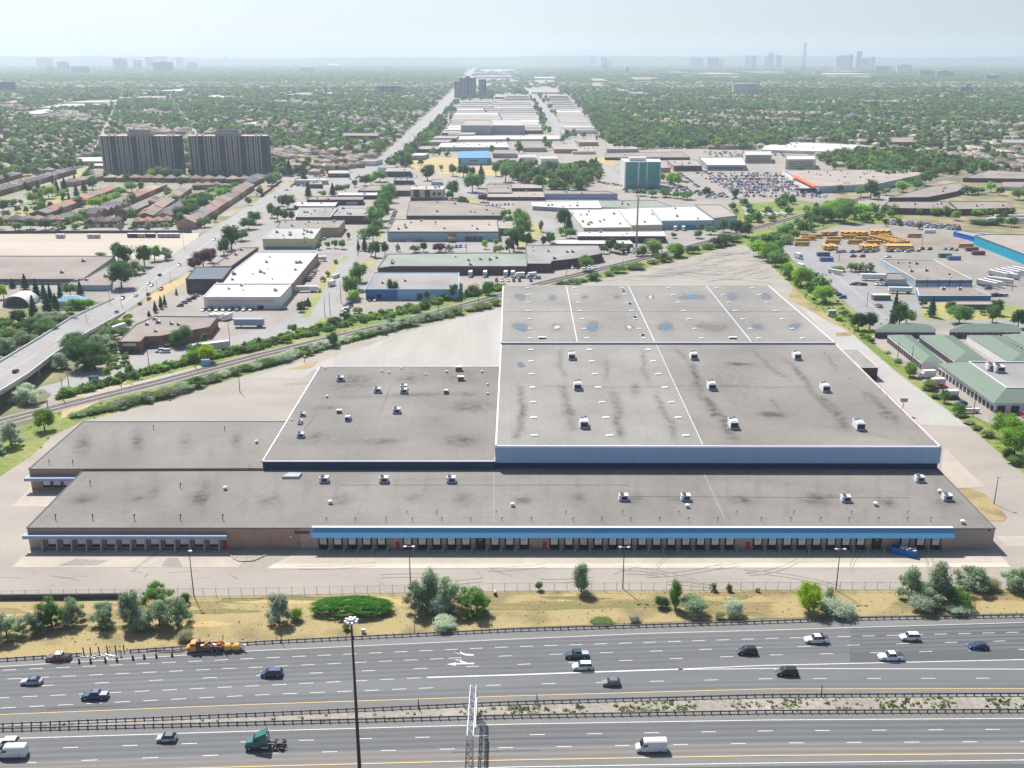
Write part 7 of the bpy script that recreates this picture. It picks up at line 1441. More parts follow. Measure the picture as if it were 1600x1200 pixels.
# ------------------------------------------------------------------ parked vehicles
LK = lookang
AV = 'parked in front of the white-fronted store'
carrow((318, 485), (392, 485), 8, math.pi / 2, AV, gap=.05)
carrow((283, 478), (306, 463), 5, .2, 'parked in the lot left of the white-fronted store', gap=0, jit=2); carrow((443, 484), (470, 484), 2, 0, 'parked at the corner of the white-fronted store'); 
carrow((480, 440), (492, 424), 7, .1, 'parked beside the tan side wall', gap=.0); carrow((378, 408), (400, 390), 9, .2, 'parked between the brown wing and the white roof', gap=.0, jit=1.5); carrow((372, 418), (358, 432), 6, .2, 'parked between the brown wing and the white roof', gap=.0)
carrow((166, 545), (176, 540), 2, .9, 'parked left of the brick workshop'); carrow((188, 552), (211, 552), 3, math.pi / 2, 'parked before the white sign of the brick workshop', gap=0, group=None) ; carrow((238, 544), (258, 540), 3, .2, 'parked before the angled wall of the brick workshop', gap=0); carrow((250, 550), (258, 551), 2, .2, 'parked before the angled wall of the brick workshop', gap=0)
carrow((538, 490), (546, 475), 8, .15, 'parked at the lot end left of the blue workshop', gap=0); carrow((578, 470), (586, 470), 2, math.pi / 2, 'parked before the blue workshop', gap=0); carrow((610, 350), (617, 332), 6, .2, 'parked along the left end of the beige-roofed factory', gap=.05)
carrow((640, 378), (655, 378), 2, .3, 'before the beige-roofed factory'); carrow((700, 388), (726, 386), 5, 1.4, 'before the beige-roofed factory', gap=.1); carrow((505, 375), (510, 372), 2, .3, 'beside the yellow-green building')
carrow((1283, 443), (1316, 466), 7, .1, 'parked in a row along the side street kerb', gap=0); carrow((1332, 445), (1350, 446), 4, .1, 'parked behind the pale depot shed', gap=0); carrow((1370, 445), (1384, 446), 3, 1.0, 'parked behind the pale depot shed', gap=0)
carrow((1535, 447), (1543, 452), 4, .1, 'parked right of the depot', gap=0, jit=3); carrow((1550, 463), (1570, 463), 5, .1, 'parked at the corner of the depot', gap=0, jit=1.5)
carrow((1446, 590), (1512, 640), 7, .1, 'parked along the fence of the storage yard', gap=0, kind=None, jit=2)
carrow((1562, 647), (1600, 652), 3, 1.5, 'parked behind the bright green trees'); car(1510, 911, .1, 'half hidden behind the big east clump of trees', 'white', 'sedan')
carrow((612, 290), (640, 302), 6, .3, 'parked left of the beige shops', gap=.1, jit=3)
carrow((615, 276), (650, 277), 7, 1.4, 'parked behind the small dark brown block', gap=.1, jit=1); carrow((460, 290), (480, 292), 4, .4, 'parked at the plaza', jit=2); carrow((495, 276), (512, 276), 4, .2, 'parked at the plaza', jit=2); carrow((448, 298), (462, 286), 5, .2, 'parked in the bays at the plaza', gap=.1); carrow((548, 281), (570, 275), 4, .3, 'parked beyond the plaza', jit=2)
carrow((762, 322), (800, 320), 7, 1.4, 'parked before the brown-roofed corner block', gap=.2, jit=1.5); carrow((805, 432), (840, 436), 4, .3, 'parked by the dark brick block', gap=0, jit=1.5)
carrow((132, 271), (146, 268), 3, .3, 'parked in the school courtyard', gap=0, jit=1.5); carrow((280, 354), (304, 352), 5, .3, 'parked at the end of the housing lane', gap=.1, jit=2); carrow((98, 357), (205, 358), 7, .1, 'parked before the brick townhouses', gap=.3, jit=1)
SP = 'in the car park before the home store'
for k in range(7):
    y = 276 + k * 5.2; x0 = 1126 + k * 3; carrow((x0 + 20, y), (1240 + k * 8, y - 1 + k * .4), 19, 1.45 if k % 2 else -1.6, SP + (', back rows' if k < 3 else ', front rows'), gap=.45 if k < 5 else .6, jit=1.6, group='cars in the store car park')
carrow((1052, 264), (1090, 292), 13, .4, 'in the diagonal row beside the green glass office', gap=.05, jit=1, group='cars in the store car park'); carrow((1100, 268), (1125, 284), 7, .4, 'in the middle of the home store car park', gap=.2, jit=2, group='cars in the store car park')
for k in range(3): carrow((985 + k * 18, 288 + k * 3), (1130 + k * 9, 302 + k * 4), 19, .5, 'in the tight lot before the green glass office' + (', lower row' if k == 2 else ''), gap=.3, jit=1.4, group='cars in the store car park')
carrow((918, 284), (978, 291), 12, .4, 'in the lot left of the green glass office', gap=.1, jit=2, group='cars in the store car park')
# trucks, trailers and buses
def trk(kind, px, py, ang, desc, where, cat='truck', name='box_truck', group=None, sc=1.0): return simple(kind, 'white', px, py, ang, desc, where, cat, name, group, sc=sc)
trk('trailer', 478, 456, .12, 'white box trailer', 'at the dock of the tan side wall', 'trailer', 'box_trailer', sc=.9); trk('semi', 493, 456, .12 + math.pi, 'white truck cab', 'coupled at the tan side wall'); trk('trailer', 525, 434, 1.25, 'white box trailer', 'rolling on the curved industrial road', 'trailer', 'box_trailer', sc=.55); trk('semi', 518, 447, 1.25, 'white lorry', 'leading the trailer on the curved road')
trk('trailer', 330, 550, .5, 'long white trailer', 'standing beside the industrial road', 'trailer', 'box_trailer', sc=1.15); trk('trailer', 183, 518, 1.2, 'white trailer', 'left of the brick workshop', 'trailer', 'box_trailer', sc=.8); trk('trailer_blue', 390, 511, 0, 'pale blue box trailer', 'parked below the white-fronted store', 'trailer', 'box_trailer', sc=1.1)
for i, x in enumerate((333, 343, 355)): trk('box_truck', x, 500, 1.2, 'white box truck', 'parked below the white-fronted store', group='trucks below the white-fronted store')
for i, x in enumerate((735, 758, 790, 801)): trk('box_truck', x, 432, 1.5, 'white box truck', 'backed against the long brick loading wall', group='trucks at the loading wall')
for x in (1055, 1068): trk('box_truck', x, 360, 1.5, 'white box truck', 'backed against the blue-grey wall with green doors')
trk('box_truck', 811, 434, .2, 'white cube van', 'by the dark brick block'); trk('box_truck', 830, 434, .5, 'white cube van', 'by the dark brick block'); trk('box_truck', 502, 408, .1, 'white box truck', 'at the back of the tan side wall')
for x, y in ((1248, 404), (1252, 421)): trk('box_truck', x, y, 1.9, 'white box truck', 'standing on the yard road', sc=1.1)
WT = 'white trailers parked in a line'
for k in range(7): trk('trailer', 1541 + k * 9, 436 - k * 1.5 + (12 if k < 2 else 0), 2.05, 'white box trailer', 'in the line right of the depot', 'trailer', 'box_trailer', WT, sc=.9)
trk('trailer', 1562, 444, 2.45, 'white box trailer', 'nearest the depot car park', 'trailer', 'box_trailer', sc=1.0)
trk('box_truck', 1584, 436, 2.2, 'white truck with its cab towards the camera', 'beyond the white trailers')
for k in range(7): trk('trailer', 1560 + k * 12 - 5, 352 - (k % 2) * 5 - 4, .02, 'white and red trailer', 'in the long rank behind the teal warehouse', 'trailer', 'box_trailer', 'trailers behind the teal warehouse')
for k in range(6): trk('trailer', 1168 + k * 11, 339 - k * .3, 1.8, 'white trailer', 'in the rank beside the railway curve', 'trailer', 'box_trailer', 'trailers beside the railway curve', sc=.75)
trk('trailer', 1364, 438, -.1, 'pale trailer', 'against the depot shed', 'trailer', 'box_trailer'); trk('trailer', 1305, 428, 2.2, 'grey-white trailer', 'beside the side street', 'trailer', 'box_trailer', sc=.7); trk('trailer', 1406, 458, -.1, 'pale trailer', 'in front of the depot shed', 'trailer', 'box_trailer', sc=.9)
for (x, y, c) in ((1286, 400, 'dark blue'), (1291, 408, 'blue'), (1518, 392, 'maroon'), (1528, 398, 'maroon'), (1476, 402, 'green'), (1490, 406, 'blue'), (1452, 364, 'white')):
    simple('container_' + c, c, x, y, .02, f'{c} shipping container', 'in the bus yard', 'container', 'shipping_container')
trk('box_truck_orange', 1462, 603, .1, 'white and orange moving truck', 'in the storage yard, rear one'); trk('box_truck_orange', 1482, 622, .1, 'white and orange moving truck', 'in the storage yard, front one'); trk('box_truck', 1448, 590, .1, 'white box truck', 'at the top of the storage yard'); trk('trailer', 1516, 645, .02, 'short pale trailer', 'at the bottom of the storage yard', 'trailer', 'box_trailer', sc=.45)
BG = 'school buses in the yard'
def bus(px, py, ang, where): simple('bus', 'yellow', px, py, ang, 'yellow school bus', where, 'school bus', 'school_bus', BG)
for x, y in ((1253, 379), (1252, 384), (1263, 375), (1274, 372)): bus(x, y, .05, 'in the west group by the yard road')
for x, y in ((1290, 368), (1300, 368)): bus(x, y, .6, 'behind the west group')
for k, (x, y) in enumerate(((1302, 376), (1300, 381), (1325, 373), (1335, 381), (1363, 382), (1345, 376))): bus(x, y, 0, 'in the broadside middle rows')
for k in range(9): bus(1316 + k * 4.6, 367 + (k % 2), 1.3, 'in the back rank, left')
for k in range(7): bus(1362 + k * 4.4, 365 + (k % 2), 1.3, 'in the back rank, right')
for k in range(7): bus(1366 + k * 6, 374 + k * 1.6, .35, 'in the slanted east rows')
for k in range(6): bus(1380 + k * 6, 372 + k * 2.2, .35, 'in the slanted east rows, rear line')
for k in range(9): bus(1288 + k * 5.6 + (36 if k > 3 else 0), 389 + (k % 2), 1.45, 'in the front rank of the yard')
bus(1428, 371, 0, 'standing apart near the green container'); bus(1508, 387, 0, 'standing apart near the maroon containers')
for k in range(9): bus(1386 + k * 4.6, 389, 1.4, 'in the short rank behind the depot')
carrow((1308, 394), (1440, 393), 18, .3, 'parked in the bus yard behind the depot', gap=.3, jit=2.5); carrow((1320, 402), (1400, 402), 7, .3, 'parked beside the olive bushes of the bus yard', gap=.3, jit=2); carrow((1440, 390), (1505, 392), 8, .4, 'parked in the east of the bus yard', gap=.3, jit=3)
for k, (x, y, d, c) in enumerate(((95, 372, 'pale pink construction trailer', 'roof_edge_pink'), (147, 372, 'cream site trailer with dark windows', 'wall_cream'), (208, 371, 'dark site container', 'unit_dark'), (222, 371, 'pale site container', 'wall_cream'), (236, 371, 'second dark site container', 'unit_dark'), (264, 371, 'long grey-white site trailer', 'wall_grey'))):
    w = (13, 19, 16, 11, 14, 34)[k] / scl(y); r = empty('site_trailer', (*G(x, y), 0)); b = MB(); b.box(0, 0, 1.8, w, 3, 2.6, M(c)); b.build('body', r, loc=(0, 0, 0)); b = MB(); b.box(0, 0, 3.15, w + .2, 3.2, .12, M('roof_edge')); b.build('roof', r, loc=(0, 0, 0))
    for q in (-.25, .25): b = MB(); b.box(q * w, -1.52, 2.1, 1, .08, .8, M('glass_dark')); b.build('window', r, loc=(0, 0, 0))
    b = MB(); b.box(-w * .3, 0, .3, .3, 2.6, .6, M('rubber')); b.box(w * .3, 0, .3, .3, 2.6, .6, M('rubber')); b.build('support', r, loc=(0, 0, 0)); tag(r, d, 'trailer', 'along the far edge of the dirt field')
# hoarding between field and houses
def wallline(name, pl, h, th, m, desc, cat, z=0, occ=False):
    r = empty(name, (*G(*pl[0]), z)); b = MB(); pts = wpath(pl)
    for a, c in zip(pts, pts[1:]): d = c - a; b.box((a.x + c.x) / 2, (a.y + c.y) / 2, z + h / 2, d.length, th, h, M(m), math.atan2(d.y, d.x))
    b.build('panel', r); tag(r, desc, cat); return r
wallline('hoarding', [(-40, 365), (300, 364)], 2.2, .2, 'wall_dark', 'dark hoarding between the dirt field and the houses', 'fence'); wallline('noise_wall', [(440, 284), (408, 308)], 2.4, .3, 'wall_dark', 'dark fence slanting beside the lawn near the plaza', 'fence')
wallline('retaining_wall', [(-160, 938), (0, 937), (192, 935)], 1.5, .5, 'wall_dark', 'dark low retaining wall below the west end of the lot fence', 'retaining wall')
wallline('yard_wall', [(1291, 421), (1330, 452), (1385, 500)], .8, .4, 'concrete_pale', 'pale low wall along the east side of the side street', 'wall')
# ------------------------------------------------------------------ guardrails
def guard(pl, desc, x0, x1, sp=1.95, m='guard_steel', dark='post_brown', z0=.05, h=.78):
    pts = clip(pl, x0, x1); r = empty('guardrail', (pts[0].x, pts[0].y, 0)); L = plen(pts); b = MB(); d = 0
    while d < L - .01:
        p, t = along(pts, d); q, _ = along(pts, min(d + 8, L)); v = q - p; a = math.atan2(v.y, v.x); c = (p + q) / 2
        for zz, w in ((h - .12, .16), (h - .3, .16)): b.box(c.x, c.y, z0 + zz, v.length, .10, w * .8, M(m), a)
        b.box(c.x, c.y + .06, z0 + h - .2, v.length, .05, .34, M(m), a); d += 8
    b.build('rail', r); n = int(L / sp); pm = MB(); pm.box(0, -.12, (h + .1) / 2, .22, .2, h + .1, M(dark)); pm.box(0, -.05, h - .2, .2, .1, .34, M(dark)); me = pm.mesh('post')
    for k in range(n + 1):
        if k >= 98:
            if k == 98: rest = MB()
            p, t = along(pts, min(k * sp, L)); rest.box(p.x + .12 * t.y, p.y - .12 * t.x, z0 + (h + .1) / 2, .22, .2, h + .1, M(dark), math.atan2(t.y, t.x))
            if k == n: rest.build('post', r)['kind'] = 'stuff'
            continue
        p, t = along(pts, min(k * sp, L)); o = bpy.data.objects.new('post', me); COL.objects.link(o); o.parent = r; o.location = p - Vector(r.location) + Vector((0, 0, z0)); o.rotation_euler.z = math.atan2(t.y, t.x)
    tag(r, desc, 'guardrail'); return r
GR = [(-120, 1039), (0, 1033), (400, 1006), (800, 986), (1200, 973.5), (1333, 968.5), (1600, 964), (1740, 961)]
guard(GR, 'steel guardrail along the grass west of the road works', -110, 128, 1.95); guard(GR, 'long steel guardrail along the grass east of the road works', 204, 1700, 1.95)
NR = [(-120, 1142), (0, 1135), (400, 1118), (800, 1100), (1200, 1089), (1600, 1087), (1740, 1087)]; SR = [(-120, 1148), (0, 1142), (400, 1131.5), (800, 1121), (1200, 1114), (1600, 1112.5), (1740, 1112)]
guard(NR, 'upper steel guardrail of the median strip', -100, 1720, 1.95); guard(SR, 'lower steel guardrail of the median strip', -100, 1720, 1.95)
# ------------------------------------------------------------------ chain-link fence of the lot
FN = [(-120, 938), (0, 935), (400, 930.5), (800, 923), (1200, 922), (1600, 921.5), (1740, 921.5)]; pts = wpath(FN); r = empty('chain_link_fence', (pts[1].x, pts[1].y, 0)); L = plen(pts); b = MB(); d = 0
while d < L - 6:
    p, t = along(pts, d); q, _ = along(pts, d + 6); v = q - p; c = (p + q) / 2; a = math.atan2(v.y, v.x)
    b.box(c.x, c.y, 2.3, v.length, .06, .06, M('wire'), a); b.box(c.x, c.y, .12, v.length, .03, .03, M('wire'), a)
    for k in range(16):
        u0 = p + v * (k / 16); u1 = p + v * ((k + 1) / 16)
        for s_ in (0, 1):
            A1, B1_ = (u0, u1) if s_ else (u1, u0); w = Vector((0, 0, .011)); b.poly([Vector((A1.x, A1.y, .12)), Vector((A1.x, A1.y, .12)) + w * 2, Vector((B1_.x, B1_.y, 2.3)), Vector((B1_.x, B1_.y, 2.3)) - w * 2], M('wire')); 
            b.poly([Vector((A1.x, A1.y, 1.2)), Vector((A1.x, A1.y, 1.2)) + w * 2, Vector((B1_.x, B1_.y, 2.3)), Vector((B1_.x, B1_.y, 2.3)) - w * 2], M('wire')); b.poly([Vector((A1.x, A1.y, .12)), Vector((A1.x, A1.y, .12)) + w * 2, Vector((B1_.x, B1_.y, 1.2)), Vector((B1_.x, B1_.y, 1.2)) - w * 2], M('wire'))
    d += 6
b.build('wire_mesh', r); pm = MB(); pm.tube((0, 0, 0), (0, 0, 2.4), .06, .06, M('metal_grey'), 6); pm.tube((0, 0, 2.4), (0, -.2, 2.7), .03, .03, M('metal_grey'), 4); me = pm.mesh('post')
for k in range(98):
    if k * 3.3 > L: break
    p, t = along(pts, k * 3.3); o = bpy.data.objects.new('post', me); COL.objects.link(o); o.parent = r; o.location = p - Vector(r.location)
tag(r, 'chain-link fence with thin posts between the lot and the grass', 'fence')
# ------------------------------------------------------------------ light poles and masts
def pole(px, pyb, pyt, desc, where='', heads=2, m='pole_wood', rad=.13, name='street_lamp', cat='street lamp', z0=0, arm=1.1, group=None):
    x, y = G(px, pyb); lo, hi_ = 2, 120
    for _ in range(45):
        m_ = (lo + hi_) / 2
        if S(x, y, m_)[1] > pyt: lo = m_
        else: hi_ = m_
    h = lo; r = empty(name, (x, y, z0)); b = MB(); b.tube((0, 0, 0), (0, 0, h), rad * 1.3, rad * .7, M(m), 8); b.build('pole', r, loc=(0, 0, 0))
    if heads:
        b = MB(); b.box(0, 0, h, arm * 2, .12, .12, M('metal_grey')); b.build('arm', r, loc=(0, 0, 0))
        for s in ((-1, 1) if heads == 2 else (1,)):
            b = MB(); b.box(s * arm, -.1, h + .05, .75, .55, .28, M('metal_light')); b.box(s * arm, -.1, h - .12, .6, .42, .06, M('lamp_glass')); b.build('lamp_head', r, loc=(0, 0, 0))
    tag(r, desc, cat, where, group); return r
LP = 'light poles of the warehouse lot'
pole(303, 931, 861, 'lot light pole with single head', 'west of the middle dock wall', 1, arm=.4, group=LP); pole(641.5, 918, 854, 'double-headed lot light pole', 'rising from the west side of the middle tree clump', group=LP); pole(973, 920, 855, 'double-headed lot light pole', 'alone between two groups of bushes', group=LP); pole(1306, 922, 858, 'double-headed lot light pole', 'behind the yellow-green tree', group=LP); pole(1553, 788, 745, 'dark lot light pole with one head', 'next to the dry grass island', 1, arm=.4, group=LP)
pole(375, 613, 572, 'dark lot pole casting a thin shadow', 'on the open west lot', 0, group=LP); pole(476, 566, 556, 'short lamp', 'standing in the dry triangle island', 1, arm=.3)
# high mast: ring of floodlights on a tall tapering mast
x, y = G(566.5, 1285); r = empty('high_mast_light', (x, y, 0)); lo, hi_ = 5, 90
for _ in range(45):
    m_ = (lo + hi_) / 2
    if S(x, y, m_)[1] > 969: lo = m_
    else: hi_ = m_
h = lo; b = MB(); b.tube((0, 0, 0), (0, 0, h), .42, .17, M('metal_dark'), 12); b.build('mast', r, loc=(0, 0, 0)); b = MB(); b.tube((0, 0, h - .1), (0, 0, h + .35), .75, .7, M('metal_light'), 14); b.build('hub', r, loc=(0, 0, 0)); b = MB(); b.tube((0, 0, h + .35), (0, 0, h + .6), .5, .1, M('roof_edge_pink'), 12); b.build('cap', r, loc=(0, 0, 0))
for k in range(8):
    a = k * math.pi / 4 + .3; b = MB(); b.tube((.6 * math.cos(a), .6 * math.sin(a), h), (1.15 * math.cos(a), 1.15 * math.sin(a), h - .05), .05, .05, M('metal_grey'), 5); b.box(1.3 * math.cos(a), 1.3 * math.sin(a), h - .1, .55, .45, .35, M('metal_light'), a); b.tube((1.3 * math.cos(a), 1.3 * math.sin(a), h - .32), (1.3 * math.cos(a), 1.3 * math.sin(a), h - .28), .2, .2, M('lamp_glass'), 8); b.build('floodlight', r, loc=(0, 0, 0))
[setattr(c, 'scale', (.78, .78, 1)) for c in r.children if not c.name.startswith('mast')]; tag(r, 'very tall dark light mast with a ring of floodlights over the highway', 'light mast')
# overhead sign truss: lattice post in the median and beam over the lower carriageway
x, y = G(741, 1118); hT = 7.2; r = empty('sign_gantry', (x, y, 0)); W2 = .62
def latt(b, P, Q, w, t, m, n):
    P, Q = Vector(P), Vector(Q); d = (Q - P).normalized(); u = Vector((1, 0, 0)); v = d.cross(u).normalized()
    cs = [(P + u * a * w + v * c * w, Q + u * a * w + v * c * w) for a, c in ((-1, -1), (1, -1), (1, 1), (-1, 1))]
    for a, c in cs: b.tube(a, c, t, t, M(m), 6)
    for i in range(4):
        a0, a1 = cs[i]; c0, c1 = cs[(i + 1) % 4]
        for k in range(n):
            f0, f1 = k / n, (k + 1) / n; p = a0.lerp(a1, f0 if k % 2 else f1); q = c0.lerp(c1, f1 if k % 2 else f0); b.tube(p, q, t * .55, t * .55, M(m), 4, False); b.tube(a0.lerp(a1, f1), c0.lerp(c1, f1), t * .5, t * .5, M(m), 4, False)
b = MB(); latt(b, (0, 0, 0), (0, 0, hT), W2, .09, 'metal_light', 7); b.build('support_post', r, loc=(0, 0, 0))
b = MB(); latt(b, (-.1, .3, hT - .4), (-.15, -16.5, hT - .4), W2, .1, 'metal_light', 14); b.build('beam', r, loc=(0, 0, 0)); b = MB(); latt(b, (-.15, -16.7, hT - .4), (.05, -42, hT - .4), W2, .09, 'metal_dark', 20); b.build('beam', r, loc=(0, 0, 0))
b = MB(); b.box(.78, -9, hT - .4, .12, 10, 1.3, M('metal_light')); b.build('sign_panel', r, loc=(0, 0, 0)); b = MB(); b.box(.72, -30, hT - .2, .12, 14, 2.4, M('metal_dark')); b.build('sign_panel', r, loc=(0, 0, 0)); b = MB(); latt(b, (.05, -41.5, 0), (.05, -41.5, hT - 1), W2, .09, 'metal_dark', 7); b.build('support_post', r, loc=(0, 0, 0))
b = MB(); b.tube((0, 0, 0), (0, 0, .35), .9, .9, M('concrete'), 10); b.build('footing', r, loc=(0, 0, 0)); tag(r, 'galvanised lattice gantry reaching from the median over the lower carriageway', 'sign gantry')
for x, y, t in ((654, 1108, 1092), (839, 1097, 1085), (1283, 1089, 1071)): pole(x, y, t, 'short dark marker post with no lamp', 'on the median gravel', 0, 'metal_dark', .12, 'marker_post', 'post')
pole(440, 1004, 981, 'thin post with a small yellow marker', 'behind the guardrail', 0, 'metal_dark', .08, 'marker_post', 'post'); pole(648, 989, 973, 'thin dark post', 'behind the guardrail', 0, 'metal_dark', .08, 'marker_post', 'post')
x, y = G(568, 989); b = MB(); b.box(0, 0, .5, .9, .6, 1.0, M('metal_light')); b.box(0, 0, 1.05, 1.05, .75, .1, M('metal_grey')); o = b.build('control_cabinet', loc=(x, y, 0)); tag(o, 'small grey control cabinet behind the guardrail', 'cabinet')
x, y = G(774, 930); b = MB(); b.tube((0, 0, 0), (0, 0, .9), .45, .45, M('metal_dark'), 10); b.tube((0, 0, .9), (0, 0, 1.3), .5, .3, M('unit_white'), 10); o = b.build('drain_marker', loc=(x, y, 0)); tag(o, 'white-topped dark drain post on the grass', 'drain post')
# utility poles
for x, yb6, yt6, w in ((234, 581, 535, 'between the industrial road and the tracks'), (100, 626, 590, 'near the end of the industrial road'), (75, 638, 625, 'beside the tracks west'), (360, 545, 505, 'by the bend of the industrial road'), (108, 604, 573, 'near the foot of the overpass'), (190, 606, 600, 'on the verge'), (305, 575, 560, 'on the verge'), (533, 473, 438, 'on the curved industrial road'), (516, 492, 456, 'on the curved industrial road'), (508, 496, 466, 'on the curved industrial road'), (685, 490, 462, 'by the blue workshop'), (748, 478, 450, 'by the blue workshop'), (885, 432, 418, 'on the track bank'), (973, 418, 404, 'on the track bank'), (1290, 388, 361, 'in the bus yard'), (729, 394, 370, 'before the beige-roofed factory'), (1402, 562, 534, 'in the storage rows'), (1424, 568, 540, 'in the storage rows'), (1458, 590, 572, 'in the storage rows'), (1520, 652, 612, 'at the storage yard fence'), (1440, 388, 364, 'in the bus yard'), (1354, 480, 456, 'beside the side street'), (560, 398, 376, 'at the cross street'), (559, 400, 384, 'at the cross street'), (714, 290, 268, 'on the back street'), (1581, 455, 440, 'right of the depot'), (1311, 408, 390, 'by the olive bushes'), (1262, 448, 420, 'on the fence line of the lot'), (1220, 430, 412, 'on the fence line of the lot')):
    pole(x, yb6, yt6, 'thin dark utility pole', w, 0, 'pole_wood', .14, 'utility_pole', 'utility pole')
for x, yb6, yt6 in ((22, 580, 556), (84, 538, 520), (137, 512, 492), (190, 478, 440), (172, 476, 455), (267, 444, 425), (246, 455, 440), (288, 390, 364), (345, 372, 358), (74, 524, 505), (231, 470, 452), (430, 318, 300), (436, 320, 302), (455, 302, 283), (592, 266, 244), (588, 264, 240), (600, 262, 245), (610, 250, 235), (622, 238, 224), (640, 220, 208), (655, 206, 196)):
    o = pole(x, yb6, yt6, 'thin street lamp', 'lining the arterial road', 1, 'metal_dark', .1, 'street_lamp', 'street lamp', group='street lamps of the arterial road')
# ------------------------------------------------------------------ blue skip with rubbish, lot details
r = empty('rubbish_skip', (*G(1412, 866), .1), math.radians(-28)); b = MB(); m = M('dumpster_blue')
for (cx, cy, lx, ly) in ((0, -1.2, 6.6, .12), (0, 1.2, 6.6, .12), (-3.3, 0, .12, 2.5), (3.3, 0, .12, 2.5)): b.box(cx, cy, 1.0, lx, ly, 1.9, m)
b.box(0, 0, .12, 6.6, 2.4, .12, m)
for k in range(7): b.box(-3 + k, -1.3, 1.0, .14, .1, 1.7, m); b.box(-3 + k, 1.3, 1.0, .14, .1, 1.7, m)
b.build('container', r, loc=(0, 0, 0)); b = MB(); q = random.Random(4)
for k in range(46): b.box(q.uniform(-1.0, 2.9), q.uniform(-.95, .95), q.uniform(1.5, 2.2), q.uniform(.3, .9), q.uniform(.3, .7), q.uniform(.2, .5), M(q.choice(['rubbish', 'wall_white', 'brick_red', 'rubbish', 'wall_lightblue'])), q.uniform(0, 3))
b.build('rubbish', r, loc=(0, 0, 0)); b = MB(); [b.tube((s * 2.6, -1.1, .12), (s * 2.6, 1.1, .12), .12, .12, M('rubber'), 8) for s in (-1, 1)]; b.build('roller', r, loc=(0, 0, 0)); tag(r, 'blue open skip heaped with rubbish', 'skip', 'before the east docks')
x, y = G(1299, 492); r = empty('electric_cabinet', (x, y, .1)); b = MB(); b.box(0, 0, 1.3, 4, 3, 2.6, M('unit_grey')); b.build('body', r, loc=(0, 0, 0)); b = MB(); b.box(0, 0, .1, 5, 4, .3, M('concrete')); b.build('base', r, loc=(0, 0, 0)); tag(r, 'grey transformer cabinet on a concrete pad', 'cabinet', 'beside the east edge of the high roof')
x, y = G(147, 597); r = empty('dark_hut', (x, y, .1)); b = MB(); b.box(0, 0, 1.2, 3.4, 2.6, 2.4, M('wall_blue')); b.build('wall', r, loc=(0, 0, 0)); b = MB(); b.box(0, 0, 2.5, 3.8, 3.0, .2, M('unit_dark')); b.build('roof', r, loc=(0, 0, 0)); tag(r, 'small dark blue hut between the road and the tracks', 'hut'); x, y = G(322, 571); r = empty('signal_hut', (x, y, .1)); b = MB(); b.box(0, 0, 1.4, 3.4, 2.4, 2.8, M('wall_lightblue')); b.build('wall', r, loc=(0, 0, 0)); b = MB(); b.box(0, 0, 2.85, 3.7, 2.7, .15, M('roof_edge')); b.build('roof', r, loc=(0, 0, 0)); tag(r, 'small pale blue signal hut by the tracks', 'hut')
x, y = G(1376, 468); r = empty('shed', (x, y, .1)); b = MB(); b.box(0, 0, 1.4, 10, 4, 2.8, M('storage_green')); b.build('wall', r, loc=(0, 0, 0)); b = MB(); b.box(0, 0, 2.9, 10.4, 4.4, .2, M('wall_cream')); b.build('roof', r, loc=(0, 0, 0)); tag(r, 'small green shed with cream roof behind tall conifers', 'shed')
# weeds on the median and along kerbs: low tufts
b = MB(); wr = random.Random(12)
def tuft(x, y, s, m):
    for k in range(7):
        a = wr.uniform(0, 6.28); w = s * .35; dx, dy = math.cos(a), math.sin(a); ox, oy = wr.uniform(-s, s) * .5, wr.uniform(-s, s) * .4; h = s * wr.uniform(.5, 1.1)
        b.poly([(x + ox - dx * w, y + oy - dy * w, .05), (x + ox + dx * w, y + oy + dy * w, .05), (x + ox + dx * w * .4 + wr.uniform(-.1, .1), y + oy, h)], m)
for k in range(900):
    px = wr.uniform(680, 1650) if wr.random() < .8 else wr.uniform(-50, 680); t = wr.betavariate(2, 2); dens = math.sin(px / 31.) + math.sin(px / 13. + 1)
    if dens < wr.uniform(-1.4, .8): continue
    if px < 700 and wr.random() < .7: continue
    yb7 = interp(NR, px) + 2 + t * (interp(SR, px) - interp(NR, px) - 4); tuft(*G(px, yb7), wr.uniform(.25, .85), M(wr.choice(['leaf_scrub', 'leaf_pale', 'leaf_mid', 'leaf_pale', 'dry_grass'])))
for k in range(500):
    px = wr.uniform(-60, 1660); y0, y1 = interp(FN, px) + 2, interp(GR, px) - 3; t = wr.random() ** (1 if wr.random() < .5 else 3); tuft(*G(px, y1 + (y0 - y1) * t), wr.uniform(.15, .36), M(wr.choice(['dry_grass', 'dry_lawn', 'bank_gold', 'bank_brown', 'bank_green'])))
for (pl, n_, s_) in ((GREEN[0], 1800, .9), (GREEN[1], 900, .8), (GREEN[2], 1400, 1.2), (GREEN[3], 700, .8)):
    xs = [p[0] for p in pl]; ys = [p[1] for p in pl]
    for k in range(n_):
        p = (wr.uniform(min(xs), max(xs)), wr.uniform(min(ys), max(ys)))
        if inside(p, pl): tuft(*G(*p), wr.uniform(.4, 1.2) * s_, M(wr.choice(['leaf_bright', 'leaf_mid', 'leaf_scrub', 'leaf_bright', 'leaf_lime'])))
o = b.build('weeds'); o['kind'] = 'stuff'
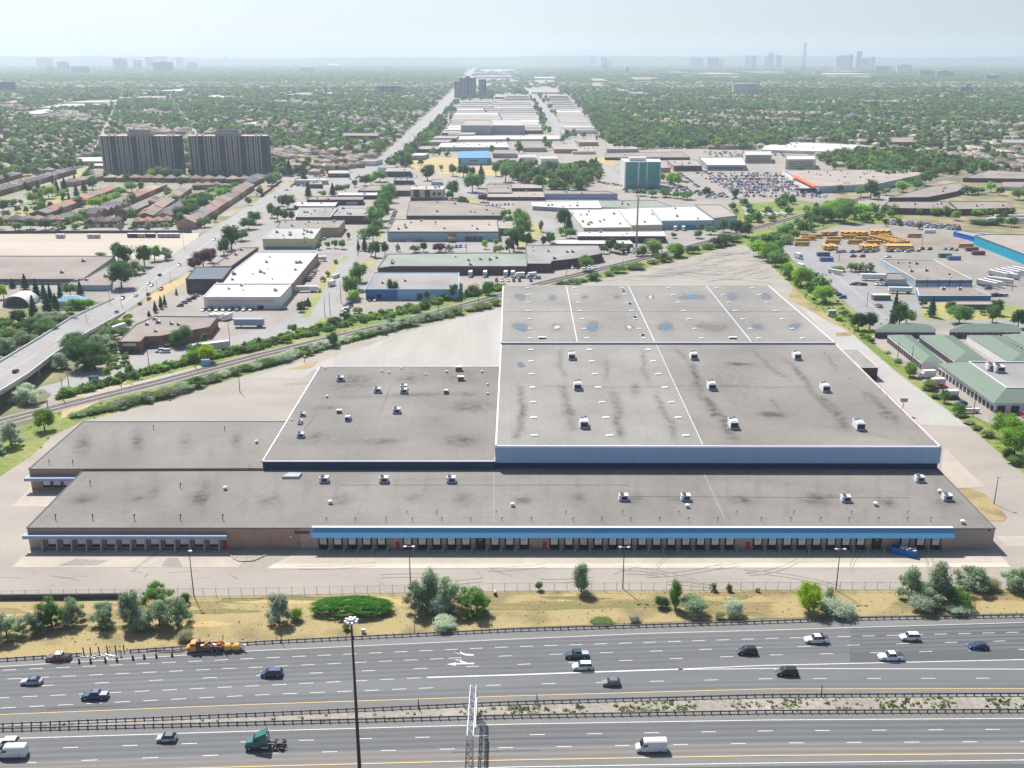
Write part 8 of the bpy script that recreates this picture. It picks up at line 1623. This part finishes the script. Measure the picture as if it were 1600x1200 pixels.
# ------------------------------------------------------------------ land use raster (in picture space, used only to decide what grows where)
RW, RH = 800, 600; LU = np.zeros((RH, RW), np.int8); yy, xx = np.mgrid[0:RH, 0:RW]; yy = yy * 2 + 1.0; xx = xx * 2 + 1.0
def paint(poly, c):
    ins = np.zeros(LU.shape, bool); n = len(poly)
    for i in range(n):
        (x0, y0), (x1, y1) = poly[i], poly[(i + 1) % n]
        if y0 == y1: continue
        ins ^= ((y0 > yy) != (y1 > yy)) & (xx < (x1 - x0) * (yy - y0) / (y1 - y0) + x0)
    LU[ins] = c
WOODS = [[(772, 262), (812, 262), (870, 264), (935, 262), (940, 280), (905, 298), (850, 297), (800, 282)], [(905, 160), (930, 200), (958, 234), (1230, 230), (1235, 222), (1120, 212), (1000, 196), (945, 165)], [(1275, 250), (1305, 240), (1430, 240), (1560, 262), (1560, 268), (1380, 282), (1330, 265)], [(640, 262), (600, 262), (650, 200), (690, 185), (690, 215), (650, 240)]]
paint([(0, 560), (0, 300), (420, 290), (600, 268), (640, 270), (1600, 270), (1600, 700), (0, 700)], 3)
paint([(-40, 365), (-40, 285), (160, 262), (430, 265), (430, 300), (340, 360)], 3)
for p, c in PATH_OCC: paint(p, c)
for p in WOODS: paint(p, 6)
paint([(x - 9, y + 3) for x, y in ((600, 240), (655, 190), (700, 150), (722, 125), (738, 105))] + [(749, 105), (735, 125), (717, 150), (684, 190), (634, 240), (600, 262)], 1); paint([(836, 160), (866, 208), (888, 210), (850, 160), (825, 135), (813, 135)], 1)
def lu(px, py):
    ix = np.clip((px / 2).astype(int), 0, RW - 1); iy = np.clip((py / 2).astype(int), 0, RH - 1); v = LU[iy, ix].copy()
    return v
def proj(x, y):
    f = y * CT + H * ST; u = y * ST - H * CT; return 800 + F * x / f, 600 - F * u / f
# houses of the wooded suburbs on a loose street grid
hx, hy, ha = [], [], []
gy = 640.0
while gy < 5600:
    step = 15.5 if gy < 3000 else 24; xs = np.arange(-.58 * gy, .58 * gy, step); xs = xs + RNG.uniform(-2, 2, len(xs)); wob = 18 * np.sin(xs / 210. + gy / 400.); hx.append(xs); hy.append(gy + wob + RNG.uniform(-1.5, 1.5, len(xs))); ha.append(.12 * np.cos(xs / 210. + gy / 400.) + RNG.choice([0, 0, 1.571], len(xs))); gy += RNG.choice([19, 42]) * (1 if gy < 3000 else 1.4)
hx, hy, ha = map(np.concatenate, (hx, hy, ha)); px, py = proj(hx, hy); v = lu(px, py); keep = (v == 0) & (RNG.uniform(0, 1, len(px)) < .74) & (np.abs((hx + hy * .35) % 170 - 85) > 7) & ((hy < 2600) | (RNG.uniform(0, 1, len(px)) < .95 - (hy - 2600) / 4600))
hx, hy, ha, px, py = [a[keep] for a in (hx, hy, ha, px, py)]
HM = []
for k, (m, nm) in enumerate(SHC[:4] + [('shingle_tan', 'tan')]):
    b = MB(); w = M('brick_tan' if k % 2 else 'wall_cream'); b.prism([(-6, -5), (6, -5), (6, 5), (-6, 5)], 0, 4.6, w, cap=False); q = [(-6.5, -5.5, 4.6), (6.5, -5.5, 4.6), (6.5, 5.5, 4.6), (-6.5, 5.5, 4.6)]; r0, r1 = (-2.2, 0, 7.2), (2.2, 0, 7.2); mm = M(m)
    b.poly([q[0], q[1], r1, r0], mm); b.poly([q[2], q[3], r0, r1], mm); b.poly([q[3], q[0], r0], mm); b.poly([q[1], q[2], r1], mm)
    for s in (-3.5, 0, 3.5): b.box(s, -5.03, 2.4, 1.5, .1, 1.4, M('glass_dark'))
    b.box(3, .8, 6.8, .7, .7, 1.6, M('brick_red')); HM.append((b.mesh('house'), nm))
def area_name(px, py):
    dpt = '' if py > 215 else ', farther back' if py > 165 else ', far back'
    if px < 165: return 'in the leafy suburb left of the twin towers' + dpt
    if px < 430: return 'in the leafy suburb behind the twin towers' + dpt
    if px < 720: return 'in the leafy suburb left of the arterial road' + dpt
    if px < 940: return 'in the factory strip' + dpt
    if px < 1180: return 'in the woods behind the glass office' + dpt
    if px < 1400: return 'in the leafy suburb beyond the home store' + dpt
    return 'in the leafy suburb at the far right' + dpt
order = np.argsort(hy + RNG.uniform(0, 60, len(hy))); n_ind = 175; inview = (px > -10) & (px < 1610); ind = [i for i in order if inview[i]][:n_ind]; indset = set(ind)
for i in ind:
    me, nm = HM[RNG.integers(5)]; o = bpy.data.objects.new('house', me); COL.objects.link(o); o.location = (hx[i], hy[i], 0); o.rotation_euler.z = ha[i]; s = RNG.uniform(.85, 1.2); o.scale = (s, s, s * .95); tag(o, f'{nm}-roofed detached house', 'house', area_name(px[i], py[i]), 'suburban houses among the trees')
hrest = [i for i in range(len(hx)) if i not in indset]
stb = MB()
for c in range(-30, 60):
    X0 = None
    for k in range(110):
        y0_ = 640 + k * 38; y1_ = y0_ + 38; xa_ = c * 170 + 85 - .35 * y0_; xb_ = c * 170 + 85 - .35 * y1_
        if abs(xa_) > .6 * y0_ + 40: continue
        pa_, qa_ = proj(np.array([xa_, xb_]), np.array([y0_, y1_]))
        if (lu(pa_, qa_) != 0).any(): continue
        stb.poly([(xa_ - 4, y0_, -.02), (xa_ + 4, y0_, -.02), (xb_ + 4, y1_, -.02), (xb_ - 4, y1_, -.02)], M('street'))
struct(stb.build('suburban_streets'))
# trees: one jittered sheet of points, denser close by
tx, ty, tsz, tcl = [], [], [], []
def band_pts(y0, y1, sp, prob, smin, smax, cls):
    n = int(.57 * (y1 * y1 - y0 * y0) / (sp * sp)); yv = np.sqrt(RNG.uniform(y0 * y0, y1 * y1, n)); xv = RNG.uniform(-.57, .57, n) * yv; return xv, yv, RNG.uniform(smin, smax, n), np.full(n, cls)
for a in ((560, 1500, 8.6, 1, 6, 12, 0), (1500, 2600, 9.0, 1, 7, 13, 0), (2600, 4400, 12, 1, 9, 17, 0), (3700, 8200, 27, 1, 24, 46, 1), (7000, 12500, 46, 1, 40, 80, 1), (11500, 17500, 78, 1, 70, 140, 1)):
    X, Y, s, c = band_pts(*a); tx.append(X); ty.append(Y); tsz.append(s); tcl.append(c)
tx, ty, tsz, tcl = map(np.concatenate, (tx, ty, tsz, tcl)); px, py = proj(tx, ty); v = lu(px, py)
dn = (np.sin(tx / 130.) * np.sin(ty / 170.) + np.sin(tx / 47. + ty / 61.)) * .5 + RNG.uniform(-.5, .5, len(tx))
keep = ((v == 0) & (dn > -.2)) | ((v == 7) & (RNG.uniform(0, 1, len(tx)) < .13) & (py > 112)) | (v == 6) | ((v == 5) & (RNG.uniform(0, 1, len(tx)) < .18)) | ((v == 3) & (py > 262) & (py < 420) & (RNG.uniform(0, 1, len(tx)) < np.where((px < 430) & (py < 360), .045, .03)))
pale = (py > 104) & (py < 118) & (px > 1000) & (RNG.uniform(0, 1, len(tx)) < .35); keep &= ~pale; keep &= ~((tcl == 0) & (np.abs((tx + ty * .35) % 170 - 85) < 6.5) & (v == 0))
# keep trees out of the near houses
tx, ty, tsz, tcl, px, py, v = [a[keep] for a in (tx, ty, tsz, tcl, px, py, v)]
ok = np.ones(len(tx), bool)
cell = {}
for i in range(len(hx)):
    if hy[i] < 2600: cell.setdefault((int(hx[i] // 15), int(hy[i] // 15)), []).append(i)
for j in np.nonzero(ty < 2600)[0]:
    cx, cy = int(tx[j] // 15), int(ty[j] // 15)
    for a in (-1, 0, 1):
        for c in (-1, 0, 1):
            for i in cell.get((cx + a, cy + c), ()):
                if abs(hx[i] - tx[j]) < 6.5 and abs(hy[i] - ty[j]) < 6.5 + (2.5 if ty[j] < hy[i] else 0): ok[j] = False
tx, ty, tsz, tcl, px, py, v = [a[ok] for a in (tx, ty, tsz, tcl, px, py, v)]
# hand-placed trees beyond the 300 largest join the mass
allt = [o for o in scene.objects if o.parent is None and o.get('category') == 'tree']; allt.sort(key=lambda o: -o.children[0].scale.z * scl(max(96, S(o.location.x, o.location.y)[1])) * max(o.children[1].scale.x if len(o.children) > 1 else 1, 1) * scl(max(96, S(o.location.x, o.location.y)[1])))
extra = allt[300:]; ex = []
for o in extra:
    cr2 = [c for c in o.children if c.name.startswith('crown')][0]; ex.append((o.location.x, o.location.y, cr2.scale.x, cr2.scale.z, cr2.material_slots[0].material.name))
kill = set(extra); PEND[:] = [p for p in PEND if p[0] not in kill]
for o in extra:
    for c in list(o.children): bpy.data.objects.remove(c)
    bpy.data.objects.remove(o)
def src(name, me, m=None):
    o = bpy.data.objects.new(name, me); 
    if m: o.material_slots[0].link = 'OBJECT'; o.material_slots[0].material = M(m)
    return o
LODN['inst'] = (150, .19)
FS = bpy.data.collections.new('woodland_kinds'); kinds = []
def mcopy(shape, var, m, n, s):
    me = crown_mesh('woodland', shape, n, s, var * 31 + len(shape), m, trunk=True); o = bpy.data.objects.new(f'kind_{len(kinds):02d}', me); FS.objects.link(o); kinds.append(o.name)
for i, (sh, m) in enumerate((('round', 'leaf_forest'), ('round', 'leaf_mid'), ('round', 'leaf_dark'), ('olive', 'leaf_forest'), ('tall', 'leaf_mid'), ('round', 'leaf_bright'), ('conifer', 'leaf_conifer'), ('round', 'leaf_forest'), ('bush', 'leaf_mid'), ('olive', 'leaf_dark'))): mcopy(sh, i + 3, m, 190, .17)
for i, m in enumerate(('leaf_forest', 'leaf_mid', 'leaf_forest', 'leaf_dark')): mcopy('bush', i + 20, m, 150, .2)
n = len(tx); kid = np.where(tcl == 0, RNG.choice(10, n, p=[.22, .16, .15, .1, .06, .08, .05, .1, .03, .05]), RNG.choice([10, 11, 12, 13], n)); hgt = np.where(tcl == 0, tsz * RNG.uniform(.8, 1.25, n), RNG.uniform(10, 16, n)); hgt = np.where(tcl == 0, np.minimum(hgt, 16), hgt); kid = np.where(v == 5, 8, kid)
SX = np.column_stack([tsz, tsz, hgt]); POS = np.column_stack([tx, ty, np.zeros(n)])
if ex:
    mk = {'leaf_mid': 1, 'leaf_dark': 2, 'leaf_bright': 5, 'leaf_conifer': 6, 'leaf_olive': 3, 'leaf_lime': 5}; E_x = np.array([(e[0], e[1], 0) for e in ex]); POS = np.vstack([POS, E_x]); SX = np.vstack([SX, [(e[2], e[2], e[3]) for e in ex]]); kid = np.concatenate([kid, [mk.get(e[4], 0) for e in ex]])
hb = [(88, 624), (150, 608), (225, 586), (300, 567), (400, 546), (480, 525), (560, 504), (620, 493), (700, 471), (782, 453)]; pts_h = []
for k in range(620):
    xq = wr.uniform(90, 790); yq = interp(hb, xq) + wr.uniform(-9, 2) * (1 if 380 < xq < 640 else .5); pts_h.append((*G(xq, yq), 0))
for k in range(240):
    xq = wr.uniform(-20, 95); yq = wr.uniform(500, 560)
    if yq < 562 - xq * .6: pts_h.append((*G(xq, yq), 0))
for k in range(160):
    xq = wr.uniform(120, 205); yq = wr.uniform(505, 590)
    if yq > 700 - xq * 1.12 + 0 and yq < 560 + (150 - abs(xq - 150)) * .15: pts_h.append((*G(xq, yq), 0))
for k in range(420):
    xq = wr.uniform(1180, 1420); yq = wr.uniform(318, 520); q_ = (xq, yq)
    if inside(q_, GREEN[2]): pts_h.append((*G(xq, yq), 0))
nh = len(pts_h); POS = np.vstack([POS, pts_h]); hs = RNG.uniform(2.2, 5.5, nh); SX = np.vstack([SX, np.column_stack([hs, hs, hs * RNG.uniform(.4, .8, nh)])]); kid = np.concatenate([kid, RNG.choice([8, 5, 8, 3], nh)])
# lift the farthest clumps with the hills
far_ = POS[:, 1] > 16600; 
def scatter(name, pos, scl3, idx, coll, rot=None):
    me = bpy.data.meshes.new(name); me.from_pydata(pos.tolist(), [], []); N_ = len(pos)
    a = me.attributes.new('sc', 'FLOAT_VECTOR', 'POINT'); a.data.foreach_set('vector', scl3.astype(np.float32).ravel()); a = me.attributes.new('idx', 'INT', 'POINT'); a.data.foreach_set('value', idx.astype(np.int32))
    rv = np.zeros((N_, 3), np.float32); rv[:, 2] = RNG.uniform(0, 6.28, N_) if rot is None else rot; a = me.attributes.new('rt', 'FLOAT_VECTOR', 'POINT'); a.data.foreach_set('vector', rv.ravel())
    o = bpy.data.objects.new(name, me); COL.objects.link(o); ng = bpy.data.node_groups.new(name, 'GeometryNodeTree'); ng.interface.new_socket('Geometry', in_out='INPUT', socket_type='NodeSocketGeometry'); ng.interface.new_socket('Geometry', in_out='OUTPUT', socket_type='NodeSocketGeometry'); N = ng.nodes; L = ng.links
    gi = N.new('NodeGroupInput'); go = N.new('NodeGroupOutput'); ip = N.new('GeometryNodeInstanceOnPoints'); ci = N.new('GeometryNodeCollectionInfo'); ci.inputs['Collection'].default_value = coll; ci.inputs['Separate Children'].default_value = True; ci.inputs['Reset Children'].default_value = True
    def na(nm, t):
        q = N.new('GeometryNodeInputNamedAttribute'); q.data_type = t; q.inputs['Name'].default_value = nm; return [s for s in q.outputs if s.enabled and s.name == 'Attribute'][0]
    L.new(gi.outputs[0], ip.inputs['Points']); L.new(ci.outputs[0], ip.inputs['Instance']); ip.inputs['Pick Instance'].default_value = True; L.new(na('idx', 'INT'), ip.inputs['Instance Index']); L.new(na('sc', 'FLOAT_VECTOR'), ip.inputs['Scale']); L.new(na('rt', 'FLOAT_VECTOR'), ip.inputs['Rotation']); L.new(ip.outputs[0], go.inputs[0])
    o.modifiers.new('scatter', 'NODES').node_group = ng; o['kind'] = 'stuff'; return o
o = scatter('woodland', POS, SX, kid, FS); o['label'] = 'hazy mass of suburban trees reaching to the horizon'
CK = bpy.data.collections.new('car_kinds'); cl_ = ['white', 'white', 'silver', 'grey', 'black', 'dark_blue', 'red', 'silver', 'blue', 'black', 'white', 'red']
for k, c in enumerate(cl_):
    o_c = bpy.data.objects.new(f'ckind_{k:02d}', SC[['sedan', 'suv', 'hatchback', 'minivan'][k % 4]]); CK.objects.link(o_c); o_c.material_slots[0].link = 'OBJECT'; o_c.material_slots[0].material = M('paint_' + c)
for k in range(60):
    x_, y_ = wr.uniform(240, 1190), wr.uniform(255, 470); n_ = wr.randint(3, 9); hor = wr.random() < .6; st_ = 3.1 * scl(y_); P0, P1 = (x_, y_), ((x_ + st_ * n_, y_) if hor else (x_ + (800 - x_) * .012 * n_, y_ - n_ * .8 * (y_ - 88) / 200))
    qx, qy = np.linspace(P0[0] - 6, P1[0] + 6, 9), np.linspace(P0[1] + 2, P1[1] - 3, 9)
    if (lu(qx, qy) != 1).any() or inside(P0, LOT) or any(inside(P0, q_) or inside(P1, q_) for q_ in ROADS): continue
    carrow(P0, P1, n_, 1.571 if hor else .05, 'in the yards between the factories', gap=.15)
lotc = [o for o in scene.objects if o.get('category') in ('car', 'pickup truck') and (o.get('group') == 'cars in the store car park' or o.get('group') == 'parked cars')]; lotc.sort(key=lambda o: -o.location.y); ncar = sum(1 for o in scene.objects if o.get('category') in ('car', 'pickup truck'))
cp, ca = [], []; drop = set(lotc[:max(0, ncar - 298)]); PEND[:] = [p for p in PEND if p[0] not in drop]
for o_c in drop: cp.append((o_c.location.x, o_c.location.y, .12)); ca.append(o_c.rotation_euler.z); bpy.data.objects.remove(o_c)
def stall(p0, p1, n_, ang, pr_):
    for k in range(n_):
        if wr.random() < pr_: t = k / n_; x, y = G(p0[0] + (p1[0] - p0[0]) * t + wr.uniform(-.5, .5), p0[1] + (p1[1] - p0[1]) * t); cp.append((x, y, .12)); ca.append(ang + wr.uniform(-.06, .06))
for k in range(9):
    for q in (0, 1.3): stall((1085 + k * 9, 271 + k * 4.4 + q), (1240 + k * 7, 271 + k * 4.4 + q), 60, 1.45 if q else -1.6, .55 if 1 < k < 7 else .3)
stall((1062, 262), (1150, 260), 30, 1.5, .5)
for k in range(5): stall((1100 + k * 3, 238 + k * 2.2), (1230, 237 + k * 2), 44, 1.5, .5)
for k in range(4): stall((975, 290 + k * 3.4), (1120 + k * 12, 302 + k * 3.6), 50, .5, .45)
for k in range(6): stall((875, 199 + k * 2.6), (962, 200 + k * 2.8), 44, 1.5, .6)
for k in range(4): stall((1385, 345 + k * 1.8), (1500, 355 + k * 1.5), 46, .4, .55)
for k in range(3): stall((612 + k * 3, 289 + k * 7), (641, 291 + k * 7), 8, .3, .6)
na_ = len(cp); o = scatter('parked_cars', np.array(cp), np.ones((na_, 3)), RNG.integers(0, 12, na_), CK, np.array(ca)); o['label'] = 'far rows of parked cars filling the shop and factory lots'
HC = bpy.data.collections.new('house_kinds')
for k, (me, nm) in enumerate(HM): HC.objects.link(bpy.data.objects.new(f'hkind_{k}', me))
hr_ = np.array(hrest); s = RNG.uniform(.85, 1.25, len(hr_)) * np.where(hy[hr_] > 3000, 1.5, 1.05); o = scatter('far_houses', np.column_stack([hx[hr_], hy[hr_], np.zeros(len(hr_))]), np.column_stack([s, s, s]), RNG.integers(0, 5, len(hr_)), HC, ha[hr_]); o['label'] = 'far suburban houses scattered among the trees'
# ------------------------------------------------------------------ camera, sun, sky, haze
cam = bpy.data.cameras.new('camera'); co = bpy.data.objects.new('camera', cam); COL.objects.link(co); co.location = (0, 0, H); co.rotation_euler = (math.pi / 2 - TH, 0, 0); cam.sensor_width = 36; cam.lens = 36 * F / 1600; cam.clip_start = 1; cam.clip_end = 80000; scene.camera = co
EL = math.radians(53); AZ = math.radians(-28)      # azimuth measured from +Y, clockwise positive
sd = Vector((math.sin(AZ) * math.cos(EL), math.cos(AZ) * math.cos(EL), math.sin(EL)))
sl = bpy.data.lights.new('sun', 'SUN'); so = bpy.data.objects.new('sun', sl); COL.objects.link(so); sl.energy = 5.0; sl.angle = math.radians(.55); sl.color = (1, .955, .89); so.rotation_euler = sd.to_track_quat('Z', 'Y').to_euler(); so.location = (0, 0, 300)
w = bpy.data.worlds.new('World'); scene.world = w; w.use_nodes = True; nt = w.node_tree; bg = nt.nodes['Background']; sk = nt.nodes.new('ShaderNodeTexSky'); sk.sky_type = 'NISHITA'; sk.sun_disc = False; sk.sun_elevation = EL; sk.sun_rotation = AZ; sk.altitude = 100; sk.air_density = .7; sk.dust_density = 1.5; sk.ozone_density = 2.2
nt.links.new(sk.outputs[0], bg.inputs[0]); bg.inputs[1].default_value = .094
b = MB(); b.box(0, 10400, 210, 54000, 21800, 424, M('wall_white')); hz_ = b.build('haze'); hz_.data.materials.clear(); hm = bpy.data.materials.new('haze'); hm.use_nodes = True; hm.node_tree.nodes.clear(); vo = hm.node_tree.nodes.new('ShaderNodeVolumePrincipled'); ou = hm.node_tree.nodes.new('ShaderNodeOutputMaterial'); vo.inputs['Color'].default_value = (.74, .87, 1.0, 1); vo.inputs['Density'].default_value = 8e-5; vo.inputs['Anisotropy'].default_value = .35; hm.node_tree.links.new(vo.outputs[0], ou.inputs['Volume']); hz_.data.materials.append(hm); hz_['kind'] = 'stuff'
scene.view_settings.view_transform = 'Standard'; scene.view_settings.look = 'None'; scene.view_settings.exposure = 0.47; scene.view_settings.gamma = 1
scene.cycles.max_bounces = 6; scene.cycles.diffuse_bounces = 3; scene.cycles.glossy_bounces = 2; scene.cycles.transmission_bounces = 2; scene.cycles.volume_bounces = 1; scene.cycles.transparent_max_bounces = 6
finish_labels()
